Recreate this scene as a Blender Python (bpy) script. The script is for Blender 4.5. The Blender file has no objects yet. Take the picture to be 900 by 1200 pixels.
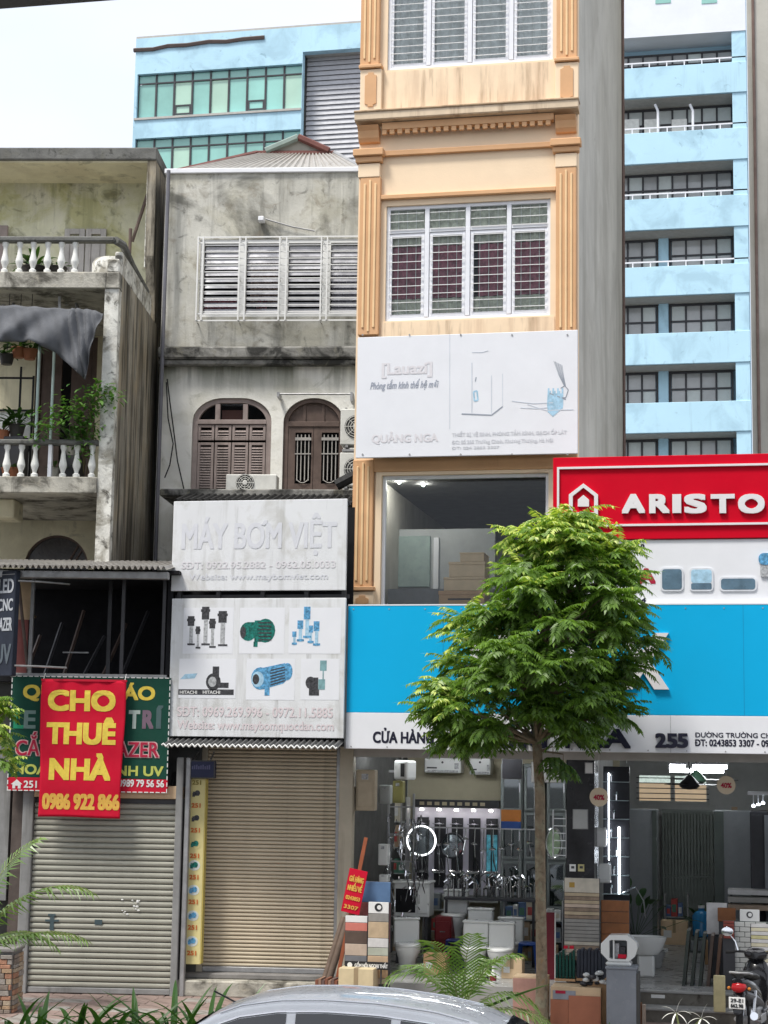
import bpy, bmesh, math, random
from math import sin, cos, pi, radians, sqrt, atan2
from mathutils import Vector, Matrix

# ------------------------------------------------------------------ camera
sc = bpy.context.scene
COL = sc.collection
FPX, YAW, PITCH, ROLL = 2090.0, radians(12.0), radians(8.15), radians(0.9)
CAM = Vector((0, 0, 3.3))
_F = Vector((-sin(YAW) * cos(PITCH), cos(YAW) * cos(PITCH), sin(PITCH)))
_R0 = Vector((cos(YAW), sin(YAW), 0)); _U0 = _R0.cross(_F)
_R = _R0 * cos(ROLL) + _U0 * sin(ROLL); _U = _U0 * cos(ROLL) - _R0 * sin(ROLL)
cd = bpy.data.cameras.new('camera'); cam = bpy.data.objects.new('camera', cd); COL.objects.link(cam)
cd.sensor_fit = 'VERTICAL'; cd.sensor_height = 36.0; cd.lens = 36.0 * FPX / 1200.0
cd.clip_start = 0.1; cd.clip_end = 2000
m = Matrix((( _R.x, _U.x, -_F.x, CAM.x), (_R.y, _U.y, -_F.y, CAM.y), (_R.z, _U.z, -_F.z, CAM.z), (0, 0, 0, 1)))
cam.matrix_world = m
sc.camera = cam

# ------------------------------------------------------------------ sky, sun, exposure
SUN_EL, SUN_AZ = radians(62), radians(-35)      # azimuth measured from -Y (the street side) towards -X
sun_dir = Vector((-sin(-SUN_AZ) * cos(SUN_EL), -cos(SUN_AZ) * cos(SUN_EL), sin(SUN_EL)))   # towards the sun
w = bpy.data.worlds.new('World'); sc.world = w; w.use_nodes = True
nt = w.node_tree; bgn = nt.nodes['Background']
sky = nt.nodes.new('ShaderNodeTexSky'); sky.sky_type = 'NISHITA'; sky.sun_disc = False
sky.sun_elevation = SUN_EL; sky.sun_rotation = atan2(sun_dir.x, sun_dir.y)
sky.air_density = 1.0; sky.dust_density = 3.0
tcw = nt.nodes.new('ShaderNodeTexCoord')
mpw = nt.nodes.new('ShaderNodeMapping'); mpw.inputs['Scale'].default_value = (1.0, 1.0, 2.2)
cln = nt.nodes.new('ShaderNodeTexNoise'); cln.inputs['Scale'].default_value = 2.2; cln.inputs['Detail'].default_value = 5
nt.links.new(tcw.outputs['Generated'], mpw.inputs[0]); nt.links.new(mpw.outputs[0], cln.inputs['Vector'])
clr = nt.nodes.new('ShaderNodeMapRange'); clr.inputs[1].default_value = .3; clr.inputs[2].default_value = .7
clr.inputs[3].default_value = .72; clr.inputs[4].default_value = .98
nt.links.new(cln.outputs['Fac'], clr.inputs[0])
mxw = nt.nodes.new('ShaderNodeMix'); mxw.data_type = 'RGBA'
mxw.inputs['B'].default_value = (7.5, 7.85, 8.6, 1)          # the even white cloud cover
nt.links.new(clr.outputs[0], mxw.inputs['Factor']); nt.links.new(sky.outputs[0], mxw.inputs['A'])
nt.links.new(mxw.outputs['Result'], bgn.inputs[0]); bgn.inputs[1].default_value = 0.085
sl = bpy.data.lights.new('sun', 'SUN'); sl.energy = 2.3; sl.angle = radians(14); sl.color = (1, .96, .9)
so = bpy.data.objects.new('sun', sl); COL.objects.link(so)
so.rotation_euler = sun_dir.to_track_quat('Z', 'Y').to_euler()
sc.view_settings.view_transform = 'Standard'; sc.view_settings.look = 'None'
sc.view_settings.gamma = 1.0; sc.view_settings.use_curve_mapping = False
sc.view_settings.exposure = 0.88
sc.render.engine = 'CYCLES'
sc.cycles.max_bounces = 5; sc.cycles.diffuse_bounces = 3; sc.cycles.glossy_bounces = 3; sc.cycles.transparent_max_bounces = 12; sc.cycles.use_denoising = True
RND = random.Random(7)

# ------------------------------------------------------------------ geometry helpers
def ray(px, py): return _F + _R * ((px - 450) / FPX) + _U * ((600 - py) / FPX)
class Fr:
    """A facade plane: local x runs along it, local y into the building, z up; world origin on the ground."""
    def __init__(s, px, D, yaw):
        p = CAM + ray(px, 900) * D; s.o = Vector((p.x, p.y, 0)); s.yaw = radians(yaw)
        s.ux = Vector((cos(s.yaw), sin(s.yaw), 0)); s.uy = Vector((-sin(s.yaw), cos(s.yaw), 0))
    def uz(s, px, py, y=0.):
        d = ray(px, py); t = ((s.o - CAM).dot(s.uy) + y) / d.dot(s.uy); p = CAM + d * t
        return (p - s.o).dot(s.ux), p.z
    def u(s, px, py, y=0.): return s.uz(px, py, y)[0]
    def z(s, px, py, y=0.): return s.uz(px, py, y)[1]
    def rc(s, x0, y0, x1, y1, y=0.):
        xm, ym = (x0 + x1) / 2, (y0 + y1) / 2
        return s.u(x0, ym, y), s.u(x1, ym, y), s.z(xm, y1, y), s.z(xm, y0, y)
    def W(s, u, y, z): return s.o + s.ux * u + s.uy * y + Vector((0, 0, z))
def ground_at(px, py, z=0.):
    d = ray(px, py); t = (z - CAM.z) / d.z; return CAM + d * t

def tag(o, label=None, cat=None, group=None, kind=None):
    if label: o['label'] = label
    if cat: o['category'] = cat
    if group: o['group'] = group
    if kind or cat: o['kind'] = kind or 'thing'
    return o
def thing(name, label, cat, loc=(0, 0, 0), rz=0., group=None, kind=None):
    o = bpy.data.objects.new(name, None); COL.objects.link(o)
    o.location = loc; o.rotation_euler = (0, 0, rz); o.empty_display_size = .2
    return tag(o, label, cat, group, kind)
def fthing(fr, name, label, cat, u=0., y=0., z=0., rz=0., group=None):
    return thing(name, label, cat, fr.W(u, y, z), fr.yaw + rz, group)

class MB:
    def __init__(s): s.v = []; s.f = []
    def add(s, vs, fs):
        n = len(s.v); s.v.extend([tuple(a) for a in vs]); s.f.extend([tuple(i + n for i in f) for f in fs]); return s
    def box(s, x0, x1, y0, y1, z0, z1):
        if x0 > x1: x0, x1 = x1, x0
        if y0 > y1: y0, y1 = y1, y0
        if z0 > z1: z0, z1 = z1, z0
        return s.add([(x0, y0, z0), (x1, y0, z0), (x1, y1, z0), (x0, y1, z0), (x0, y0, z1), (x1, y0, z1), (x1, y1, z1), (x0, y1, z1)],
                     [(3, 2, 1, 0), (4, 5, 6, 7), (0, 1, 5, 4), (1, 2, 6, 5), (2, 3, 7, 6), (3, 0, 4, 7)])
    def prism(s, poly, y0, y1):                 # polygon in x,z (counter-clockwise seen from -y) pushed along y
        n = len(poly)
        a = sum(poly[i][0] * poly[(i + 1) % n][1] - poly[(i + 1) % n][0] * poly[i][1] for i in range(n))
        if a < 0: poly = poly[::-1]
        vs = [(x, y0, z) for x, z in poly] + [(x, y1, z) for x, z in poly]
        fs = [tuple(range(n)), tuple(range(2 * n - 1, n - 1, -1))]
        fs += [(i, i + n, (i + 1) % n + n, (i + 1) % n) for i in range(n)]
        return s.add(vs, fs)
    def prism_z(s, poly, z0, z1):
        n = len(poly)
        a = sum(poly[i][0] * poly[(i + 1) % n][1] - poly[(i + 1) % n][0] * poly[i][1] for i in range(n))
        if a < 0: poly = poly[::-1]
        vs = [(x, y, z0) for x, y in poly] + [(x, y, z1) for x, y in poly]
        fs = [tuple(range(n - 1, -1, -1)), tuple(range(n, 2 * n))]
        fs += [(i, (i + 1) % n, (i + 1) % n + n, i + n) for i in range(n)]
        return s.add(vs, fs)
    def prism_x(s, poly, x0, x1):               # polygon in y,z pushed along x
        n = len(poly)
        a = sum(poly[i][0] * poly[(i + 1) % n][1] - poly[(i + 1) % n][0] * poly[i][1] for i in range(n))
        if a < 0: poly = poly[::-1]
        vs = [(x0, y, z) for y, z in poly] + [(x1, y, z) for y, z in poly]
        fs = [tuple(range(n - 1, -1, -1)), tuple(range(n, 2 * n))]
        fs += [(i, (i + 1) % n, (i + 1) % n + n, i + n) for i in range(n)]
        return s.add(vs, fs)
    def tube(s, pts, r, seg=8, cap=True):
        pts = [Vector(p) for p in pts]; rs = r if isinstance(r, (list, tuple)) else [r] * len(pts)
        n = len(s.v); ref = None
        for i, p in enumerate(pts):
            d = (pts[min(i + 1, len(pts) - 1)] - pts[max(i - 1, 0)])
            d = d.normalized() if d.length > 1e-9 else Vector((0, 0, 1))
            if ref is None: ref = Vector((1, 0, 0)) if abs(d.x) < .8 else Vector((0, 1, 0))
            a = d.cross(ref).normalized(); b = d.cross(a).normalized(); ref = -b if False else a.cross(d).normalized()
            for k in range(seg):
                t = 2 * pi * k / seg; s.v.append(tuple(p + (a * cos(t) + b * sin(t)) * rs[i]))
        for i in range(len(pts) - 1):
            for k in range(seg):
                k2 = (k + 1) % seg
                s.f.append((n + i * seg + k, n + i * seg + k2, n + (i + 1) * seg + k2, n + (i + 1) * seg + k))
        if cap:
            s.f.append(tuple(n + k for k in range(seg))[::-1]); e = n + (len(pts) - 1) * seg
            s.f.append(tuple(e + k for k in range(seg)))
        return s
    def lathe(s, prof, c=(0, 0, 0), seg=16, axis='z', sx=1., sy=1.):
        n = len(s.v)
        for r, h in prof:
            for k in range(seg):
                t = 2 * pi * k / seg; a, b = r * cos(t) * sx, r * sin(t) * sy
                p = (a, b, h) if axis == 'z' else ((a, -h, b) if axis == 'y' else (h, a, b))
                s.v.append((c[0] + p[0], c[1] + p[1], c[2] + p[2]))
        for i in range(len(prof) - 1):
            for k in range(seg):
                k2 = (k + 1) % seg
                s.f.append((n + i * seg + k, n + i * seg + k2, n + (i + 1) * seg + k2, n + (i + 1) * seg + k))
        s.f.append(tuple(n + k for k in range(seg))[::-1]); e = n + (len(prof) - 1) * seg
        s.f.append(tuple(e + k for k in range(seg)))
        return s
    def loft(s, rings, close=True, cap=True):
        n = len(s.v); m = len(rings[0])
        for r in rings: s.v.extend([tuple(p) for p in r])
        for i in range(len(rings) - 1):
            for k in range(m if close else m - 1):
                k2 = (k + 1) % m
                s.f.append((n + i * m + k, n + i * m + k2, n + (i + 1) * m + k2, n + (i + 1) * m + k))
        if cap and close:
            s.f.append(tuple(n + k for k in range(m))[::-1]); e = n + (len(rings) - 1) * m
            s.f.append(tuple(e + k for k in range(m)))
        return s
    def grid(s, fn, nu, nv):
        n = len(s.v)
        for j in range(nv + 1):
            for i in range(nu + 1): s.v.append(tuple(fn(i / nu, j / nv)))
        for j in range(nv):
            for i in range(nu):
                a = n + j * (nu + 1) + i; s.f.append((a, a + 1, a + nu + 2, a + nu + 1))
        return s
    def mesh(s, name, mat, bevel=0., smooth=False, fixn=False, segs=1):
        me = bpy.data.meshes.new(name)
        if bevel > 0 or fixn:
            me.from_pydata(s.v, [], s.f); bm = bmesh.new(); bm.from_mesh(me)
            if fixn: bmesh.ops.recalc_face_normals(bm, faces=bm.faces[:])
            if bevel > 0:
                ed = [e for e in bm.edges if len(e.link_faces) == 2 and e.calc_face_angle(0) > .5]
                bmesh.ops.bevel(bm, geom=ed, offset=bevel, segments=segs, affect='EDGES', profile=.5, clamp_overlap=True)
            bm.to_mesh(me); bm.free()
        else: me.from_pydata(s.v, [], s.f)
        if smooth:
            me.polygons.foreach_set('use_smooth', [True] * len(me.polygons))
            try: me.set_sharp_from_angle(angle=radians(40))
            except Exception: pass
        me.materials.append(mat); me.update(); return me
    def build(s, name, mat, parent=None, loc=None, rot=None, **k):
        return obj(name, s.mesh(name, mat, **k), parent, loc, rot)
def obj(name, me, parent=None, loc=None, rot=None):
    o = bpy.data.objects.new(name, me); COL.objects.link(o)
    if parent is not None: o.parent = parent
    if loc is not None: o.location = loc
    if rot is not None: o.rotation_euler = rot
    return o
def B(name, parent, mat, *boxes, bevel=0., **k):
    b = MB()
    for x in boxes: b.box(*x)
    return b.build(name, mat, parent, bevel=bevel, **k)
def T(name, parent, mat, pts, r, seg=8, **k): return MB().tube(pts, r, seg).build(name, mat, parent, smooth=True, **k)
def copy_tree(o, parent=None):
    c = o.copy(); COL.objects.link(c); c.parent = parent
    for ch in [x for x in o.children]: copy_tree(ch, c)
    return c
def holes(mb, x0, x1, z0, z1, hs, y0, y1):      # a wall slab with rectangular openings
    xs = sorted({x0, x1, *[h[0] for h in hs], *[h[1] for h in hs]}); zs = sorted({z0, z1, *[h[2] for h in hs], *[h[3] for h in hs]})
    xs = [x for x in xs if x0 <= x <= x1]; zs = [z for z in zs if z0 <= z <= z1]
    for i in range(len(xs) - 1):
        run = None
        for j in range(len(zs) - 1):
            cx, cz = (xs[i] + xs[i + 1]) / 2, (zs[j] + zs[j + 1]) / 2
            inside = any(h[0] < cx < h[1] and h[2] < cz < h[3] for h in hs)
            if inside:
                if run is not None: mb.box(xs[i], xs[i + 1], y0, y1, run, zs[j]); run = None
            elif run is None: run = zs[j]
        if run is not None: mb.box(xs[i], xs[i + 1], y0, y1, run, zs[-1])
    return mb

# ------------------------------------------------------------------ materials
def lin(c):
    if isinstance(c, str):
        c = c.lstrip('#'); c = [int(c[i:i + 2], 16) / 255 for i in (0, 2, 4)]
        return tuple(x / 12.92 if x <= .04045 else ((x + .055) / 1.055) ** 2.4 for x in c)
    return tuple(c)
_MC = {}
def mat(name, col, rough=.6, metal=0., var=.12, vs=4., blot=None, streak=None, bump=0., bs=30., spec=.3, emit=0., coat=0., trans=0., zr=None, sat=None):
    """blot=(colour, threshold, scale, amount); streak=(colour, threshold, scale, amount) runs down the wall; zr limits the streak in height."""
    if name in _MC: return _MC[name]
    m = bpy.data.materials.new(name); m.use_nodes = True; nt = m.node_tree; N = nt.nodes; L = nt.links
    p = N['Principled BSDF']; c = lin(col)
    p.inputs['Roughness'].default_value = rough; p.inputs['Metallic'].default_value = metal
    p.inputs['Specular IOR Level'].default_value = spec; p.inputs['Coat Weight'].default_value = coat
    p.inputs['Transmission Weight'].default_value = trans
    tc = N.new('ShaderNodeTexCoord')
    def noise(scale, det=6., mul=(1, 1, 1), off=0., dist=0.):
        mp = N.new('ShaderNodeMapping'); mp.inputs['Scale'].default_value = mul; mp.inputs['Location'].default_value = (off, off * 1.3, off * .7)
        L.new(tc.outputs['Object'], mp.inputs[0])
        n = N.new('ShaderNodeTexNoise'); n.inputs['Scale'].default_value = scale; n.inputs['Detail'].default_value = det
        n.inputs['Roughness'].default_value = .62; n.inputs['Distortion'].default_value = dist
        L.new(mp.outputs[0], n.inputs['Vector']); return n
    def mrange(src, a, b, c0=0., c1=1.):
        r = N.new('ShaderNodeMapRange'); r.inputs[1].default_value = a; r.inputs[2].default_value = b; r.inputs[3].default_value = c0; r.inputs[4].default_value = c1
        L.new(src, r.inputs[0]); return r.outputs[0]
    def mix(fac, a, b):
        x = N.new('ShaderNodeMix'); x.data_type = 'RGBA'; L.new(fac, x.inputs['Factor'])
        for s, k in ((a, 'A'), (b, 'B')):
            if isinstance(s, tuple): x.inputs[k].default_value = (*s, 1)
            else: L.new(s, x.inputs[k])
        return x.outputs['Result']
    out = None
    if var > 0:
        out = mix(mrange(noise(vs).outputs['Fac'], .3, .7), tuple(x * (1 - var) for x in c), tuple(min(1, x * (1 + var)) for x in c))
    for i, b in enumerate(blot if isinstance(blot, list) else [blot] if blot else []):
        f = mrange(noise(b[2], 8., off=3.1 + i * 5, dist=.6).outputs['Fac'], b[1], b[1] + .14, 0, b[3]); out = mix(f, out if out is not None else c, lin(b[0]))
    for i, b in enumerate(streak if isinstance(streak, list) else [streak] if streak else []):
        f = mrange(noise(b[2], 5., mul=(1, 1, .09), off=7.7 + i * 4).outputs['Fac'], b[1], b[1] + .16, 0, b[3])
        if zr:
            sp = N.new('ShaderNodeSeparateXYZ'); L.new(tc.outputs['Object'], sp.inputs[0]); g = mrange(sp.outputs['Z'], zr[0], zr[1])
            mu = N.new('ShaderNodeMath'); mu.operation = 'MULTIPLY'; L.new(f, mu.inputs[0]); L.new(g, mu.inputs[1]); f = mu.outputs[0]
        out = mix(f, out if out is not None else c, lin(b[0]))
    if out is None: p.inputs['Base Color'].default_value = (*c, 1)
    else: L.new(out, p.inputs['Base Color'])
    if emit:
        p.inputs['Emission Color'].default_value = (*c, 1); p.inputs['Emission Strength'].default_value = emit
    if rough < .98 and var > 0:
        L.new(mrange(noise(vs * 2.3, off=1.7).outputs['Fac'], .3, .7, max(0.02, rough - .1), min(1, rough + .12)), p.inputs['Roughness'])
    if bump:
        bn = N.new('ShaderNodeBump'); bn.inputs['Strength'].default_value = min(1, bump); bn.inputs['Distance'].default_value = .02
        L.new(noise(bs, 8., off=2.2).outputs['Fac'], bn.inputs['Height']); L.new(bn.outputs[0], p.inputs['Normal'])
    _MC[name] = m; return m
def glass(name, tint=(.75, .85, .82), rough=.02, refl=.12):
    if name in _MC: return _MC[name]
    m = bpy.data.materials.new(name); m.use_nodes = True; nt = m.node_tree; N = nt.nodes; L = nt.links
    for n in list(N):
        if n.type == 'BSDF_PRINCIPLED': N.remove(n)
    o = N['Material Output']; t = N.new('ShaderNodeBsdfTransparent'); t.inputs[0].default_value = (*tint, 1)
    g = N.new('ShaderNodeBsdfGlossy'); g.inputs['Roughness'].default_value = rough; g.inputs[0].default_value = (.95, .97, 1, 1)
    lw = N.new('ShaderNodeFresnel'); lw.inputs[0].default_value = 1.28
    ad = N.new('ShaderNodeMath'); ad.operation = 'ADD'; ad.inputs[1].default_value = refl; ad.use_clamp = True; L.new(lw.outputs[0], ad.inputs[0])
    mx = N.new('ShaderNodeMixShader'); L.new(ad.outputs[0], mx.inputs[0]); L.new(t.outputs[0], mx.inputs[1]); L.new(g.outputs[0], mx.inputs[2])
    L.new(mx.outputs[0], o.inputs[0]); _MC[name] = m; return m
def leafmat(name, c0, c1, tip=None, rough=.38, tl=.35):
    if name in _MC: return _MC[name]
    m = bpy.data.materials.new(name); m.use_nodes = True; nt = m.node_tree; N = nt.nodes; L = nt.links
    p = N['Principled BSDF']; p.inputs['Roughness'].default_value = rough
    g = N.new('ShaderNodeNewGeometry'); r = N.new('ShaderNodeValToRGB')
    r.color_ramp.elements[0].color = (*lin(c0), 1); r.color_ramp.elements[1].color = (*lin(c1), 1)
    if tip:
        e = r.color_ramp.elements.new(.85); e.color = (*lin(c1), 1); r.color_ramp.elements[-1].color = (*lin(tip), 1)
    at = N.new('ShaderNodeAttribute'); at.attribute_name = 'light_tone'  # leaf tone; in the tree crown it also carries painted sun and shade
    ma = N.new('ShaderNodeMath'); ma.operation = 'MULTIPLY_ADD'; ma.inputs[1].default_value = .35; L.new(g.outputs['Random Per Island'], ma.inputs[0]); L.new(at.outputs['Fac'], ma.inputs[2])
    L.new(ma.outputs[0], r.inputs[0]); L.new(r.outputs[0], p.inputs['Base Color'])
    t = N.new('ShaderNodeBsdfTranslucent'); mc = N.new('ShaderNodeMix'); mc.data_type = 'RGBA'; mc.blend_type = 'MULTIPLY'; mc.inputs['Factor'].default_value = 1
    L.new(r.outputs[0], mc.inputs['A']); mc.inputs['B'].default_value = (1.35, 1.4, .5, 1); L.new(mc.outputs['Result'], t.inputs[0])
    mx = N.new('ShaderNodeMixShader'); mx.inputs[0].default_value = tl; L.new(p.outputs[0], mx.inputs[1]); L.new(t.outputs[0], mx.inputs[2])
    L.new(mx.outputs[0], N['Material Output'].inputs[0]); _MC[name] = m; return m

# ------------------------------------------------------------------ lettering
_FC = {}
def text_mesh(body, mat, bold=0., extrude=.004, shear=0., key=None):
    """Unit-height text as a flat mesh in the x,z plane facing -y, with its width; bold lays shifted copies over each other."""
    k = (body, mat.name, bold, extrude, shear, key)
    if k in _FC: return _FC[k]
    cu = bpy.data.curves.new('lettering', 'FONT'); cu.body = body; cu.size = 1.0; cu.resolution_u = 4; cu.shear = shear
    o = bpy.data.objects.new('lettering_source', cu); me = bpy.data.meshes.new_from_object(o)
    vs = [v.co.copy() for v in me.vertices]; fs = [tuple(p.vertices) for p in me.polygons]
    bpy.data.objects.remove(o); bpy.data.curves.remove(cu); bpy.data.meshes.remove(me)
    if not vs: return None
    x0 = min(v.x for v in vs); x1 = max(v.x for v in vs)
    _FC[k] = (vs, fs, x0, x1); return _FC[k]
CAP = .69                                          # cap height of the built-in face at size 1
def lettering(parent, body, mat, x0, x1, z0, zcap, y, bold=.0, depth=.006, name='lettering', align=None, shear=0., label=None, bev=0.):
    """Text fitted between x0..x1 with capitals standing from z0 up to zcap, front at y (towards -y)."""
    bars = []
    if 'Đ' in body:                                # the barred D is a plain D with its bar laid on
        full = body.replace('Đ', 'D'); dw = text_mesh('D', mat)
        for i, ch in enumerate(body):
            if ch == 'Đ': bars.append(text_mesh(full[:i + 1], mat)[3] - (dw[3] - dw[2]))
        body = full
    horns = []; HM = {'Ơ': 'O', 'Ư': 'U', 'Ờ': 'Ò', 'Ử': 'Ủ'}
    if any(ch in HM for ch in body):               # horned vowels: the plain vowel with its horn laid on
        full = ''.join(HM.get(ch, ch) for ch in body)
        for i, ch in enumerate(body):
            if ch in HM: horns.append(text_mesh(full[:i + 1], mat)[3])
        body = full
    r = text_mesh(body, mat, 0, 0, shear)
    if r is None: return None
    vs, fs, a, b = r; sx = (x1 - x0) / (b - a); sz = (zcap - z0) / CAP
    offs = [(0, 0)] if not bold else [(i_ * bold, j_ * bold * .8) for i_ in (-1, 0, 1) for j_ in (-1, 0, 1)]
    mb = MB(); H = zcap - z0
    for i, (ox, oz) in enumerate(offs):
        pts = [(x0 + (v.x - a) * sx + ox * H, y - i * .00018 - depth, z0 + v.y * sz + oz * H) for v in vs]
        n = len(pts); back = [(p[0], y, p[2]) for p in pts] if depth > .012 else []
        mb.add(pts, fs)
        if back:
            # sides: boundary edges pulled back to the board
            ec = {}
            for f in fs:
                for q in range(len(f)):
                    e = (f[q], f[(q + 1) % len(f)]); ec[e] = ec.get(e, 0) + 1
            side = [(e[1], e[0], e[0] + n, e[1] + n) for e in ec if (e[1], e[0]) not in ec]
            mb.add(pts + back, side)
    for q in bars:
        xa = x0 + (q - a) * sx; mb.box(xa - .1 * H, xa + .32 * H, y - depth - .004, y - depth * .5, z0 + .45 * H, z0 + .56 * H)
    for q in horns:
        xa = x0 + (q - a) * sx; mb.prism([(xa - .12 * H, z0 + .93 * H), (xa + .02 * H, z0 + .90 * H), (xa + .13 * H, z0 + 1.0 * H), (xa + .13 * H, z0 + 1.12 * H), (xa + .02 * H, z0 + 1.12 * H)], y - depth - .003, y - depth * .5)
    o = mb.build(name, mat, parent)
    if label: o['label'] = label
    return o
# ------------------------------------------------------------------ facade planes
FR = Fr(540, 26.3, 0)          # orange house and the open shop
FSG = Fr(540, 25.3, 0)         # the big shop signs
FM = Fr(300, 29.6, 7.6)        # grey house, upper storeys
FMG = Fr(318, 26.4, 7.6)       # grey house, ground floor shutter
FS = Fr(300, 25.7, 0)          # pump shop signs
FL = Fr(60, 26.8, 9.4)         # balcony house front
FLS = Fr(110, 26.1, 9.4)       # corner shop front
FBL = Fr(250, 92, 0); FBR = Fr(800, 88, 0)

# palette
m_asph = mat('asphalt', (.05, .05, .052), .85, bump=.4, bs=60, var=.25, vs=2)
m_conc = mat('pavement concrete', (.22, .21, .2), .85, var=.2, bump=.3, blot=('#3b382f', .56, 1.5, .6))
m_kerb = mat('kerb stone', (.3, .3, .29), .8, var=.2, bump=.3)
m_tileA = mat('paving tile rose', (.27, .2, .175), .75, var=.2, vs=6, bump=.25, blot=('#5a5148', .55, 3, .6))
m_tileB = mat('paving tile grey', (.3, .28, .255), .75, var=.2, vs=6, bump=.25, blot=('#5a5148', .55, 3, .6))
m_render = mat('grey cement render', (.55, .54, .485), .9, var=.16, vs=1.2, bump=.35, bs=25,
               blot=[('#b0ac9a', .48, 1.3, .6), ('#45453e', .505, .8, .75), ('#7e7463', .55, 4, .5), ('#32322c', .58, 5, .65)], streak=[('#42423b', .51, 1.6, .7), ('#a09c8e', .57, 3, .4), ('#33332d', .58, 5, .5)])
m_renderd = mat('black mould ledge', (.26, .255, .235), .9, var=.3, vs=3, bump=.4, blot=[('#141412', .44, 2.2, .85), ('#7d7a6c', .55, 5, .7)])
m_white_old = mat('old whitewash', (.84, .83, .77), .9, var=.1, vs=1.5, bump=.35, bs=22,
                  blot=[('#cfcdbe', .48, 1.2, .6), ('#8a8b76', .61, 3.0, .6)], streak=[('#6a6e5c', .38, 1.1, .9), ('#4a4d40', .5, 4, .6)], zr=(9.45, 10.1))
m_lwall = mat('yellow limewash with algae', (.66, .65, .48), .9, var=.2, vs=1.4, bump=.3, blot=[('#b3b07c', .46, .8, .75), ('#d6d3c0', .5, 2.1, .75), ('#716f58', .55, 3.5, .7)], streak=[('#6f6d56', .52, 2.2, .55), ('#4a4838', .6, 6, .5)])
m_lcream = mat('cream limewash', (.72, .67, .48), .9, var=.14, vs=1.4, bump=.3, blot=[('#c4ba9c', .48, 1, .6), ('#7b7664', .58, 3, .6)], streak=('#77725f', .57, 2.5, .5))
m_lside = mat('rain blackened side wall', (.34, .31, .25), .92, var=.28, vs=1.6, bump=.4, bs=18,
              blot=[('#a99b82', .5, .9, .7)], streak=[('#2b271f', .48, 2.6, .88), ('#b0a085', .54, 3.4, .7), ('#332d22', .5, 7, .8), ('#1c1914', .57, 13, .7)])
m_lpier = mat('peeling white pier', (.70, .69, .63), .9, var=.2, vs=3, bump=.4, blot=[('#827d6f', .47, 2.4, .82), ('#3a372f', .52, 6, .85), ('#c3bdae', .58, 11, .6)])
m_lslab = mat('mossy concrete slab', (.45, .43, .37), .9, var=.25, vs=3, bump=.5, blot=[('#45423a', .48, 2.2, .85), ('#b4ae9e', .55, 7, .75)], streak=('#2f2d26', .55, 4, .6))
m_lroof = mat('dark weathered roof slab', (.15, .15, .14), .9, var=.3, vs=4, bump=.4, blot=[('#6b6a62', .52, 4, .7), ('#16160f', .55, 8, .6)])
m_balus = mat('white baluster paint', (.78, .78, .74), .75, var=.12, vs=9, blot=('#77745f', .62, 6, .7))
m_wood_old = mat('faded brown shutter paint', (.31, .255, .235), .75, var=.2, vs=5, streak=('#6b615b', .55, 5, .6))
m_wood_dk = mat('dark varnished door', (.12, .085, .07), .55, var=.25, vs=5, streak=('#4f443d', .58, 5, .5))
m_dark = mat('painted room darkness', (.012, .012, .014), .95, var=.2)  # near-black colour stands in for the shade of unlit rooms
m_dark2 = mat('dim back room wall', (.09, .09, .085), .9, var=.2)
m_cream = mat('cream facade paint', (.84, .66, .46), .75, var=.05, vs=1.2, bump=.1, bs=40, streak=('#a5835f', .66, 3, .35))
m_creamst = mat('rain streaked cream paint', (.84, .66, .46), .8, var=.07, vs=2, streak=[('#b8977a', .5, 3, .5), ('#8a6c50', .55, 6, .6), ('#6a5440', .6, 12, .5)])
m_orange = mat('ochre trim paint', (.64, .375, .195), .7, var=.08, vs=2, streak=('#7d4f22', .64, 4, .4))
m_orlite = mat('pale ochre flute paint', (.80, .56, .31), .7, var=.06)
m_brownst = mat('dirty cornice top', (.42, .30, .19), .85, var=.2, vs=4, streak=('#5a4433', .5, 5, .6))
m_cornice = mat('stained cornice paint', (.66, .53, .38), .8, var=.12, vs=3, streak=('#7a5a3e', .55, 4, .6))
m_alu = mat('white window frame', (.78, .79, .82), .4, var=.04)
m_bar = mat('white steel bars', (.76, .76, .74), .45, var=.06)
m_concwall = mat('bare party wall render', (.54, .525, .47), .92, var=.12, vs=.8, bump=.3, bs=12, blot=[('#9a968a', .5, .5, .4), ('#77746a', .62, 1.5, .4)], streak=[('#8a877c', .54, 1.1, .4), ('#aca899', .56, 2.2, .35), ('#68655c', .62, 5, .4)])
m_blue = mat('pale blue masonry paint', (.46, .69, .81), .7, var=.05, vs=.3, blot=[('#8fb0c0', .5, .6, .5), ('#5f7c8c', .62, 2.2, .6)], streak=('#7f9fae', .58, 1.5, .4))
m_bluebody = mat('pale blue wall', (.44, .66, .78), .75, var=.05, vs=.4)
m_whitet = mat('white tile cladding', (.74, .77, .82), .5, var=.05, vs=.6, streak=('#8c8f95', .64, 1.5, .4))
m_gray_soff = mat('grey soffit', (.45, .43, .40), .9, var=.1)
m_fr_dk = mat('dark window frame', (.06, .06, .065), .5, var=.1)
m_gglass = mat('green tinted facade glass', (.26, .52, .46), .06, var=.22, vs=.22, spec=.8)
m_gglass2 = mat('green glass with drawn blind', (.42, .62, .50), .12, var=.12, vs=.3, spec=.7)
m_tglass = mat('tower window glass', (.40, .405, .40), .12, var=.3, vs=.3, spec=.8)
m_tblind = mat('tower window with pale blind', (.58, .62, .60), .25, var=.1, vs=.5)
m_louv = mat('grey louvre cladding', (.50, .50, .52), .6, var=.1)
m_metal = mat('galvanised steel', (.34, .34, .34), .5, .6, var=.2, vs=6)
m_corr = mat('corrugated roof sheet', (.40, .38, .35), .5, .3, var=.15, vs=2, streak=('#6a5e50', .58, 3, .5))
m_corrd = mat('dark corrugated sheet', (.10, .10, .10), .6, .2, var=.3, vs=3)
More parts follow.
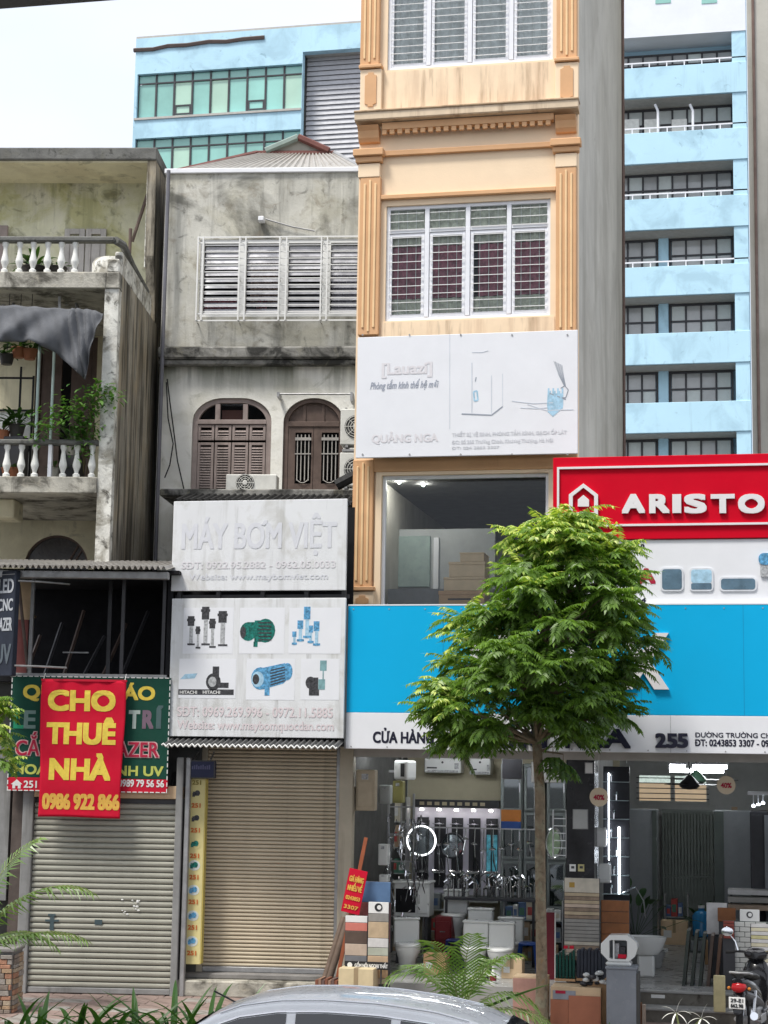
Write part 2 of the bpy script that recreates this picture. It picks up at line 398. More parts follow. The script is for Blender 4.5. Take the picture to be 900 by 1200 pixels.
m_rust = mat('rust red flashing', (.17, .07, .06), .7, var=.2)
m_black = mat('black plastic', (.015, .015, .016), .5, var=.1)
m_wglass = glass('window glass', (.92, .94, .93), refl=.0)
m_sglass = glass('shop window glass', (.93, .95, .96), refl=.0)

# ------------------------------------------------------------------ ground
gr = MB().box(-400, 400, -300, 600, -.4, -.15).build('road', m_asph); tag(gr, kind='structure')
kp = [(60, 20.2), (-5, 20.2), (-40, 20.2 - 35 * math.tan(radians(8)))]
pv = thing('pavement', None, None, kind='structure')
o = MB().prism_z([(60, 60), (60, 20.4), (-5, 20.4), (-40, 20.4 - 35 * math.tan(radians(8))), (-60, 60)], -.3, 0).build('paving_bed', m_conc, pv)
for i in range(26):                                  # kerb stones
    x0 = -18 + i * 1.0; x1 = x0 + .985
    def ky(x): return 20.2 if x > -5 else 20.2 + (x + 5) * math.tan(radians(8))
    MB().prism_z([(x0, ky(x0)), (x1, ky(x1)), (x1, ky(x1) + .195), (x0, ky(x0) + .195)], -.29, .012).build('kerb_stone', m_kerb, pv, bevel=.012)
tm = [MB().box(0, .392, 0, .392, 0, .02).mesh('paver', q, bevel=.006) for q in (m_tileA, m_tileB)]
for i in range(28):
    for j in range(11):
        x, y = -11.2 + i * .4, 21.9 + j * .4 + (-11.2 + i * .4 + 4) * .13 * (1 if -11.2 + i * .4 < -4 else 0)
        obj('paver', tm[0 if RND.random() < .68 else 1], pv, (x, y, -.016 + RND.uniform(.003, .008)), (RND.uniform(-.006, .006), RND.uniform(-.006, .006), radians(7.5) if x < -4 else 0))

# elevated road over the camera, its lip at the top of the view
er = thing('elevated_road', 'dark concrete underside and lip of an elevated road overhead', 'bridge', (0, 0, 0))
m_deck = mat('viaduct concrete', (.16, .155, .15), .9, var=.2, vs=1, bump=.2, streak=('#4a4038', .6, 2, .5))
_d = ray(60, 7.5); zl = 3.3 + _d.z * 15.4 / _d.y
B('deck_slab', er, m_deck, (-60, 60, 8.0, 15.0, zl + .25, zl + 1.1))
B('edge_beam', er, m_deck, (-60, 60, 15.0, 15.4, zl, zl + 1.6), bevel=.03)
for i in range(2): B('girder', er, m_deck, (-60, 60, 8.8 + i * 2.8, 9.5 + i * 2.8, zl - .1, zl + .249))

# ------------------------------------------------------------------ window helpers
def frame_boxes(mb, u0, u1, z0, z1, t, y0, y1):
    mb.box(u0, u0 + t, y0, y1, z0, z1); mb.box(u1 - t, u1, y0, y1, z0, z1)
    mb.box(u0 + t, u1 - t, y0, y1, z0, z0 + t); mb.box(u0 + t, u1 - t, y0, y1, z1 - t, z1); return mb
def curtain(parent, u0, u1, z0, z1, y, m_, waves=6, amp=.04, name='curtain'):
    return MB().grid(lambda a, b: (u0 + (u1 - u0) * a, y + amp * sin(a * waves * 2 * pi) + .01 * sin(b * 7 + a * 3), z0 + (z1 - z0) * b), waves * 8, 4).build(name, m_, parent, smooth=True)

# ------------------------------------------------------------------ orange tube house
oh = fthing(FR, 'orange_townhouse', 'tall narrow cream and ochre townhouse with fluted pilasters and stacked windows', 'house')
uL, uR = FR.u(419, 300), FR.u(677, 250)
zT = FR.z(540, -620)
wTop = FR.rc(455, -75, 648, 76); wMid = FR.rc(452, 237, 645, 373); wBot = FR.rc(447, 556, 643, 712)
def cut(r): return (r[0], r[1], r[2], r[3])
mb = MB(); holes(mb, uL, uR, FR.z(540, 712), zT, [cut(wTop), cut(wMid), cut(wBot)], 0, .22); mb.build('wall', m_cream, oh)
z7 = FR.z(540, 712)
mb = MB().box(uR - .2, uR, .221, 9.2, 3.62, zT); mb.build('side_wall', m_concwall, oh)
mb = MB().box(uL, uL + .2, .221, 9.2, 3.62, zT); mb.build('side_wall', m_concwall, oh)
B('rear_wall', oh, m_concwall, (uL + .2, uR - .2, 9.0, 9.2, 3.62, zT))
B('roof', oh, m_concwall, (uL, uR, 0, 9.2, zT, zT + .2))
B('floor_slab', oh, m_dark2, (uL + .2, uR - .2, .23, 8.9, z7 - .12, z7 - .02)); zc = FR.z(540, 548)
B('floor_slab', oh, m_dark2, (uL + .2, uR - .2, .23, 8.9, zc + .02, zc + .2))
for zz in (FR.z(540, 200), FR.z(540, 384), FR.z(540, 100)):
    B('floor_slab', oh, m_dark2, (uL + .2, uR - .2, .23, 3.4, zz, zz + .12))
B('room_partition', oh, m_dark2, (uL + .2, uR - .2, 3.4, 3.5, zc + .25, zT - .1))
# rain streaked panels below the windows
z0, z1 = FR.z(540, 131), FR.z(540, 79)
B('stained_panel', oh, m_creamst, (FR.u(450, 100), FR.u(652, 100), -.012, 0, z0, z1))
B('stained_panel', oh, m_creamst, (FR.u(447, 380), FR.u(650, 380), -.012, 0, FR.z(540, 400), FR.z(540, 375)))
# pilasters with flutes, capitals and pedestals
def pilaster(xl, xr, yt, yb, side):
    r = FR.rc(xl, yt, xr, yb); B('pilaster', oh, m_orange, (r[0], r[1], -.09, -.001, r[2], r[3]), bevel=.01)
    wd = r[1] - r[0]
    for k in range(3):
        c = r[0] + wd * (.24 + .26 * k); zt = r[3] - wd * (.15 if k == 1 else .32); zb = r[2] + wd * (.35 if k != 1 else .15)
        B('flute', oh, m_orlite, (c - wd * .055, c + wd * .055, -.108, -.0905, zb, zt), bevel=.006)
def octa(u0, u1, z0, z1, c): return [(u0 + c, z0), (u1 - c, z0), (u1 - c, z0 + c * .6), (u1, z0 + c), (u1, z1 - c), (u1 - c, z1 - c * .6), (u1 - c, z1), (u0 + c, z1), (u0 + c, z1 - c * .6), (u0, z1 - c), (u0, z0 + c), (u0 + c, z0 + c * .6)]
def pedestal(xl, xr, yt, yb):
    r = FR.rc(xl, yt, xr, yb); B('pedestal', oh, m_cream, (r[0] - .02, r[1] + .02, -.10, -.001, r[2], r[3]), bevel=.008)
    d = .06; MB().prism(octa(r[0] + d, r[1] - d, r[2] + d, r[3] - d, .05), -.118, -.1005).build('pedestal_panel', m_orange, oh)
for (a, b) in ((425, 447), (653, 677)):
    s_ = 0 if a < 500 else -8
    pilaster(a, b, -120, 79 + s_, 0)
    r = FR.rc(a - 1, 79 + s_, b + 1, 83 + s_); B('capital', oh, m_orange, (r[0] - .02, r[1] + .02, -.14, -.001, r[2], r[3]), bevel=.01)
    pedestal(a, b, 84 + s_, 132 + s_)
for (a, b, s_) in ((422, 446, 4), (652, 676, -8)):
    pilaster(a, b, 206 + s_, 394, 0)
    r = FR.rc(a, 190 + s_, b, 206 + s_); B('capital_block', oh, m_cream, (r[0] - .01, r[1] + .01, -.10, -.001, r[2], r[3]), bevel=.01)
    r = FR.rc(a - 2, 174 + s_, b + 2, 189 + s_); c = (r[3] - r[2])
    B('capital', oh, m_orange, (r[0] - .02, r[1] + .02, -.13, -.001, r[2], r[2] + c * .45), bevel=.012)
    B('capital', oh, m_orange, (r[0] - .05, r[1] + .05, -.18, -.001, r[2] + c * .451, r[3]), bevel=.012)
    r = FR.rc(a, 148 + s_, b, 165 + s_); h = r[3] - r[2]
    MB().prism_x([(-.001, r[2]), (-.09, r[2]), (-.13, r[2] + h * .25), (-.16, r[2] + h * .7), (-.22, r[3]), (-.001, r[3])], r[0], r[1]).build('corbel', m_orange, oh)
pilaster(414, 438, 540, 690, 0)
r = FR.rc(413, 688, 439, 693); B('capital', oh, m_orange, (r[0] - .02, r[1] + .02, -.13, -.001, r[2], r[3]), bevel=.01)
pedestal(414, 438, 694, 716)
r = FR.rc(438, 536, 648, 552); B('lintel_band', oh, m_orange, (r[0], FR.u(677, 545), -.07, -.001, r[2], r[3] + .2), bevel=.01)
B('window_surround', oh, m_cream, (FR.u(440, 630), wBot[0] - .001, -.05, -.001, z7, wBot[3] + .05), (wBot[1] + .001, FR.u(650, 630), -.05, -.001, z7, wBot[3] + .05), (wBot[0] - .001, wBot[1] + .001, -.05, -.001, wBot[3] + .001, wBot[3] + .05))
# cornice, dentils, bands
zc0, zc1 = FR.z(548, 142), FR.z(548, 129)
h = zc1 - zc0
MB().prism_x([(-.001, zc0), (-.24, zc0 + .02), (-.26, zc0 + h * .2), (-.26, zc0 + h * .8), (-.001, zc0 + h * .8)], uL - .03, uR + .03).build('cornice', m_cornice, oh)
B('cornice_top', oh, m_brownst, (uL - .04, uR + .04, -.28, -.001, zc0 + h * .801, zc1), bevel=.01)
nd = 22; ua, ub = FR.u(450, 150), FR.u(650, 150); dw = (ub - ua) / nd
B('bed_mould', oh, m_orange, (ua, ub, -.15, -.0135, FR.z(548, 150), zc0 - .001))
dm = MB().box(0, dw * .62, -.05, 0, 0, .075).mesh('dentil', m_orange, bevel=.006)
for k in range(nd): obj('dentil', dm, oh, (ua + k * dw, -.101, FR.z(548, 150) - .08))
B('string_course', oh, m_orange, (FR.u(446, 178), FR.u(652, 178), -.07, -.0001, FR.z(548, 179), FR.z(548, 173)), bevel=.008)
B('string_course', oh, m_orange, (FR.u(446, 227), FR.u(652, 227), -.07, -.0001, FR.z(548, 230), FR.z(548, 225)), bevel=.008)

m_curt_w = mat('grey white curtain', (.8, .8, .81), .85, var=.2, vs=6)
m_curt_c = mat('patterned cream curtain', (.62, .62, .52), .85, var=.35, vs=14)
m_curt_r = mat('maroon curtain', (.36, .13, .17), .85, var=.5, vs=10)
def casement(parent, r, cols, trans, bars, name='window', yf=.04):
    u0, u1, z0, z1 = r; wn = MB(); frame_boxes(wn, u0, u1, z0, z1, .055, yf, yf + .07)
    win = wn.build(name, m_alu, parent, bevel=.006)
    cw = (u1 - u0) / cols; zt = z1 - trans
    for k in range(1, cols): B('mullion', win, m_alu, (u0 + k * cw - .035, u0 + k * cw + .035, yf - .006, yf + .06, z0 + .056, z1 - .056), bevel=.004)
    if trans:
        for k in range(cols): B('transom', win, m_alu, (u0 + k * cw + .04, u0 + (k + 1) * cw - .04, yf - .003, yf + .058, zt - .04, zt + .02), bevel=.004)
    for k in range(cols):
        a, b = u0 + k * cw + .04, u0 + (k + 1) * cw - .04
        s_ = MB(); frame_boxes(s_, a, b, z0 + .06, zt - .045, .05, yf + .012, yf + .05); s_.build('sash', m_alu, win, bevel=.004)
        B('pane', win, m_wglass, (a + .051, b - .051, yf + .03, yf + .034, z0 + .111, zt - .096))
        if trans: B('pane', win, m_wglass, (a, b, yf + .03, yf + .034, zt + .021, z1 - .056))
        g = MB()
        n = bars
        for i in range(n):
            zz = z0 + .1 + (z1 - z0 - .16) * (i + .5) / n; g.box(a + .01, b - .01, yf - .02, yf - .01, zz - .005, zz + .005)
        for i in range(3):
            x = a + (b - a) * (i + 1) / 4; g.box(x - .005, x + .005, yf + .044, yf + .052, z0 + .06, z1 - .06)
        g.build('window_grille', m_bar, win)
    return win
w1 = casement(oh, wTop, 4, 0, 17)
curtain(w1, wTop[0] + .02, wTop[1] - .02, wTop[2], wTop[3], .125, m_curt_w, 16, .018)
hM = wMid[3] - wMid[2]
w2 = casement(oh, wMid, 4, hM * .215, 13)
curtain(w2, wMid[0] + .02, wMid[1] - .02, wMid[3] - hM * .34, wMid[3], .125, m_curt_c, 14, .018)
curtain(w2, wMid[0] + .02, wMid[0] + (wMid[1] - wMid[0]) * .49, wMid[2] + hM * .205, wMid[3] - hM * .345, .125, m_curt_r, 7, .018)
curtain(w2, wMid[0] + (wMid[1] - wMid[0]) * .56, wMid[1] - .02, wMid[2] + hM * .205, wMid[3] - hM * .345, .125, m_curt_r, 7, .018)
curtain(w2, wMid[0] + .02, wMid[1] - .02, wMid[2], wMid[2] + hM * .2, .125, m_curt_c, 14, .018)
# large shop window on the first floor with a store room behind
wn = MB(); frame_boxes(wn, *wBot, .05, .03, .12); sw = wn.build('shop_window', m_alu, oh, bevel=.006)
B('pane', sw, m_sglass, (wBot[0] + .051, wBot[1] - .051, .07, .076, wBot[2] + .051, wBot[3] - .051))
m_store = mat('store room board', (.42, .44, .44), .7, var=.1)
r = FR.rc(448, 620, 580, 690, 2.6); B('store_partition', oh, m_store, (r[0] - .5, r[1], 2.6, 2.68, z7, r[3]))
r = FR.rc(466, 628, 504, 688, 2.55); B('store_door', oh, mat('pale green glass door', (.30, .38, .36), .3), (r[0], r[1], 2.55, 2.595, r[2], r[3]), bevel=.01)
r = FR.rc(508, 630, 514, 690, 2.55); B('store_door_post', oh, m_alu, (r[0], r[1], 2.54, 2.595, r[2], r[3]))
r = FR.rc(447, 690, 560, 712, 1.5); B('store_counter', oh, mat('store counter', (.2, .215, .23), .6), (uL + .25, r[1] + .4, 1.5, 2.3, z7 - .02, r[3]))
m_down = mat('lit downlight', (1, .97, .9), .5, var=0, emit=500.)
for k, (x, y) in enumerate(((452, 573), (468, 571), (496, 570))):
    yy = (1.1, 1.3, 1.6, 1.9, 1.2, 1.6)[k]; u_ = FR.u(x, y, yy); MB().lathe([(.018, .0), (.018, .03)], (u_, yy, zc - .012), 12).build('downlight', m_down, oh)
m_card = mat('cardboard', (.50, .31, .17), .85, var=.1, vs=6)
m_card2 = mat('pale cardboard', (.66, .49, .31), .85, var=.1, vs=6)
m_ink = mat('black print', (.02, .02, .022), .6, var=0)
yb = .42; bz = None
for i, (x0, y0, x1, y1, lb, pale) in enumerate(((514, 692, 568, 712, 'lowest brown carton of the stack behind the first floor window', 0), (520, 676, 568, 692, 'wide pale carton second from the bottom of the stack behind the window', 1), (526, 658, 568, 676, 'lidded pale carton third from the bottom of the stack behind the window', 1), (539, 647, 567, 658, 'small pale carton on top of the stack behind the first floor window', 1))):
    r = FR.rc(x0, y0, x1, y1, yb); zb = z7 - .02 if bz is None else bz; hh = r[3] - zb
    t = fthing(FR, 'carton', lb, 'box', (r[0] + r[1]) / 2, yb + .26, zb, group='cartons behind the first floor window')
    w2_ = (r[1] - r[0]) / 2; mm = m_card2 if pale else m_card
    B('carton_body', t, mm, (-w2_, w2_, -.25, .25, 0, hh * .8), bevel=.006)
    B('carton_lid', t, mm, (-w2_ - .008, w2_ + .008, -.258, .258, hh * .801, hh - .003), bevel=.006)
    if i == 0: B('worn_print', t, m_ink, (-w2_ * .6, w2_ * .4, -.254, -.2505, hh * .55, hh * .63))
    bz = zb + hh

m_pipe = mat('brown grey pipe', (.20, .14, .12), .7, var=.2)
# ------------------------------------------------------------------ bare concrete building at the frame's edge
ct = fthing(FR, 'concrete_building', 'bare grey brown concrete building rising behind the end of the red sign', 'building')
u0, u1 = FR.u(879, 300, 7.5), FR.u(990, 300, 7.5)
B('wall', ct, m_concwall, (u0, u1, 7.5, 15, 0, zT + 2))
T('rain_pipe', ct, m_pipe, [(u0 + .12, 7.46, 3.6), (u0 + .12, 7.46, zT + 2)], .028)
T('rain_pipe', oh, m_pipe, [(uR + .03, 8.95, 3.7), (uR + .03, 8.95, zT)], .028)

# ------------------------------------------------------------------ pale blue tower (far, right)
bt = fthing(FBR, 'blue_tower', 'pale blue tower block with stacked balconies, dark windows and white rails', 'building')
xl, xr = FBR.u(690, 300), FBR.u(877.5, 300)
pitch = None; par = [(76, 112), (153, 190), (231, 268), (311, 346), (389.5, 426.5), (471, 507), (551, 587), (629, 665)]
zt = FBR.z(805, 40)
B('rear_wall', bt, m_bluebody, (xl - 12, xr, 1.9, 14, 0, zt + 12))
B('wall', bt, m_whitet, (xl, xr, 0, 1.899, zt, zt + 12))
for k in range(3):
    r = FBR.rc(768 + k * 54 - 18 * (k == 2) * 0, -30, 786 + k * 54, 4); B('window', bt, m_gglass, (r[0], r[1], -.03, -.001, r[2], r[3]))
uc = FBR.u(860.5, 300)
B('end_column', bt, m_blue, (uc, xr - .02, .05, 1.88, 0, zt - .001))
prev = zt
for i, (a, b) in enumerate(par):
    z1, z0 = FBR.z(805, a), FBR.z(805, b)
    B('parapet', bt, m_blue, (xl, xr + .02, -.02, .16, z0 + .02, z1), bevel=.02)
    B('balcony_slab', bt, m_gray_soff, (xl, xr - .01, .161, 1.879, z0, z0 + .35))
    if i < 4:
        ra = MB().box(xl, xr, .05, .1, z1 + .24, z1 + .31)
        for k in range(9):
            x = xl + (xr - xl) * (k + .5) / 9; ra.box(x - .03, x + .03, .055, .095, z1, z1 + .239)
        ra.build('balcony_rail', m_alu, bt)
    # windows of this storey, above the parapet
    zw1 = prev - .04 - (.3 if i == 0 else 0); zw0 = z0 + .36
    zm = z1 + (zw1 - z1) * .52
    bays = [(FBR.u(700, a, 1.6), FBR.u(771.5, a, 1.6), 4), (FBR.u(784, a, 1.6), FBR.u(860, a, 1.6), 4)] if i > 2 else [(FBR.u(700, a, 1.6), FBR.u(860, a, 1.6), 9)]
    if i > 2: B('pier', bt, m_blue, (bays[0][1] + .02, bays[1][0] - .02, 1.5, 1.879, zw0, prev - .001))
    for (ba, bb, n) in bays:
        wf = MB(); frame_boxes(wf, ba, bb, zw0, zw1, .1, 1.6, 1.75); wo = wf.build('window', m_fr_dk, bt)
        cw = (bb - ba - .2) / n
        mm_ = MB()
        for k in range(1, n): mm_.box(ba + .1 + k * cw - .05, ba + .1 + k * cw + .05, 1.61, 1.74, zw0 + .1, zw1 - .1)
        mm_.box(ba + .1, bb - .1, 1.605, 1.609, zm - .05, zm + .05); mm_.build('glazing_bars', m_fr_dk, wo)
        for k in range(n):
            for (q0, q1, up) in ((zw0 + .1, zm, 0), (zm, zw1 - .1, 1)):
                pale = RND.random() < ((.75 if i in (5, 6) else .3) if not up else .25)
                B('pane', wo, m_tblind if pale else m_tglass, (ba + .1 + k * cw + .05, ba + .1 + (k + 1) * cw - .05, 1.66 + RND.uniform(0, .01), 1.69, q0 + .05 * up, q1 - .05 * (1 - up)))
    prev = z0
m_acw = mat('dusty white air conditioner casing', (.62, .62, .58), .5, var=.12, vs=5, blot=('#8a8573', .62, 4, .5))
m_acd = mat('air conditioner fan grille', (.05, .05, .05), .6, var=.2)
def outdoor_unit(name, label, loc, rz, W=.8, H=.58, D=.3, group=None, fan=.22, fx=-.12):
    t = thing(name, label, 'air conditioner', loc, rz, group)
    B('casing', t, m_acw, (-W / 2, W / 2, -D / 2, D / 2, .04, H), bevel=.015)
    MB().lathe([(fan, 0), (fan, .012), (fan * .9, .016)], (fx, -D / 2, H / 2 + .02), 24, 'y').build('fan_opening', m_acd, t)
    g = MB()
    for k in range(4): r_ = fan * (.25 + .22 * k); g.tube([(fx + r_ * cos(q), -D / 2 - .022, H / 2 + .02 + r_ * sin(q)) for q in [2 * pi * j / 24 for j in range(25)]], .005, 4, False)
    for k in range(8): q = pi * k / 4; g.tube([(fx, -D / 2 - .022, H / 2 + .02), (fx + fan * cos(q), -D / 2 - .022, H / 2 + .02 + fan * sin(q))], .005, 4, False)
    g.build('fan_guard', m_acw, t)
    MB().lathe([(.04, 0), (.04, .03), (.03, .035)], (fx, -D / 2, H / 2 + .02), 12, 'y').build('hub', m_acw, t)
    B('foot', t, m_metal, (-W * .38, -W * .32, -D / 2, D / 2, 0, .04)); B('foot', t, m_metal, (W * .32, W * .38, -D / 2, D / 2, 0, .04))
    return t
for k, (x, lb) in enumerate(((740, 'air conditioner on the tower balcony nearest the grey party wall'), (764, 'middle air conditioner of three on the tower balcony'), (796, 'air conditioner on the tower balcony beside a white pole'))):
    r = FBR.rc(x - 9, 147, x + 9, 158, .75); outdoor_unit('outdoor_unit', lb, FBR.W((r[0] + r[1]) / 2, .95, FBR.z(805, 190) + .36), 0, (r[1] - r[0]), r[3] - FBR.z(805, 190) + .0, .35, 'air conditioners on the tower balcony', .25)
for k, x in enumerate((771, 812)):
    u_ = FBR.u(x, 140, .4); zb = FBR.z(805, 190) + .35
    o = T('balcony_pole', None, m_alu, [FBR.W(u_, .4, zb), FBR.W(u_, .4, FBR.z(x, 130, .4)), FBR.W(u_ - .15, .42, FBR.z(x, 122, .4))], .07)
    tag(o, ('bent white pole standing between the tower balcony air conditioners', 'bent white pole beyond the last tower balcony air conditioner')[k], 'pole', 'white poles on the tower balcony')

# ------------------------------------------------------------------ pale blue office block (far, left)
bo = fthing(FBL, 'blue_office_block', 'pale blue office block with green glass bands and grey louvred wing', 'building')
x0, x1, x2 = FBL.u(157, 120), FBL.u(353.5, 120), FBL.u(440, 120)
zt = FBL.z(250, 39)
bands = [(81, 133), (157, 212), (236, 290)]
mb = MB(); zb = [(FBL.z(253, b), FBL.z(253, a)) for a, b in bands]
holes(mb, x0, x1, 0, zt, [(x0 + .15, x1 - .02, q0, q1) for q0, q1 in zb], 0, .5); mb.build('wall', m_blue, bo)
B('core', bo, m_dark2, (x0 + .1, x1, .9, 20, 0, zt - .3))
B('parapet', bo, m_blue, (x1 + .001, x2, 0, .5, FBL.z(395, 58), zt)); B('soffit', bo, m_gray_soff, (x1 + .001, x2, .501, 3.0, FBL.z(395, 58) + .01, FBL.z(395, 58) + .3))
B('roof', bo, m_gray_soff, (x0, x2, .02, 20, zt, zt + .12))
for j, (q0, q1) in enumerate(zb):
    n = 9; cw = (x1 - x0 - .17) / n
    for k in range(n):
        a = x0 + .15 + k * cw; zm = q0 + (q1 - q0) * .8
        B('pane', bo, m_gglass2 if RND.random() < .4 else m_gglass, (a + .05, a + cw - .05, .25 + RND.uniform(0, .02), .3, q0 + .05, zm - .04))
        B('pane', bo, m_gglass, (a + .05, a + cw - .05, .25, .3, zm + .04, q1 - .05))
        B('mullion', bo, m_fr_dk, (a - .05, a + .049, .19, .31, q0, q1))
    B('transom', bo, m_fr_dk, (x0 + .15, x1 - .03, .185, .189, q0 + (q1 - q0) * .8 - .04, q0 + (q1 - q0) * .8 + .04))
    B('window_sill', bo, m_gray_soff, (x0 + .05, x1 - .02, -.08, .18, q0 - .12, q0 - .001))
    for k in (2, 6):
        a = x0 + .15 + k * cw; s_ = MB(); frame_boxes(s_, a + .06, a + cw - .06, q0 + .1 + (0 if j else .05), q0 + (q1 - q0) * .28, .08, .2, .245); s_.build('vent_sash', m_fr_dk, bo)
lv = MB(); zz = FBL.z(395, 400); ztop = FBL.z(395, 59)
while zz < ztop:
    lv.add([(x1 + .02, .90, zz), (x2, .90, zz), (x2, .98, zz + .26), (x1 + .02, .98, zz + .26)], [(0, 1, 2, 3)]); zz += .28
lo = lv.build('louvre_panel', m_louv, bo); tag(lo, kind='stuff')
B('louvre_backing', bo, m_louv, (x1 + .01, x2, 1.05, 1.2, 0, ztop))
cr = MB()
pts = [(FBL.u(157 + q[0], q[1]), -.01, FBL.z(157 + q[0], q[1])) for q in ((0, 59), (22, 58), (40, 54), (62, 53), (88, 49), (108, 49), (128, 46), (153, 44))]
cr.tube(pts, .13, 5); cr.build('cracked_render', mat('exposed dark render', (.12, .09, .08), .95), bo)
# ------------------------------------------------------------------ grey rendered house in the middle
mh = fthing(FM, 'grey_townhouse', 'old grey rendered house with white barred window above arched brown shutters', 'house')
ul, ur = FM.u(188, 400), FM.u(440, 400)
zr = FM.z(300, 203); zl0, zl1 = FM.z(300, 430), FM.z(300, 409)
wW = FM.rc(234, 280, 432, 371)
mb = MB(); holes(mb, ul, ur, zl1 - .1, zr, [wW], 0, .22); mb.build('upper_wall', m_render, mh)
aw = FM.rc(224, 466, 317, 600); ad = FM.rc(331, 466, 402, 600)
mb = MB(); holes(mb, ul, ur, 3.9, zl1 - .101, [(aw[0], aw[1], aw[2] - .4, aw[3]), (ad[0], ad[1], ad[2] - .4, ad[3])], .02, .24)
def spandrel(mb, u0, u1, zt, rise, y0, y1, n=10):
    c = (u0 + u1) / 2; hw = (u1 - u0) / 2; rx = min(hw, rise * 1.25)
    for s in (-1, 1):
        cx = c + s * (hw - rx); pts = [(c + s * hw, zt)] + [(cx + s * rx * cos(t), zt - rise + rise * sin(t)) for t in [pi / 2 * k / n for k in range(n + 1)]]
        mb.prism(pts, y0, y1)
spandrel(mb, aw[0], aw[1], aw[3], .42, .02, .24); spandrel(mb, ad[0], ad[1], ad[3], .42, .02, .24)
mb.build('lower_wall', m_white_old, mh)
B('ledge', mh, m_renderd, (ul, ur, -.22, -.001, zl0 + .1, zl1), bevel=.03)
B('ledge_drip', mh, m_renderd, (ul, ur, -.16, -.001, zl0, zl0 + .099), bevel=.02)
B('parapet_cap', mh, m_alu, (ul - .02, ur, -.05, .3, zr, zr + .085), bevel=.01)
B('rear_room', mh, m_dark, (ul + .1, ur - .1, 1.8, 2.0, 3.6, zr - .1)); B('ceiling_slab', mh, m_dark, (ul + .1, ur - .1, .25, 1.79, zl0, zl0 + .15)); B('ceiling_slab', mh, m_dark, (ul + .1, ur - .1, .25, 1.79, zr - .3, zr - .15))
B('party_wall', mh, m_render, (ul, ul + .15, .25, 9, 0, zr - .01))
# hipped corrugated roof with a gablet
rt = MB(); y0r, y1r = .3, 3.6
def rp(px, py, y): u_, z_ = FM.uz(px, py, y); return (u_, y, z_)
eL, eR = rp(206, 201, y0r), rp(432, 201, y0r)
rl, rr = rp(300, 181, y1r), rp(392, 181, y1r)
m_corr_t = m_corr
def corr_quad(mb, a, b, c, d, n, amp):            # a-b eaves, d-c ridge; ribs run up the slope
    a, b, c, d = map(Vector, (a, b, c, d)); nrm = (b - a).cross(d - a).normalized()
    N_ = n * 4; rows = []
    for t in (0, 1):
        p0, p1 = (a, b) if t == 0 else (d, c)
        rows.append([p0.lerp(p1, k / N_) + nrm * (amp * (1 if k % 4 in (1, 2) else 0)) for k in range(N_ + 1)])
    i0 = len(mb.v); mb.v.extend([tuple(p) for p in rows[0] + rows[1]])
    for k in range(N_): mb.f.append((i0 + k, i0 + k + 1, i0 + N_ + 1 + k + 1, i0 + N_ + 1 + k))
corr_quad(rt, eL, eR, rr, rl, 24, .035)
rf = rt.build('roof_slope', m_corr, mh)
gl, gp, grr = rp(312, 180, y1r + .05), rp(350, 164, y1r + .05), rp(386, 180, y1r + .05)
MB().prism([(gl[0], gl[2]), (gp[0], gp[2]), (grr[0], grr[2])], y1r + .05, y1r + .2).build('gable', mat('gable render', (.42, .41, .36), .9), mh)
for a, b, mm in ((gl, gp, mat('grey green flashing', (.26, .33, .30), .6)), (gp, grr, m_rust)):
    T('ridge_cap', mh, mm, [(a[0], a[1] - .08, a[2] + .03), (b[0], b[1] - .08, b[2] + .03)], .07, 6)
T('hip_cap', mh, m_rust, [eL, (rl[0], rl[1], rl[2] + .03)], .05, 6); T('hip_cap', mh, m_metal, [eR, (rr[0], rr[1], rr[2] + .03)], .05, 6)
T('ridge_cap', mh, m_rust, [(rl[0], rl[1], rl[2] + .03), (rr[0], rr[1], rr[2] + .03)], .05, 6)
# barred window: casing, louvred glass, cage of bars
wf = MB(); frame_boxes(wf, *wW, .06, .02, .12); wwin = wf.build('window', m_bar, mh)
nb = 4; cw = (wW[1] - wW[0]) / nb
for k in range(1, nb): B('mullion', wwin, m_bar, (wW[0] + k * cw - .07, wW[0] + k * cw + .07, .015, .11, wW[2] + .061, wW[3] - .061))
m_lou = mat('smoky glass louvre', (.46, .46, .49), .15, var=.4, vs=3)
m_lou2 = mat('pale curtain behind louvres', (.36, .34, .36), .6, var=.3, vs=4)
nl = 11; lm = None
for k in range(nb):
    a, b = wW[0] + k * cw + .08, wW[0] + (k + 1) * cw - .08
    for i in range(nl):
        zz = wW[2] + .08 + (wW[3] - wW[2] - .16) * i / nl
        MB().add([(a, .06, zz), (b, .06, zz), (b, .10, zz + .085), (a, .10, zz + .085)], [(0, 1, 2, 3)]).build('louvre_pane', m_lou, wwin)
m_lpink = mat('pink fabric', (.45, .12, .16), .8, var=.3); m_lbl = mat('faded blue curtain', (.38, .38, .46), .8, var=.2, vs=5)
for k, (mm, f0, f1, h0, h1) in enumerate(((m_lpink, .05, .9, 0, .3), (mat('beige dress', (.40, .30, .26), .8, var=.3), .15, .8, .2, .95), (m_lpink, .3, .55, 0, .3), (m_lbl, .1, .9, .1, .9))):
    kk = (0, 1, 1, 3)[k]; a = wW[0] + kk * cw
    curtain(wwin, a + cw * f0, a + cw * f1, wW[2] + (wW[3] - wW[2]) * h0, wW[2] + (wW[3] - wW[2]) * h1, .3, mm, 4, .03)
cg = FM.rc(230, 277, 436, 375, -.22)
bars = MB()
vx = [FM.u(q, 325, -.22) for q in (231, 237, 280, 287, 327, 335, 376, 383, 424, 431)]
for x in vx: bars.box(x - .012, x + .012, -.23, -.206, cg[2], cg[3])
for zz in (cg[2], cg[3], cg[2] + .12, cg[3] - .1): bars.box(cg[0], cg[1], -.2055, -.19, zz - .012, zz + .012)
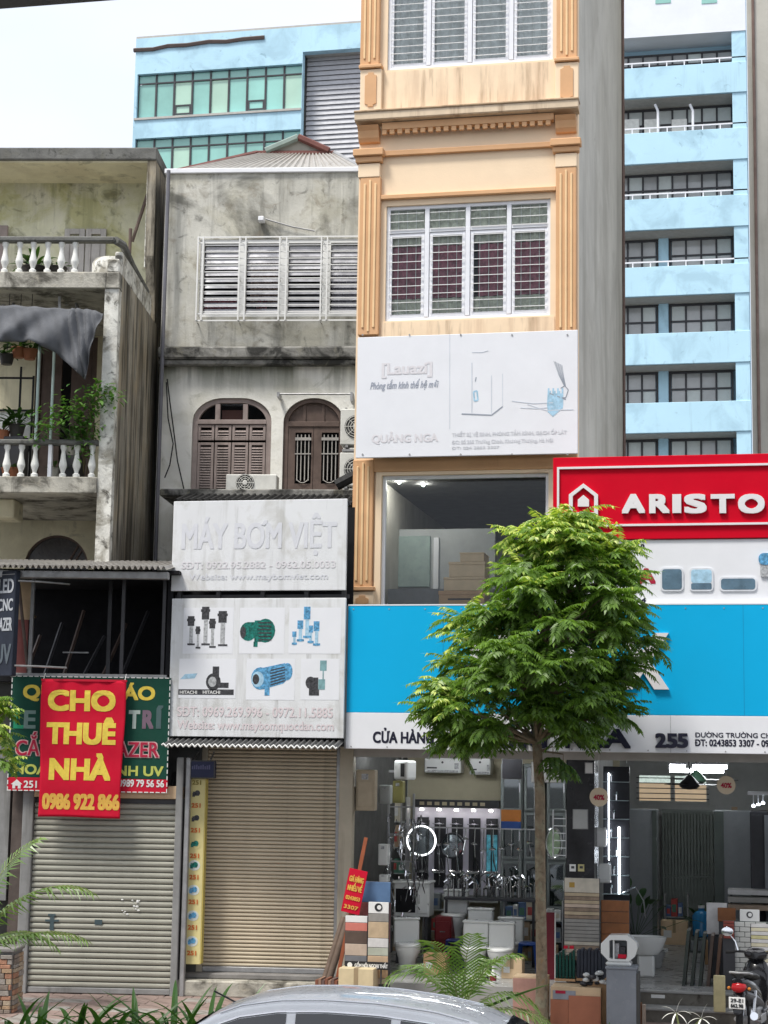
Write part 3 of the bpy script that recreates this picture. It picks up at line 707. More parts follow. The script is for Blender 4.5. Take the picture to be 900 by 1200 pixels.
for x in (vx[0], vx[2], vx[4], vx[6], vx[8]):
    for zz in (cg[2], cg[3], (cg[2] + cg[3]) / 2): bars.box(x - .008, x + .008, -.189, .0, zz - .008, zz + .008)
bars.build('cage_frame', m_bar, wwin)
hb = MB().box(cg[0] + .06, cg[1], -.19, -.172, -.008, .008).mesh('cage_bar', m_bar)
for i in range(11): obj('cage_bar', hb, wwin, (0, 0, cg[2] + .16 + (cg[3] - cg[2] - .3) * i / 10))
# arched shutter window
def archpts(u0, u1, z0, zt, rise, n=10):
    c = (u0 + u1) / 2; hw = (u1 - u0) / 2; rx = min(hw, rise * 1.25); out = [(u0, z0), (u1, z0)]
    for t in [pi / 2 * k / n for k in range(n + 1)]: out.append((c + hw - rx + rx * cos(t), zt - rise + rise * sin(t)))
    for t in [pi / 2 + pi / 2 * k / n for k in range(n + 1)]: out.append((c - hw + rx + rx * cos(t), zt - rise + rise * sin(t)))
    return out
def ring(mb, outer, inner, y0, y1):
    n = len(outer); vs = []
    for y in (y0, y1):
        vs += [(x, y, z) for x, z in outer] + [(x, y, z) for x, z in inner]
    fs = []
    for i in range(n):
        j = (i + 1) % n
        fs += [(i, j, n + j, n + i), (2 * n + i, 3 * n + i, 3 * n + j, 2 * n + j), (i, 2 * n + i, 2 * n + j, j), (n + i, n + j, 3 * n + j, 3 * n + i)]
    mb.add(vs, fs); return mb
au = MB(); ring(au, archpts(aw[0] + .005, aw[1] - .005, aw[2] - .4, aw[3] - .005, .415), archpts(aw[0] + .09, aw[1] - .09, aw[2] - .32, aw[3] - .08, .36), .06, .16)
ao = au.build('arched_window', m_wood_old, mh, fixn=True)
zt_ = FM.z(270, 493)
B('transom_bar', ao, m_wood_old, (aw[0] + .09, aw[1] - .09, .05, .15, zt_ - .05, zt_ + .03), bevel=.008)
for x in (254.5, 287): u_ = FM.u(x, 480); B('mullion', ao, m_wood_old, (u_ - .04, u_ + .04, .055, .15, zt_ + .031, aw[3] - .1))
MB().prism(archpts(aw[0] + .085, aw[1] - .085, zt_, aw[3] - .075, .36), .12, .126).build('fanlight_pane', m_wglass, ao)
B('red_blind', ao, mat('dull red blind', (.16, .07, .06), .8), (FM.u(258, 480), FM.u(285, 480), .2, .22, zt_, FM.z(270, 478)))
zmid = FM.z(270, 517); nl4 = 4; lw = (aw[1] - aw[0] - .18) / nl4
slat_m = {}
for k in range(nl4):
    a = aw[0] + .09 + k * lw; b = a + lw - .012
    for (q0, q1) in ((zmid + .03, zt_ - .06), (aw[2] - .3, zmid - .01)):
        f_ = MB(); frame_boxes(f_, a + .004, b, q0, q1, .045, .07, .11); leaf = f_.build('shutter_leaf', m_wood_old, ao, bevel=.004)
        n = int((q1 - q0 - .10) / .045)
        for i in range(n):
            zz = q0 + .05 + i * .045
            MB().add([(a + .05, .068, zz), (b - .046, .068, zz), (b - .046, .098, zz + .04), (a + .05, .098, zz + .04)], [(0, 1, 2, 3)]).build('slat', m_wood_old, leaf)
# arched balcony door
dd = MB(); ring(dd, archpts(ad[0] + .005, ad[1] - .005, ad[2] - .4, ad[3] - .005, .415), archpts(ad[0] + .08, ad[1] - .08, ad[2] - .32, ad[3] - .07, .36), .06, .16)
do = dd.build('arched_door', m_wood_dk, mh, fixn=True)
zd = FM.z(366, 496)
B('transom_bar', do, m_wood_dk, (ad[0] + .08, ad[1] - .08, .05, .15, zd - .05, zd + .04), bevel=.008)
MB().prism(archpts(ad[0] + .075, ad[1] - .075, zd, ad[3] - .065, .36), .12, .13).build('fanlight_board', m_wood_dk, do)
for x in (356, 378): u_ = FM.u(x, 480); B('mullion', do, m_wood_dk, (u_ - .025, u_ + .025, .10, .119, zd + .041, ad[3] - .09))
mid = (ad[0] + ad[1]) / 2
for s in (0, 1):
    a, b = (ad[0] + .085, mid - .004) if s == 0 else (mid + .004, ad[1] - .085)
    g = FM.rc(*((345, 506, 364, 566) if s == 0 else (376, 506, 396, 566)))
    lf = MB(); holes(lf, a, b, ad[2] - .3, zd - .055, [(g[0], g[1], g[2], g[3])], .07, .12); leaf = lf.build('door_leaf', m_wood_dk, do)
    B('pane', leaf, m_wglass, (g[0], g[1], .1, .105, g[2], g[3]))
    gg = MB(); c = (g[0] + g[1]) / 2; wd = (g[1] - g[0])
    for q in (.15, .38, .62, .85): gg.box(g[0] + wd * q - .008, g[0] + wd * q + .008, .05, .066, g[2] + .05, g[3] - .04)
    gg.box(g[0], g[1], .04, .049, g[3] - .14, g[3] - .09); gg.box(g[0], g[1], .04, .049, g[2] + .5, g[2] + .52)
    gg.tube([(g[0] + wd * .15 + wd * .7 * t, .045, g[2] + .06 - .05 * sin(pi * t)) for t in [k / 8 for k in range(9)]], .008, 5)
    gg.build('door_grille', mat('dull grille paint', (.42, .40, .37), .6, var=.15), leaf)
# things on the wall
t = fthing(FM, 'security_camera', 'small camera on a thin arm fixed above the white barred window', 'camera', FM.u(309, 259), 0, FM.z(309, 259))
B('camera_housing', t, m_alu, (-.07, .03, -.2, -.02, -.05, .03), bevel=.01); T('arm', t, m_metal, [(.04, -.05, .02), (.5, -.05, -.12), (.9, -.05, -.2)], .014)
t = fthing(FM, 'clothes_rail', 'thin metal rail on two brackets above the arched brown door', 'rail', FM.u(367, 466), 0, FM.z(367, 466))
a_, b_ = FM.u(326, 466, -.3) - FM.u(367, 466), FM.u(412, 465, -.3) - FM.u(367, 466)
T('rail', t, m_metal, [(a_, -.3, 0), (b_, -.3, 0)], .016); B('bracket', t, m_metal, (a_ - .02, a_ + .02, -.32, -.001, -.05, .03)); B('bracket', t, m_metal, (b_ - .02, b_ + .02, -.32, -.001, -.12, .03))
# concrete canopy over the pump shop, air conditioners standing on it
can = fthing(FM, 'shop_canopy', 'dirty concrete canopy with a black sheet edge above the pump shop signs', 'canopy')
zc_ = FM.z(300, 573, -1.6); m_blk_sheet = mat('tar black sheet', (.022, .022, .022), .7, var=.4, vs=6)
B('slab', can, m_renderd, (FM.u(187, 575, -1.6), FM.u(418, 575, -1.6), -1.6, -.001, zc_ - .12, zc_), bevel=.02)
a_ = FM.u(205, 585, -2.6); b_ = FM.u(412, 585, -2.6); zb_ = FM.z(300, 589, -2.7)
cs = MB(); corr_quad(cs, (a_, -2.7, zb_), (b_, -2.7, zb_), (b_, -1.6, zc_ - .125), (a_, -1.6, zc_ - .125), 26, .05); cs.build('edge_sheet', m_blk_sheet, can)
T('rolled_sheet', can, m_blk_sheet, [(FM.u(394, 572, -2.0), -2.0, zc_ + .0), (FM.u(416, 566, -2.0), -2.0, zc_ + .16)], .09, 8)
outdoor_unit('outdoor_unit', 'dusty white outdoor air conditioner standing on the canopy under the arched shutters', FM.W(FM.u(296, 565, -.9), -.9, zc_), FM.yaw, .84, .33, .3, None, .15, -.1)
for k, (yt, yb_, lb) in enumerate(((481, 526, 'upper of two outdoor air conditioners hung beside the white billboard'), (532, 574, 'lower of two outdoor air conditioners, half hidden beside the fluted pilaster'))):
    z_ = FM.z(410, yb_, -1.0); h_ = FM.z(410, yt, -1.0) - z_
    outdoor_unit('outdoor_unit', lb, FM.W(FM.u(400, 500, -1.0) + .36, -1.0, z_), FM.yaw, .72, h_, .3, 'air conditioners beside the billboard', .19, -.1)
br = fthing(FM, 'wall_bracket', 'steel bracket carrying the two air conditioners beside the billboard', 'bracket')
for yb_ in (528, 577): B('bracket_arm', br, m_metal, (FM.u(402, 520, -1.0), FM.u(402, 520, -1.0) + .62, -1.15, -.0, FM.z(410, yb_, -1) - .04, FM.z(410, yb_, -1) - .002))
T('bracket_post', br, m_metal, [(FM.u(405, 520, -.6), -.6, zc_), (FM.u(405, 520, -.6), -.6, FM.z(405, 478, -.6))], .02)
# cables down the joint between the houses
m_cable = mat('black cable', (.02, .02, .02), .6, var=0)
for k, (pts, lb) in enumerate(((((196, 444), (199, 470), (203, 500), (208, 540), (216, 575)), 'black cable sagging in front of the whitewashed wall'), (((195, 448), (197, 490), (203, 520), (199, 545), (193, 560)), 'thin black cable looped at the joint of the two old houses'))):
    o = T('cable', None, m_cable, [FM.W(FM.u(x, y, -.12), -.12, FM.z(x, y, -.12)) for x, y in pts], .012, 5); tag(o, lb, 'cable', 'cables at the house joint')
o = T('rain_pipe', None, mat('grey drain pipe', (.16, .16, .18), .6), [FM.W(FM.u(189.5, 440, -.2), -.2, FM.z(189, 200, -.2)), FM.W(FM.u(189.5, 440, -.2), -.2, 3.9)], .035, 8); tag(o, 'grey rain pipe running down the joint between the two old houses', 'pipe')

# ------------------------------------------------------------------ balcony house on the left
bh = fthing(FL, 'balcony_house', 'weathered old house with white balusters, deep loggia and flat roof slab', 'house')
uE = FL.u(136, 430); uW = FL.u(-90, 430); YB = 3.1
zts, ztb = FL.z(70, 319), FL.z(70, 338); zls, zlb = FL.z(70, 559), FL.z(70, 578)
zaw0 = FLS.z(115, 669)
B('pier', bh, m_lpier, (uE - .22, uE, 0, .22, zaw0, ztb - .001))
B('side_wall', bh, m_lside, (uE - .2, uE - .002, .221, 9.0, zaw0, zts + .02))
B('terrace_slab', bh, m_lslab, (uW, uE - .201, -.03, 4.3, ztb, zts), (uE - .2005, uE + .01, -.03, .219, ztb, zts), bevel=.012)
B('loggia_slab', bh, m_lslab, (uW, uE - .221, -.04, YB + .18, zlb, zls), bevel=.012)
# loggia back wall with a dark door, lower wall with an arched window
dr = FL.rc(40, 395, 112, 548, YB); zd0 = zls + .002
mb = MB(); holes(mb, uW, uE - .201, zls, ztb, [(dr[0], dr[1], zls, dr[3])], YB, YB + .2); mb.build('loggia_wall', m_lcream, bh)
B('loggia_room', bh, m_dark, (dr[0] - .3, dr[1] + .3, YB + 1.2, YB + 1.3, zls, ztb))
dl = B('door_frame', bh, m_wood_dk, (dr[0], dr[0] + .09, YB + .02, YB + .15, zd0, dr[3]), (dr[1] - .09, dr[1], YB + .02, YB + .15, zd0, dr[3]), (dr[0] + .09, dr[1] - .09, YB + .02, YB + .15, dr[3] - .09, dr[3]))
B('door_leaf', bh, m_wood_dk, (dr[0] + .1, dr[0] + .45, YB + .05, YB + .1, zd0, dr[3] - .1)); B('door_leaf', bh, m_wood_dk, (dr[1] - .45, dr[1] - .1, YB + .05, YB + .1, zd0, dr[3] - .1))
ar = FL.rc(29, 627, 104, 664, YB); cxa = (ar[0] + ar[1]) / 2; ra_ = (ar[1] - ar[0]) / 2
mb = MB(); holes(mb, uW, uE - .201, 0, zlb, [(ar[0], ar[1], ar[2] - 1.2, ar[3])], YB, YB + .2)
for s in (-1, 1):
    mb.prism([(cxa + s * ra_, ar[3])] + [(cxa + s * ra_ * cos(t), ar[3] - ra_ + ra_ * sin(t)) for t in [pi / 2 * k / 14 for k in range(15)]], YB, YB + .2)
mb.build('lower_wall', m_lcream, bh)
hp = [(cxa + ra_ * cos(t), ar[3] - ra_ + ra_ * sin(t)) for t in [pi * k / 20 for k in range(21)]]
MB().prism([(ar[0], ar[2] - 1.2), (ar[1], ar[2] - 1.2)] + hp, YB + .08, YB + .1).build('arched_pane', mat('dusty dark pane', (.055, .05, .048), .25, var=.2), bh)
aw_ = MB()
for k in range(20): aw_.tube([(hp[k][0], YB + .06, hp[k][1]), (hp[k + 1][0], YB + .06, hp[k + 1][1])], .035, 6)
aw_.build('arch_frame', m_wood_dk, bh)
T('glazing_bar', bh, m_wood_dk, [(cxa + .15, YB + .07, ar[2]), (cxa + .38, YB + .07, ar[3] - .12)], .02); T('glazing_bar', bh, m_wood_dk, [(cxa + .25, YB + .07, ar[2]), (cxa + .46, YB + .07, ar[3] - .18)], .015)
B('soffit_beam', bh, m_lcream, (FL.u(-30, 590, 1.0), FL.u(24, 590, 1.0), .6, 1.2, zlb - .3, zlb - .001), bevel=.02)
# balusters and rails
prof = [(.055, 0), (.055, .05), (.03, .07), (.035, .1), (.06, .17), (.062, .2), (.04, .3), (.03, .4), (.038, .43), (.05, .45), (.05, .5)]
def balustrade(zb, zt, xs, yrow, name):
    H = zt - zb; pm = MB().lathe([(r, z / .5 * H) for r, z in prof], (0, 0, 0), 12).mesh('baluster', m_balus, smooth=True)
    for x in xs: obj('baluster', pm, bh, (FL.u(x, yrow, .06), .06, zb), (0, 0, RND.uniform(0, 1)))
zr0, zr1 = FL.z(60, 283), FL.z(60, 277)
balustrade(zts, zr0, [-60, -43, -27, -10, 6, 23, 39, 56, 72, 88], 300, 't')
B('terrace_rail', bh, m_lroof, (uW, uE - .1, -.02, .14, zr0, zr1), bevel=.02)
T('terrace_rail', bh, m_lroof, [(uE - .1, .06, (zr0 + zr1) / 2), (uE - .02, .3, (zr0 + zr1) / 2 - .01), (uE - .04, 1.2, zr0 - .05), (uE - .06, 2.6, zr0 - .1)], .065, 8)
B('corner_block', bh, m_lpier, (uE - .2, uE - .004, .0, .2, zts + .001, zts + .22), bevel=.02)
B('side_parapet', bh, m_lpier, (uE - .13, uE - .01, .24, 2.9, zts + .021, zr0 - .09), bevel=.015)
zq0, zq1 = FL.z(60, 521), FL.z(60, 515)
balustrade(zls, zq0, [-58, -41, -25, -8, 8, 25, 41, 74, 90, 108], 540, 'l')
B('loggia_rail', bh, m_lroof, (uW, uE - .222, -.02, .14, zq0, zq1), bevel=.02)
B('rail_post', bh, m_alu, (FL.u(56, 540), FL.u(60, 540), .0, .1, zls + .001, zq0 - .001))
# set back top storey and its roof slab
Y1, Y2 = 3.05, 4.25; zs0, zs1 = FL.z(90, 187, Y1), FL.z(90, 172.5, Y1); uE2 = FL.u(181, 230, Y1)
B('roof_slab', bh, m_lroof, (uW - 1, uE2 + .02, Y1, 9, zs0, zs1), bevel=.02)
B('roof_soffit', bh, m_lcream, (uW - 1, uE2 - .1, Y1 + .06, Y2, zs0 - .03, zs0 - .001))
B('terrace_wall', bh, m_lwall, (uW - 1, uE2 - .16, Y2, Y2 + .2, zts - .2, zs0 - .001))
zf = FL.z(183, 330, Y1)
MB().prism_x([(Y1 + .05, zs0 - .002), (Y1 + .12, zf + .5), (Y1 + .3, zf), (Y1 + .5, zts - .1), (8.9, zts - .1), (8.9, zs0 - .002)], uE2 - .15, uE2).build('fin_wall', m_lside, bh)
B('fin_edge', bh, m_lpier, (uE2 - .17, uE2 - .151, Y1 + .14, Y2 - .001, zf + .3, zs0 - .035))
T('brace', bh, m_wood_dk, [(uE2 - .2, Y1 + .4, FL.z(178, 228, Y1 + .4)), (FL.u(155, 283, Y1 + .4), Y1 + .4, FL.z(155, 283, Y1 + .4))], .03)
T('brace', bh, m_wood_dk, [(FL.u(153, 268, Y1 + .3), Y1 + .3, FL.z(153, 268, Y1 + .3)), (FL.u(153, 268, Y1 + .3), Y1 + .3, zts)], .03)
MB().lathe([(.32, 0), (.34, .1), (.34, .75), (.30, .82)], (FL.u(132, 310, 2.2), 2.2, zts + .001), 20).build('water_drum', m_lpier, bh, smooth=True)
sh = FL.rc(75, 269, 125, 318, Y2)
m_shut = mat('pale faded shutter', (.44, .42, .40), .8, var=.15, vs=4, streak=('#6d645c', .55, 5, .6))
wd = (sh[1] - sh[0]) / 2
for k in range(2):
    a = sh[0] + k * wd; f_ = MB(); frame_boxes(f_, a + .01, a + wd - .01, zts, sh[3], .1, Y2 - .06, Y2 - .012); lf = f_.build('shutter', m_shut, bh, bevel=.006)
    for q in range(2):
        q0 = zts + .1 + q * (sh[3] - zts - .2) / 2; B('shutter_panel', lf, m_shut, (a + .111, a + wd - .111, Y2 - .045, Y2 - .003, q0 + .03, q0 + (sh[3] - zts - .2) / 2 - .03), bevel=.01)
so_ = FL.rc(-20, 265, 9, 318, Y2); B('shutter', bh, m_wood_old, (so_[0], so_[1], Y2 - .06, Y2 - .002, zts, so_[3]), bevel=.01)
# iron grille of the loggia
gi = fthing(FL, 'iron_grille', 'low wrought iron scroll grille inside the loggia behind the potted plants', 'grille', 0, .9, zls)
ga, gb = FL.u(-40, 500, .9), FL.u(38, 500, .9); gt = FL.z(20, 480, .9) - zls
B('grille_frame', gi, m_black, (ga, gb, -.015, .015, gt - .03, gt), (ga, gb, -.015, .015, .05, .08), (gb - .03, gb, -.015, .015, 0, gt + .55), ((ga + gb) / 2 + .3, (ga + gb) / 2 + .33, -.0145, .0145, 0, gt + .7), (ga, gb, -.0145, .0145, gt + .5, gt + .53))
for k in range(7):
    c = ga + (gb - ga) * (k + .5) / 7; rr_ = (gb - ga) / 15
    sp = [(c + rr_ * (1 - .75 * j / 30) * cos(.4 * j), 0, gt * .5 + rr_ * 1.5 * (1 - .75 * j / 30) * sin(.4 * j)) for j in range(31)]
    T('scroll', gi, m_black, sp, .012, 5)
B('backing_sheet', gi, m_balus, (ga, gb, .03, .04, .08, gt - .03))
# poles carrying the tarpaulin
m_green = mat('pale green steel pipe', (.42, .52, .48), .4, .2)
for k, (xa, ya, xb, yb_, lb) in enumerate(((47, 395, 42, 508, 'slanted pale pipe holding up the grey tarpaulin'), (64, 400, 59, 520, 'thin pale pipe beside the slanted one under the tarpaulin'), (70, 338, 70, 362, 'short white hanger pipe between terrace slab and tarpaulin'))):
    y_ = .25 + .12 * k; zlo = zls if k < 2 else FL.z(xb, yb_, y_); zhi = ztb if k == 2 else FL.z(xa, ya, y_)
    o = T('pipe_pole', None, m_green if k < 2 else m_alu, [FL.W(FL.u(xb, yb_, y_), y_, zlo), FL.W(FL.u(xa, ya, y_), y_, zhi)], .024); tag(o, lb, 'pole', 'loggia pipes')
# tarpaulin
def poly(pts, t):
    t = t * (len(pts) - 1); i = min(int(t), len(pts) - 2); f = t - i; return tuple(a + (b - a) * f for a, b in zip(pts[i], pts[i + 1]))
m_tarp = mat('grey shade cloth', (.115, .12, .13), .85, var=.15, vs=5, bump=.35, bs=60)
top = [(-60, 362), (-20, 361), (20, 360), (52, 363), (85, 364), (94, 364), (108, 365), (123, 370)]
bot = [(-60, 410), (-20, 410), (10, 405), (40, 404), (70, 418), (95, 441), (104, 449), (114, 402)]
tp = MB()
def tf(a, b):
    x0, y0 = poly(top, a); x1, y1 = poly(bot, a); px, py = x0 + (x1 - x0) * b, y0 + (y1 - y0) * b
    sag = 5 * sin(pi * b) * sin(a * 9) * (1 if a < .7 else .3)
    y_ = -.12 - .16 * sin(b * pi * .6) + .05 * sin(a * 26 + b * 5) * (.3 + b) + .03 * sin(a * 60 - b * 9)
    u_, z_ = FL.uz(px, py + sag, 0.); return (u_, y_, z_)
tp.grid(tf, 70, 14)
o = tp.build('tarpaulin', m_tarp, None, FL.o, (0, 0, FL.yaw), smooth=True); tag(o, 'grey shade cloth draped across the loggia with one corner hanging', 'tarpaulin')
sol = o.modifiers.new('thickness', 'SOLIDIFY'); sol.thickness = .006
# clothes rail brackets under the slab
for k, x in enumerate((4, 78)):
    o = T('slab_bracket', None, m_metal, [FL.W(FL.u(x, 340, 1), 1.0, ztb), FL.W(FL.u(x + 12, 348, 1), .9, FL.z(x + 12, 349, .9)), FL.W(FL.u(x + 13, 358, .9), .9, FL.z(x + 13, 361, .9))], .03); tag(o, ('bent iron bracket hanging over the tarpaulin at the far end', 'bent iron bracket hanging over the middle of the tarpaulin')[k], 'bracket', 'iron brackets under the terrace')
# ------------------------------------------------------------------ sign materials
m_signw = mat('white sign vinyl', (.76, .77, .80), .45, var=.03, vs=2, streak=('#9a9a9c', .66, 2.2, .35))
m_signd = mat('weathered white sign vinyl', (.72, .73, .74), .5, var=.05, vs=1.2, streak=[('#9a9992', .52, 3.2, .5), ('#6d6a60', .62, 8, .5)], blot=('#b4b2aa', .52, 2, .5))
m_green_s = mat('bottle green sign', (.004, .055, .036), .75, var=.1, vs=2)
m_red_s = mat('red sign strip', (.52, .006, .03), .7, var=.06)
m_redcloth = mat('red banner cloth', (.56, .003, .028), .85, var=.07, vs=3)
m_yel = mat('yellow print', (.74, .56, .08), .6, var=.12, vs=18)
m_yel2 = mat('orange yellow print', (.72, .42, .08), .6, var=.12, vs=18)
m_wprint = mat('white print', (.72, .72, .70), .5, var=.03)
m_fade = mat('faded pinkish print', (.70, .68, .70), .55, var=.03, vs=9)
m_fade2 = mat('faded rose print', (.68, .60, .61), .55, var=.04, vs=9)
m_fade3 = mat('faded grey print', (.655, .665, .70), .55, var=.03, vs=9)
m_aris = mat('glossy red board', (.58, .0, .016), .5, spec=.12, var=.05, vs=1.5)
m_bsign = mat('bright blue sign film', (.0, .40, .73), .5, spec=.2, var=.03, vs=1, streak=('#1f8fc4', .66, 2.5, .25))
m_raise = mat('raised white letters', (.74, .72, .73), .4, var=.03)
m_navy = mat('dark navy letters', (.012, .012, .03), .4, var=.05)
m_blueprint = mat('blue machine print', (.10, .30, .50), .5, var=.7, vs=26)
m_teal = mat('teal machine print', (.01, .15, .12), .5, var=.8, vs=26)
m_dkprint = mat('dark machine print', (.05, .05, .055), .5, var=.8, vs=28)
m_gprint = mat('grey machine print', (.40, .41, .42), .5, var=.5, vs=28)
m_lbprint = mat('pale blue print', (.36, .56, .70), .5, var=.25, vs=14)

# ------------------------------------------------------------------ corner shop (red banner)
cs = fthing(FLS, 'corner_shop_front', 'dark mezzanine opening and roller shutter frame under a corrugated awning', 'shop')
zaw = FLS.z(100, 667, -.5)
a_, b_ = FLS.u(-40, 667, -.6), FLS.u(198, 667, -.6)
s_ = MB(); corr_quad(s_, (a_, -.75, zaw - .02), (b_, -.75, zaw - .02), (b_, .9, zaw + .25), (a_, .9, zaw + .25), 36, .045); s_.build('awning_sheet', m_corr, cs)
uA, uB = FLS.u(36, 735), FLS.u(196, 735)
B('awning_beam', cs, m_metal, (a_ + .1, b_ - .02, -.55, -.4, FLS.z(110, 678, -.5), zaw - .03), bevel=.008)
zv0, zv1 = FLS.z(115, 790), FLS.z(115, 678)
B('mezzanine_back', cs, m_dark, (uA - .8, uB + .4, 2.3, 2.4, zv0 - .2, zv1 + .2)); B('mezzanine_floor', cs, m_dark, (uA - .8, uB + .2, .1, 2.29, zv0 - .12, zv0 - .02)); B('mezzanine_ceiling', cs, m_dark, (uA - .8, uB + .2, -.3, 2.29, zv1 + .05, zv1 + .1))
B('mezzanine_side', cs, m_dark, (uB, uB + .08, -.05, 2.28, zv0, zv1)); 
m_orb = mat('cream plywood panel', (.62, .45, .28), .6, var=.15); m_rdb = mat('dull red panel', (.30, .10, .09), .6, var=.15)
pr = FLS.rc(18, 682, 35, 790, .1); zpm = FLS.z(26, 726, .1)
B('side_panel', cs, m_orb, (pr[0], pr[1], .1, .14, zpm, pr[3])); B('side_panel', cs, m_rdb, (pr[0] - .05, pr[1] - .03, .1, .14, pr[2], zpm - .001))
T('diagonal_strut', cs, m_wood_dk, [(FLS.u(21, 682, .02), .02, zv1), (FLS.u(32, 775, .02), .02, FLS.z(32, 778, .02))], .025)
for x in (37, 144, 192): u_ = FLS.u(x, 735); B('opening_post', cs, m_metal if x < 50 else m_fr_dk, (u_ - .025, u_ + .025, -.03, .03, zv0, zv1 + .04))
for x in (128,): u_ = FLS.u(x, 735, .8); B('opening_post', cs, m_fr_dk, (u_ - .03, u_ + .03, .8, .86, zv0 - .02, zv1 + .05))
B('sill_rail', cs, m_metal, (FLS.u(13, 790), uB + .03, -.06, .06, zv0 - .06, zv0), bevel=.01)
t_ = fthing(FLS, 'storage_clutter', 'leaning boards and a pale strip light inside the dark mezzanine', 'boards', FLS.u(90, 760, 1.2), 1.2, zv0 - .02)
for q in range(6): T('leaning_board', t_, m_fr_dk if q % 2 else m_wood_dk, [(-.8 + q * .3, 0, 0), (-.7 + q * .34, .5, .7 + .2 * (q % 3))], .03, 4)
B('strip_light', t_, m_metal, (-.15, .25, -.3, -.27, .38, .4)); B('shelf_board', t_, mat('tan board', (.3, .2, .12), .7), (-1.1, -.7, -.3, .2, .95, .98))
# shop wall behind, shutter guides
zsh0 = .02; sl_, sr_ = FLS.u(36, 1050), FLS.u(203, 1050)
m_gray_pier = mat('grey painted pier', (.25, .25, .245), .7, var=.2, vs=3, streak=('#4a4742', .56, 4, .6))
slat_w = mat('olive grey shutter slat', (.36, .355, .30), .5, .1, var=.1, vs=3, streak=('#55513f', .6, 4, .5))
slat_b = mat('beige shutter slat', (.60, .52, .39), .5, .1, var=.1, vs=2, streak=('#5f5240', .6, 3, .5), blot=('#8d8267', .62, 1.2, .4))
B('guide_rail', cs, m_gray_pier, (sl_ - .16, sl_, -.06, .12, 0, 3.4), bevel=.01); B('guide_rail', cs, m_gray_pier, (sr_, sr_ + .1, -.06, .12, 0, 3.4), bevel=.01)
B('guide_rail', cs, m_metal, (sr_ + .13, sr_ + .2, -.03, .1, 0, 3.4), bevel=.01)
B('shutter_box', cs, m_orb, (sl_ - .1, sr_ + .1, -.05, .3, FLS.z(120, 935), FLS.z(120, 920)), bevel=.01)
B('back_wall', cs, m_dark2, (FLS.u(-60, 1050, .4), sr_ + .3, .35, .45, 0, zv0 - .13))
B('side_pier', cs, mat('dark timber pier', (.10, .08, .07), .8, var=.3), (FLS.u(14, 1000, .1), sl_ - .161, .0, .2, 0, 3.5))
B('side_pier', cs, m_gray_pier, (FLS.u(-40, 1000, .1), FLS.u(10, 1000, .1), .05, .25, 1.3, 3.6))
def slat_mesh(w_, p, m_):
    return MB().prism_x([(0, 0), (-.012, .004), (-.03, p * .25), (-.034, p * .5), (-.03, p * .75), (-.01, p * .93), (0, p * .93)], 0, w_).mesh('slat', m_)
sh = fthing(FLS, 'roller_shutter', 'closed olive grey roller shutter with paint marks below the red banner', 'shutter', 0, 0, 0)
p = .082; sm_ = slat_mesh(sr_ - sl_ - .012, p, slat_w); zt_ = FLS.z(120, 934) - .02; n = int((zt_ - zsh0 - .08) / p)
for i in range(n): obj('slat', sm_, sh, (sl_ + .006, .03 + RND.uniform(-.002, .002), zsh0 + .08 + i * p))
B('bottom_bar', sh, m_gray_pier, (sl_ + .005, sr_ - .005, -.02, .05, zsh0, zsh0 + .078), bevel=.008)
B('backing', sh, m_fr_dk, (sl_ + .004, sr_ - .004, .034, .05, zsh0 + .08, zt_))
m_paint = mat('blue grey spray paint', (.06, .09, .10), .7)
u_, z_ = FLS.uz(61, 1080); mk = MB().box(u_ - .03, u_ + .03, -.010, -.006, z_ - .12, z_ + .1).box(u_ - .1, u_ + .1, -.011, -.0065, z_ + .0, z_ + .03).box(u_ - .06, u_ + .05, -.012, -.0068, z_ + .08, z_ + .11)
u_, z_ = FLS.uz(115, 1081); mk.box(u_ - .05, u_ + .06, -.012, -.006, z_ - .03, z_ + .04); mk.build('paint_mark', m_paint, sh)
wm = MB()
for q in range(14):
    u_, z_ = FLS.uz(RND.uniform(143, 168), RND.uniform(1054, 1072)); wm.lathe([(RND.uniform(.006, .016), 0), (.005, .004)], (u_, -.008, z_), 6, 'y', sx=1.6)
wm.build('paint_spatter', m_wprint, sh)

# green sign
gs = fthing(FLS, 'green_shop_sign', 'green signboard with yellow lettering and a red strip, behind the red banner', 'sign', 0, -.15, 0)
g = FLS.rc(11, 793, 198, 928, -.15); zrd = FLS.z(105, 912, -.15)
B('board', gs, m_green_s, (g[0], g[1], 0, .06, zrd, g[3]), bevel=.006); B('red_strip', gs, m_red_s, (g[0], g[1], 0, .06, g[2], zrd - .001), bevel=.006)
ed = MB()
for k in range(28):
    a = g[0] + (g[1] - g[0]) * k / 28; ed.box(a, a + .06, -.006, .0, g[3] - .012, g[3]); ed.box(a, a + .06, -.006, .0, g[2], g[2] + .014)
for k in range(18):
    a = g[2] + (g[3] - g[2]) * k / 18; ed.box(g[0], g[0] + .014, -.0055, 0, a, a + .06); ed.box(g[1] - .014, g[1], -.0055, 0, a, a + .06)
ed.build('edge_trim', m_wprint, gs)
def gtext(fr, par, body, m_, x0, x1, yt, yb, y, bold=.05, **k):
    k.setdefault('depth', .0025)
    r = fr.rc(x0, yt, x1, yb, y); return lettering(par, body, m_, r[0], r[1], r[2], r[3], k.pop('yl', 0) - .001, bold, **k)
gtext(FLS, gs, 'QUẢNG CÁO', m_yel, 28, 181, 804, 819, -.15, .06)
for (x0, x1, ch, c) in ((17, 27, 'L', m_teal), (29, 41, 'E', m_gprint)): gtext(FLS, gs, ch, mat('faded ' + ch + ' letter', {'L': (.02, .28, .14), 'E': (.16, .24, .22)}[ch], .5), x0, x1, 833, 853, -.15, .05)
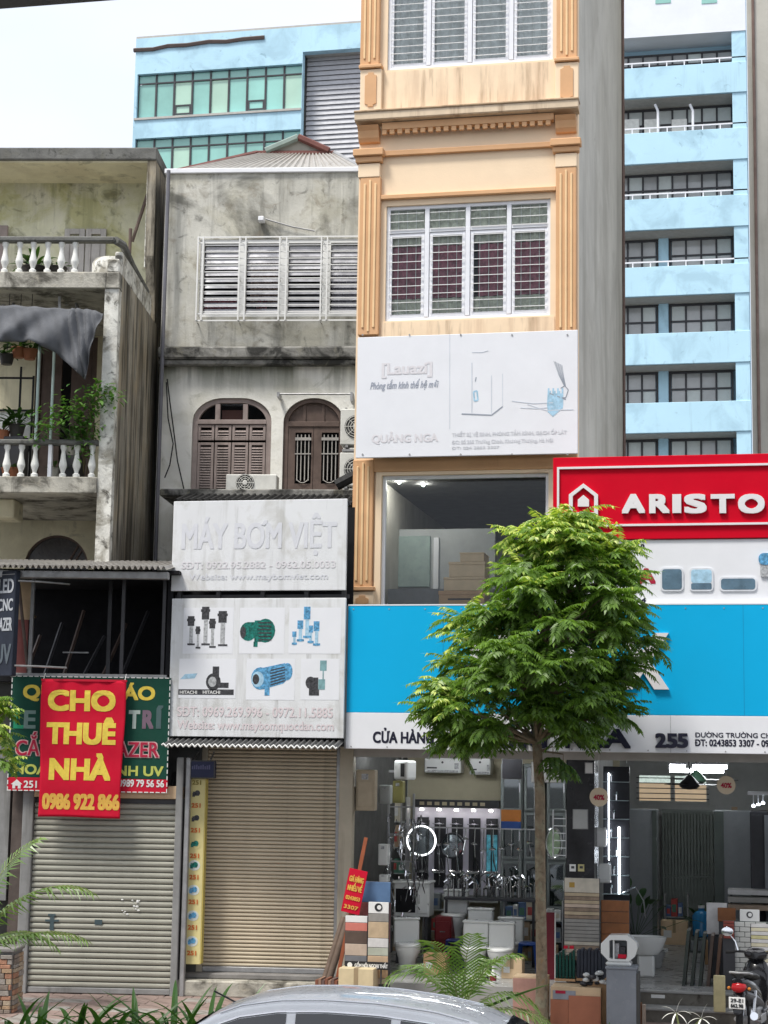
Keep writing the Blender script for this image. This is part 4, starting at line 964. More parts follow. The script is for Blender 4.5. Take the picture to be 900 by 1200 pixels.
for (x0, x1, ch, c) in ((152, 163, 'T', (.42, .50, .46)), (168, 179, 'R', (.18, .12, .16)), (184, 190, 'Í', (.07, .12, .12))): gtext(FLS, gs, ch, mat('faded ' + str(x0) + ' letter', c, .5), x0, x1, 833, 853, -.15, .06)
m_pkout = mat('pale pink outline', (.68, .42, .42), .5); m_rdl = mat('crimson letters', (.42, .015, .05), .5)
gtext(FLS, gs, 'CẮT KHẮC LAZER', m_pkout, 19, 186, 869, 886, -.15, .085); gtext(FLS, gs, 'CẮT KHẮC LAZER', m_rdl, 19, 186, 869, 886, -.15, .02, depth=.011)
gtext(FLS, gs, 'HOA VĂN TRANH UV', mat('lime yellow print', (.52, .56, .12), .6), 17, 191, 897, 908, -.15, .05)
gtext(FLS, gs, '251', m_wprint, 28, 43, 915, 923, -.15, .04); gtext(FLS, gs, '0989 79 56 56', m_wprint, 139, 192, 914, 922, -.15, .04)
u_, z_ = FLS.uz(19.5, 919, -.15); MB().prism([(u_ - .06, z_ - .06), (u_ - .02, z_ - .06), (u_ - .02, z_ - .02), (u_ + .02, z_ - .02), (u_ + .02, z_ - .06), (u_ + .06, z_ - .06), (u_ + .06, z_), (u_ + .085, z_), (u_, z_ + .07), (u_ - .085, z_), (u_ - .06, z_)], -.005, .0).build('house_icon', m_wprint, gs)

# red banner
bn = fthing(FLS, 'red_banner', 'red cloth banner with large yellow lettering hung over the green sign', 'banner', 0, -.27, 0)
q = FLS.rc(46, 797, 145, 958, -.27)
def wave(x, z):
    a = (x - q[0]) / (q[1] - q[0]); b = (z - q[2]) / (q[3] - q[2])
    return .012 * sin(a * 7 + b * 4) * (1 - .3 * b) + .008 * sin(a * 23 + b * 9) * (.3 + .7 * (b > .9)) + .006 * sin(b * 19)
bb = MB().grid(lambda a, b: (q[0] + (q[1] - q[0]) * a + (.012 * sin(b * 6) + .02 * (1 - b)) * (1 if a < .5 else -1) * abs(2 * a - 1), wave(q[0] + (q[1] - q[0]) * a, q[2] + (q[3] - q[2]) * b), q[2] + (q[3] - q[2]) * b + .008 * sin(a * 5)), 40, 50)
cl = bb.build('cloth', m_redcloth, bn, smooth=True); sd = cl.modifiers.new('thickness', 'SOLIDIFY'); sd.thickness = .003
for body, x0, x1, yt, yb_, bo_ in (('CHO', 58, 134, 810, 832, .075), ('THUÊ', 56, 134, 848, 871, .075), ('NHÀ', 59, 128, 890, 913, .075), ('0986 922 866', 50, 139, 931, 948, .06)):
    o = gtext(FLS, bn, body, m_yel if body[0] != '0' else m_yel2, x0, x1, yt, yb_, -.27, bo_)
    me = o.data; bm = bmesh.new(); bm.from_mesh(me); bmesh.ops.triangulate(bm, faces=bm.faces[:]); bmesh.ops.subdivide_edges(bm, edges=[e for e in bm.edges if e.calc_length() > .08], cuts=2, use_grid_fill=False)
    for v in bm.verts: v.co.y += wave(v.co.x, v.co.z)
    bm.to_mesh(me); bm.free()
B('hem_rod', bn, m_red_s, (q[0] - .01, q[1] + .01, -.012, .03, q[3] - .02, q[3] + .012))
for x in (q[0] + .02, q[1] - .02): T('tie_rope', bn, m_wprint, [(x, 0, q[3]), (x, .1, q[3] + .1)], .006, 5)

# dark hanging blade sign
bl = fthing(FLS, 'blade_sign', 'narrow dark vertical signboard with pale lettering beside the awning', 'sign', FLS.u(16, 730, -.7), -.7, 0, radians(-32))
zb0, zb1 = FLS.z(8, 792, -.7), FLS.z(8, 668, -.7); wb = .36
m_bsg = mat('black blue signboard', (.02, .025, .04), .5, var=.2)
B('board', bl, m_bsg, (-wb, 0, 0, .1, zb0, zb1), bevel=.01); H = zb1 - zb0
B('edge_strip', bl, m_metal, (-wb - .03, -wb - .001, 0, .1, zb0, zb1 + .05)); B('top_trim', bl, m_metal, (-wb + .02, -.02, -.006, 0, zb1 - .06, zb1 - .05))
m_lp = mat('greyish sign print', (.42, .44, .47), .5, var=.15)
for k, (tx, a, b) in enumerate((('LED', .79, .92), ('CNC', .62, .73), ('LAZER', .43, .55), ('UV', .12, .3))):
    lettering(bl, tx, m_lp if k < 3 else m_bsg if False else mat('dim sign print', (.10, .12, .14), .5), -wb + .03, -.03, zb0 + H * a, zb0 + H * b, -.001, .03)
for z_ in (zb0 + .15, zb1 - .15): T('hanger', bl, m_metal, [(0, .05, z_), (.2, .3, z_), (.35, .75, z_)], .015, 6)

# ------------------------------------------------------------------ pump shop
pu = fthing(FMG, 'pump_shop_front', 'beige walled ground floor of the pump shop with step and shutter guides', 'shop')
s0, s1 = FMG.u(240, 1020), FMG.u(396.5, 1020); zst = .25
B('step', pu, m_lslab, (FMG.u(205, 1150), FMG.u(410, 1150), -.45, .3, 0, zst - .02), bevel=.02)
B('step', pu, m_conc, (FMG.u(208, 1150), FMG.u(408, 1150), -.2, .3, zst - .019, zst + .06), bevel=.015)
m_beige = mat('beige pier paint', (.46, .41, .32), .75, var=.1, vs=3, streak=('#6d6354', .58, 4, .5))
B('pier', pu, m_beige, (s1 + .001, s1 + .2, -.1, .3, 0, 3.6), bevel=.01); B('pier', pu, m_beige, (FMG.u(206, 1020), s0 - .1, -.02, .3, 0, 3.6), bevel=.01)
B('guide_rail', pu, m_beige, (s0 - .099, s0, -.03, .1, zst + .06, 3.6)); B('guide_rail', pu, m_metal, (s1 - .05, s1, -.035, .1, zst + .06, 3.6))
B('pier_tiles', pu, mat('white pier tile', (.6, .57, .5), .4, var=.1), (FMG.u(211, 1140), s0 - .12, -.04, -.021, zst + .061, FMG.z(225, 1130)), bevel=.005)
p2 = fthing(FMG, 'roller_shutter', 'closed beige roller shutter with fine slats under the pump pictures', 'shutter')
p = .055; sm_ = slat_mesh(s1 - s0 - .06, p, slat_b); zt_ = FMG.z(318, 872); n = int((zt_ - zst - .14) / p)
for i in range(n): obj('slat', sm_, p2, (s0 + .004, .03 + (.006 if i == 18 else 0) + RND.uniform(-.001, .001), zst + .14 + i * p))
B('bottom_bar', p2, m_metal, (s0 + .004, s1 - .055, -.01, .05, zst + .062, zst + .138), bevel=.008)
B('backing', p2, m_fr_dk, (s0 + .004, s1 - .055, .04, .055, zst + .14, zt_))
B('shutter_hood', pu, m_beige, (s0 - .05, s1 + .05, -.05, .3, zt_, zt_ + .3))
# awning strip below the signs
aw2 = fthing(FS, 'awning_strip', 'dark corrugated awning strip with pale edge below the pump pictures', 'awning')
s_ = MB(); za = FS.z(300, 876, -.35); corr_quad(s_, (FS.u(199, 876), -.35, za), (FS.u(402, 876), -.35, za), (FS.u(402, 876), .45, za + .2), (FS.u(199, 876), .45, za + .2), 30, .035); s_.build('sheet', m_corrd, aw2)
s_ = MB(); N_ = 120
s_.tube([(FS.u(199, 876) + (FS.u(402, 876) - FS.u(199, 876)) * k / N_, -.36, za + .017 + .02 * sin(k / N_ * 30 * 2 * pi)) for k in range(N_ + 1)], .014, 4); s_.build('pale_edge', m_wprint, aw2)
B('fixing_rail', aw2, m_fr_dk, (FS.u(199, 876), FS.u(402, 876), .3, .36, za + .05, za + .12))

def sign_box(fr, name, label, x0, yt, x1, yb_, y, m_, cat='sign', th=.1, fm=m_metal):
    t = fthing(fr, name, label, cat, 0, y, 0); r = fr.rc(x0, yt, x1, yb_, y)
    B('board', t, m_, (r[0], r[1], 0, th * .5, r[2], r[3]), bevel=.006)
    B('frame', t, fm, (r[0] + .02, r[1] - .02, th * .501, th, r[2] + .02, r[3] - .02))
    return t, r
us, ru = sign_box(FS, 'faded_sign', 'upper blank white sign with ghostly faded pump shop lettering', 202, 586, 406, 692, 0, m_signd)
gtext(FS, us, 'MÁY BƠM VIỆT', m_fade3, 214, 394, 613, 642, 0, .03); gtext(FS, us, 'SĐT: 0922.95.2882 - 0962.05.0033', m_fade, 213, 393, 658, 666, 0, .03); gtext(FS, us, 'Website: www.maybomviet.com', m_fade3, 222, 384, 672, 679, 0, .03)
ls, rl_ = sign_box(FS, 'pump_sign', 'lower white sign printed with six pump pictures and faded phone numbers', 199, 701, 404, 864, -.02, m_signd)
gtext(FS, ls, 'SĐT: 0969.269.996 - 0972.11.5885', m_fade2, 208, 390, 829, 840, -.02, .03); gtext(FS, ls, 'Website: www.mayb0mquocdan.com'.replace('0', 'o'), m_fade2, 208, 391, 845, 855, -.02, .03)
def P_(px, py): return FS.uz(px, py, -.02)
def blob(par, name, m_, fn, y0=-.004):
    mb_ = MB(); fn(mb_); return mb_.build(name, m_, par)
def rectp(mb_, x0, y0, x1, y1, d=0.):
    a = P_(x0, y1); b = P_(x1, y0); mb_.box(a[0], b[0], -.004 - d, -.001, a[1], b[1])
def disc(mb_, cx, cy, rx, ry, d=0.):
    c = P_(cx, cy); k = 1 / 80.; mb_.lathe([(1 * rx * k, .001), (rx * k, .004 + d)], (c[0], 0, c[1]), 16, 'y', sx=1, sy=ry / rx)
def panel(x0, y0, x1, y1):
    mb_ = MB(); rectp(mb_, x0, y0, x1, y1, -.0018); return mb_.build('picture_panel', m_signw, ls)
for r_ in ((214, 712, 274, 766), (280, 712, 334, 766), (338, 712, 400, 766), (209, 772, 277, 818), (288, 772, 346, 820), (352, 772, 398, 820)): panel(*r_)
mb1, mb2 = MB(), MB()                                      # multistage pumps
for (x, yt, yb_, w_) in ((224, 722, 758, 8), (232, 734, 762, 5), (241, 711, 758, 9), (249, 725, 761, 7), (261, 716, 759, 10)):
    rectp(mb1, x - w_ / 2, yt, x + w_ / 2, yt + (yb_ - yt) * .32); rectp(mb1, x - w_ * .6, yt + 3, x + w_ * .6, yt + 6, .001); rectp(mb2, x - w_ * .3, yt + (yb_ - yt) * .33, x + w_ * .3, yb_ - 4, .0005); rectp(mb1, x - w_ * .55, yb_ - 4, x + w_ * .55, yb_ - 2, .002)
mb1.build('pump_picture', m_dkprint, ls); mb2.build('pump_picture', m_gprint, ls)
mb1, mb2 = MB(), MB()                                      # green motor pump
disc(mb1, 311, 739, 12, 14); rectp(mb1, 298, 727, 316, 752, .0012); disc(mb1, 291, 740, 10, 11, .001); rectp(mb1, 297, 752, 302, 758, .001); rectp(mb1, 290, 729, 300, 733, .002); mb1.build('pump_picture', m_teal, ls)
for k in range(6): rectp(mb2, 303, 729 + k * 4, 318, 730.5 + k * 4, .003)
disc(mb2, 285, 741, 3.5, 7, .003); mb2.build('pump_picture', m_dkprint, ls)
mb1, mb2 = MB(), MB()                                      # blue pump sets
for (x, yt, yb_, w_) in ((345, 740, 756, 5), (352, 727, 752, 7), (360, 711, 748, 8), (364, 733, 754, 6), (371, 728, 757, 7)):
    rectp(mb1, x - w_ / 2, yt, x + w_ / 2, yt + (yb_ - yt) * .4); rectp(mb2, x - w_ * .3, yt + (yb_ - yt) * .41, x + w_ * .3, yb_, .0005); rectp(mb1, x - w_ * .6, yb_ - 3, x + w_ * .6, yb_ - .5, .001)
mb1.build('pump_picture', m_blueprint, ls); mb2.build('pump_picture', m_lbprint, ls)
mb1, mb2, mb3 = MB(), MB(), MB()                           # dark pump above the maker strip
rectp(mb1, 209, 808, 274, 814); disc(mb1, 250, 799, 9, 10); rectp(mb1, 249, 781, 257, 796, .001); rectp(mb1, 256, 800, 268, 806, .001); mb1.build('pump_picture', m_dkprint, ls); disc(mb2, 249, 799, 5, 6, .002); mb2.build('pump_picture', m_gprint, ls)
c = [P_(211, 796), P_(230, 791), P_(232, 789), P_(219, 789.5), P_(214, 792)]; mb3.prism([c[0], P_(228, 795), P_(231.5, 789), P_(217, 790)], -.003, -.001); mb3.build('pump_picture', m_lbprint, ls)
gtext(FS, ls, 'HITACHI', m_wprint, 211, 231, 809.5, 813, -.02, .05, depth=.008); gtext(FS, ls, 'HITACHI', m_wprint, 238, 258, 809.5, 813, -.02, .05, depth=.008)
mb1, mb2, mb3 = MB(), MB(), MB()                           # large blue motor
c0, c1 = P_(308, 796), P_(333, 785); a_ = atan2(c1[1] - c0[1], c1[0] - c0[0])
mb1.prism([P_(306, 783), P_(334, 777), P_(338, 783), P_(338, 795), P_(332, 801), P_(308, 808)], -.004, -.001); disc(mb1, 305, 795, 11, 13, .001); disc(mb1, 337, 787, 6, 10, .0005); rectp(mb1, 310, 806, 316, 815, .001); mb1.build('pump_picture', m_blueprint, ls)
for k in range(6): mb2.prism([P_(317, 785 + k * 3.4), P_(334, 781 + k * 3.2), P_(334, 782.2 + k * 3.2), P_(317, 786.4 + k * 3.4)], -.0065, -.004)
disc(mb2, 300, 796, 4, 6, .003); mb2.build('pump_picture', m_dkprint, ls); disc(mb3, 302, 796, 7.5, 9, .002); mb3.build('pump_picture', m_lbprint, ls)
mb1, mb2 = MB(), MB()                                      # small pump with switch
rectp(mb1, 360, 794, 373, 806); disc(mb1, 364, 800, 6, 7, .001); rectp(mb1, 362, 806, 374, 815, .0005); mb1.build('pump_picture', m_dkprint, ls); rectp(mb2, 375, 774, 383, 786); rectp(mb2, 378, 786, 379.5, 796, .001); rectp(mb2, 373, 796, 381, 808, .0012); mb2.build('pump_picture', mat('pale teal print', (.2, .36, .38), .5, var=.3, vs=12), ls)
bt_ = fthing(FS, 'sign_support', 'dark steel uprights behind the two white pump shop signs', 'bracket', 0, .12, 0)
for x in (206, 252, 304, 356, 400): u_ = FS.u(x, 720); B('upright', bt_, m_fr_dk, (u_ - .03, u_ + .03, 0, .06, FS.z(300, 862), FS.z(300, 584)))
for z_ in (FS.z(300, 697), FS.z(300, 870), FS.z(300, 588)): B('cross_tube', bt_, m_fr_dk, (FS.u(200, 720), FS.u(405, 720), .061, .1, z_ - .04, z_ + .02))
B('back_sheet', bt_, m_dark, (FS.u(201, 720), FS.u(404, 720), .4, .42, FS.z(300, 864), FS.z(300, 590)))

# yellow strip sign with 251 and pumps; small blue sign above it
ys = fthing(FMG, 'yellow_strip_sign', 'tall yellow strip sign repeating 251 between small pump pictures', 'sign', FMG.u(217.5, 1020, -.35), -.35, 0, radians(-3))
m_ystrip = mat('yellow sign film', (.66, .58, .27), .5, var=.08, vs=3, streak=('#8a7a3a', .62, 3, .4)); m_yside = mat('yellow sign side', (.54, .44, .12), .5)
zy0, zy1 = FMG.z(225, 1130, -.35), FMG.z(225, 912, -.35); wy = .255
B('board', ys, m_ystrip, (0, wy, 0, .16, zy0, zy1), bevel=.006)
B('side_face', ys, m_yside, (wy + .001, wy + .012, .005, .15, zy0 + .01, zy1 - .01))
n = 7; rows = [930, 959, 989, 1014, 1043, 1073, 1103]
for k, yy in enumerate(rows):
    zz = FMG.z(225, yy, -.35); c = wy * .5
    MB().lathe([(.075, .001), (.075, .004)], (c, 0, zz), 16, 'y', sx=1.15).build('pump_disc', mat('pale picture disc', (.62, .66, .62), .5) if k > 2 else m_ystrip, ys)
    mm = m_dkprint if k < 2 else (m_teal if k < 4 else m_blueprint)
    b_ = MB().box(c - .05, c + .04, -.007, -.004, zz - .03, zz + .03).box(c - .06, c - .02, -.0085, -.004, zz - .045, zz + .01); b_.lathe([(.04, .004), (.04, .009)], (c + .015, 0, zz + .01), 10, 'y'); b_.build('pump_picture', mm, ys)
    zt2 = FMG.z(225, yy + 15, -.35); lettering(ys, '251', mat('orange red digits', (.55, .14, .03), .5), c - .065, c + .065, zt2 - .015, zt2 + .045, -.001, .07)
lettering(ys, '251', mat('olive digits', (.25, .2, .04), .5), wy * .25, wy * .75, zy1 - .09, zy1 - .03, -.001, .06)
for zz in (zy0 + .4, zy1 - .4): B('wall_bracket', ys, m_metal, (.05, wy - .05, .161, .36, zz, zz + .05))
vs_ = fthing(FMG, 'blue_box_sign', 'small dark blue box sign hung above the yellow strip', 'sign', FMG.u(236, 900, -.45), -.45, 0)
q = FMG.rc(220, 891, 252, 912, -.45); hw = (q[1] - q[0]) / 2
m_nvy = mat('dark blue sign box', (.025, .03, .075), .5, var=.1)
B('box', vs_, m_nvy, (-hw, hw, 0, .12, q[2], q[3]), bevel=.008); f_ = MB(); frame_boxes(f_, -hw, hw, q[2], q[3], .018, -.012, -.001); f_.build('frame', m_fr_dk, vs_)
for k in range(9): B('worn_print', vs_, mat('dim violet print', (.12, .12, .22), .6), (-hw * .7 + k * hw * .155, -hw * .7 + k * hw * .155 + hw * .1, -.004, -.001, (q[2] + q[3]) / 2, (q[2] + q[3]) / 2 + .045 + .01 * (k % 3)))
T('hanger', vs_, m_metal, [(-hw * .6, .06, q[3]), (-hw * .6, .35, q[3] + .12)], .012); T('hanger', vs_, m_metal, [(hw * .6, .06, q[3]), (hw * .6, .35, q[3] + .12)], .012)
# cables and pipes on the pier between the two shutters
for k, (x, lb) in enumerate(((206, 'grey conduit on the pier beside the olive grey shutter'), (211, 'second grey conduit between the two roller shutters'))):
    u_ = FMG.u(x, 1000, -.12); o = T('conduit', None, m_metal, [FMG.W(u_, -.12, 0), FMG.W(u_, -.12, 2.2), FMG.W(u_ + .02, -.13, 3.4)], .022 + .01 * k, 8); tag(o, lb, 'pipe', 'conduits between the shutters')
for k in range(4):
    pts = [(203 + k * 2, 905), (200 + k * 3, 925 + k * 5), (207, 940 + 4 * k), (209 + k, 965)]
    o = T('cable', None, m_cable, [FMG.W(FMG.u(x, y, -.2 - .02 * k), -.2 - .02 * k, FMG.z(x, y, -.2)) for x, y in pts], .01, 5); tag(o, ('loose cable nearest the green sign above the conduits', 'second loose cable from the green sign above the conduits', 'third loose cable from the green sign, near the yellow strip', 'loose cable hanging closest to the yellow strip sign')[k], 'cable', 'tangled cables between the shutters')

# ------------------------------------------------------------------ billboard on the orange house
bb_, rb = sign_box(FR, 'white_billboard', 'large white billboard with faded bathroom drawing on the ochre house', 418, 391, 677, 534, -.35, m_signw)
Q = lambda x, y: FR.uz(x, y, -.35)
m_pen = mat('grey pen line', (.30, .33, .38), .5); m_penl = mat('pale pen line', (.56, .60, .66), .5)
gtext(FR, bb_, 'Phòng tắm kính thế hệ mới', mat('slate script print', (.36, .39, .46), .5), 434, 514, 447, 455, -.35, .015, shear=.3)
gtext(FR, bb_, 'QUẢNG NGA', m_fade, 436, 513, 509, 518, -.35, .05); gtext(FR, bb_, '[Lauazi]', m_fade, 448, 506, 425, 438, -.35, .05)
gtext(FR, bb_, 'THIẾT BỊ VỆ SINH, PHÒNG TẮM KÍNH, GẠCH ỐP LÁT', m_fade3, 530, 664, 506, 510, -.35, .05); gtext(FR, bb_, 'ĐC: Số 255 Trường Chinh, Khương Thượng, Hà Nội', m_fade3, 530, 648, 515, 519, -.35, .04); gtext(FR, bb_, 'ĐT: 024 3853 3307', m_fade3, 530, 585, 523, 526, -.35, .04)
mb1, mb2, mb3 = MB(), MB(), MB()
def line(mb_, pts, w_=.006, d=.003):
    for (p0, p1) in zip(pts[:-1], pts[1:]):
        a, b = Q(*p0), Q(*p1); dx, dz = b[0] - a[0], b[1] - a[1]; l = sqrt(dx * dx + dz * dz) + 1e-6; nx, nz = -dz / l * w_, dx / l * w_
        mb_.prism([(a[0] - nx, a[1] - nz), (b[0] - nx, b[1] - nz), (b[0] + nx, b[1] + nz), (a[0] + nx, a[1] + nz)], -d - RND.random() * .0008, -.001)
line(mb1, [(541, 485), (576, 486.5), (589, 476.5)], .009); line(mb2, [(553, 484), (553, 425)]); line(mb2, [(576, 486), (576, 440)], .004); line(mb2, [(589, 476), (589, 438)], .003)
line(mb2, [(553, 413), (565, 413), (572, 411)], .004); line(mb2, [(527, 392), (527, 503)], .003); line(mb1, [(557, 447), (558, 442)], .008); line(mb3, [(555, 459), (559, 458), (560, 469), (556, 470), (555, 459)], .012)
for (pts) in ([(600, 470), (625, 473), (648, 472)], [(610, 478), (630, 479), (655, 476)], [(618, 474), (640, 481), (672, 480)]): line(mb2, pts, .006)
for k in range(7): line(mb1, [(649 + k * 1.6, 423 + k * .8), (655 + k * .9, 440), (661 + k * .3, 452)], .003 + .002 * (k % 2))
line(mb1, [(657, 455), (662, 452), (666, 457), (663, 466), (657, 466)], .006); line(mb1, [(644, 461), (652, 464), (663, 468)], .008)
for k in range(10): line(mb3, [(643 + k * 1.8, 455 + (k % 3) * 3), (642 + k * 1.9, 474), (643 + k * 1.7, 488 - abs(k - 3) * 1.5)], .012)
mb1.build('drawing_line', m_pen, bb_); mb2.build('drawing_line', m_penl, bb_); mb3.build('drawing_wash', m_lbprint, bb_)
for x in (425, 480, 540, 600, 665):
    for y in (392.5, 532.5):
        a = Q(x, y); MB().lathe([(.014, .001), (.014, .01)], (a[0], 0, a[1]), 8, 'y').build('rivet', m_metal, bb_)
for x in (440, 540, 655): B('support', bb_, m_fr_dk, (FR.u(x, 460, -.25), FR.u(x, 460, -.25) + .05, .101, .25, rb[2] + .1, rb[3] - .05))

# ------------------------------------------------------------------ red, white and blue shop signs
rs, rr_ = sign_box(FSG, 'red_sign', 'glossy red signboard with raised white house emblem and brand lettering', 648, 533, 990, 631, -.06, m_aris, th=.3)
G = lambda x, y, d=-.06: FSG.uz(x, y, d)
bz0, bz1 = G(800, 616)[1], G(800, 545)[1]; bu0, bu1 = G(653, 590)[0], G(985, 590)[0]
f_ = MB(); frame_boxes(f_, bu0, bu1, bz0, bz1, .03, -.035, -.001); f_.build('border_strip', m_raise, rs)
o_ = [G(667, 605), G(701, 605), G(701, 580), G(684, 567), G(667, 580)]; c = (sum(a for a, _ in o_) / 5, sum(b for _, b in o_) / 5)
ring(f_ := MB(), o_, [(c[0] + (a - c[0]) * .74, c[1] + (b - c[1]) * .76) for a, b in o_], -.045, -.001); f_.build('emblem_outline', m_raise, rs, fixn=True)
MB().prism([G(677.5, 594), G(690.5, 594), G(690.5, 586), G(684, 580.5), G(677.5, 586)], -.045, -.001).build('emblem_house', m_raise, rs)
for ch, x0, x1 in (('A', 729, 756), ('R', 761, 785), ('I', 790.5, 796), ('S', 802, 828), ('T', 833, 861), ('O', 865, 896), ('N', 902, 928)):
    xm = (x0 + x1) / 2; za, zb2 = G(xm, 602)[1], G(xm, 579)[1]; u0, u1 = G(x0, 590)[0], G(x1, 590)[0]
    lettering(rs, ch, m_raise, u0 + (.02 if ch != 'I' else -.01), u1 - (.02 if ch != 'I' else -.01), za + .02, zb2 - .02, -.002, .09 if ch != 'I' else .08, depth=.04, name='letter')
ws, rw = sign_box(FSG, 'white_product_sign', 'white panel with pictures of water heaters between red and blue signs', 648, 632, 990, 711, -.03, m_signw, th=.25)
Gw = lambda x, y: FSG.uz(x, y, -.03)
m_sk = mat('dark sky glass print', (.10, .17, .23), .3, var=.3, vs=4); m_rim = mat('pale appliance rim', (.68, .70, .74), .35)
def rounded(x0, y0, x1, y1, r):
    a, b = Gw(x0, y1), Gw(x1, y0); out = []
    for cx, cz, t0 in ((b[0] - r, a[1] + r, -pi / 2), (b[0] - r, b[1] - r, 0), (a[0] + r, b[1] - r, pi / 2), (a[0] + r, a[1] + r, pi)):
        out += [(cx + r * cos(t0 + pi / 2 * k / 4), cz + r * sin(t0 + pi / 2 * k / 4)) for k in range(5)]
    return out
for (x0, y0, x1, y1, sk) in ((774, 665, 801, 693, 1), (808, 665.5, 836, 693, 0), (843, 676, 887, 693, 2)):
    MB().prism(rounded(x0, y0, x1, y1, .06), -.018, -.001).build('heater_picture', m_rim, ws)
    if sk == 0: MB().prism(rounded(x0 + 2, y0 + 2, x1 - 2, y0 + 18, .04), -.021, -.0185).build('heater_picture', m_lbprint, ws); MB().prism(rounded(x0 + 2, y0 + 18, x1 - 2, y1 - 2, .02), -.0205, -.0185).build('heater_picture', m_sk, ws)
    else: MB().prism(rounded(x0 + 2, y0 + 2, x1 - 2, y1 - 2, .04), -.0215, -.0185).build('heater_picture', m_sk, ws)
MB().prism(rounded(889, 648, 930, 662, .07), -.03, -.001).build('heater_picture', m_blueprint, ws); MB().prism(rounded(891, 663, 930, 676, .03), -.03, -.001).build('heater_picture', m_gprint, ws)
gtext(FSG, ws, 'CAO CẤP', m_navy, 716, 755, 638, 645, -.03, .05); gtext(FSG, ws, '02 - 44', m_navy, 722, 757, 701, 706, -.03, .05)
gtext(FSG, ws, 'A', m_rdl, 748, 767, 667, 683, -.03, .09)
bs_ = fthing(FSG, 'blue_sign', 'long bright blue sign with white lettering and white address strip', 'sign', 0, -.12, 0)
Gb = lambda x, y: FSG.uz(x, y, -.12)
u0, u1 = Gb(406.5, 795)[0], Gb(995, 795)[0]; zt_, zm_, zb_ = Gb(540, 709.5)[1], Gb(540, 836)[1], Gb(540, 879)[1]
B('blue_board', bs_, m_bsign, (u0, u1, 0, .2, zm_, zt_), bevel=.006); B('white_strip', bs_, m_signw, (u0, u1, 0, .2, zb_, zm_ - .001), bevel=.006)
for k in range(1, 5):
    x = u0 + (u1 - u0) * k / 5; B('panel_joint', bs_, mat('dark blue joint line', (.0, .25, .5), .6), (x - .003, x + .003, -.0025, -.0005, zm_, zt_)); B('panel_joint', bs_, m_gprint, (x + .4 - .003, x + .403, -.0025, -.0005, zb_, zm_ - .001))  # darker blue seam strips mark the panel joints
for k in range(14):
    x = u0 + .08 + (u1 - u0 - .16) * k / 13
    for z_ in (zt_ - .05, zb_ + .03): MB().lathe([(.01, .001), (.01, .006)], (x, 0, z_), 8, 'y').build('rivet', m_metal, bs_)
B('top_edge', bs_, m_alu, (u0, u1, -.004, .21, zt_ + .001, zt_ + .02)); B('end_frame', bs_, m_metal, (u0 - .02, u0 - .001, 0, .22, zb_, zt_))
B('rear_frame', bs_, m_fr_dk, (u0 + .02, u1 - .02, .201, .28, zb_ + .02, zt_ - .02))
for ch, x0, x1 in (('I', 555, 566), ('N', 584, 636), ('A', 652, 712), ('X', 724, 784)):
    za, zb2 = Gb((x0 + x1) / 2, 808)[1], Gb((x0 + x1) / 2, 742)[1]
    if ch == 'X':
        w_ = .17; a, b = Gb(x0, 775)[0], Gb(x1, 775)[0]; zc2 = (za + zb2) / 2
        mbx = MB().prism([(a, za), (a + w_ * 1.2, za), (b, zb2), (b - w_ * 1.2, zb2)], -.05, -.001); mbx.prism([(b - w_ * 1.2, za + .001), (b, za + .001), (a + w_ * 1.2, zb2 - .001), (a, zb2 - .001)], -.0505, -.0015); mbx.build('letter', m_raise, bs_)
    else: lettering(bs_, ch, m_raise, Gb(x0, 775)[0], Gb(x1, 775)[0], za, zb2, -.002, .05, depth=.05, name='letter')
gtext(FSG, bs_, 'CỬA HÀNG', m_navy, 437.5, 508, 858, 870.5, -.12, .045)
for ch, x0, x1 in (('Q', 533, 552), ('U', 556, 572), ('Ả', 575, 594), ('N', 598, 616), ('G', 620, 640), ('N', 664, 683), ('G', 686, 706), ('A', 708, 738)):
    za, zb2 = Gb((x0 + x1) / 2, 876)[1], Gb((x0 + x1) / 2, 855)[1]; lettering(bs_, ch, m_navy, Gb(x0, 865)[0], Gb(x1, 865)[0], za, zb2, -.002, .06, depth=.04, name='letter')
for ch, x0, x1 in (('2', 769, 780), ('5', 782, 793), ('5', 794.5, 805.5)):
    za, zb2 = Gb(x0, 875.5)[1], Gb(x0, 860)[1]; lettering(bs_, ch, m_navy, Gb(x0, 866)[0], Gb(x1, 866)[0], za, zb2, -.002, .07, depth=.04, name='letter')
gtext(FSG, bs_, 'ĐƯỜNG TRƯỜNG CHINH', m_navy, 815, 919, 859, 864.5, -.12, .03); gtext(FSG, bs_, 'ĐT: 0243853 3307 - 09', m_navy, 815, 901, 867, 874.5, -.12, .045)
# ------------------------------------------------------------------ the open tile and bathroom shop
sp = fthing(FR, 'open_shop', 'open fronted bathroom and tile shop under the long blue sign', 'shop')
m_shopw = mat('shop cream wall', (.50, .46, .33), .8, var=.06); m_shopg = mat('shop pale grey wall', (.42, .43, .42), .7, var=.08)
m_floor = mat('shop floor tile', (.30, .30, .29), .3, var=.12, vs=2); m_marble = mat('black veined marble', (.022, .022, .024), .2, var=.4, vs=3, blot=('#3c3a38', .6, 3, .7))
m_stepm = mat('dark step stone', (.14, .13, .11), .6, var=.3, vs=4, blot=('#2a2019', .55, 5, .7)); m_chrome = mat('chrome', (.75, .76, .78), .12, 1., var=0)
m_cer = mat('white ceramic', (.72, .73, .71), .15, var=.03, coat=.3); m_blkm = mat('dark display board', (.03, .03, .035), .4, var=.2)
ZF1, ZF2, ZC = .30, .38, 3.62; YK1, YK2 = 4.3, 7.3
uA = FR.u(411, 1000); uC0, uC1 = FR.u(664, 1000, -.2), FR.u(697, 1000, -.2); uZ = FR.u(990, 1000)
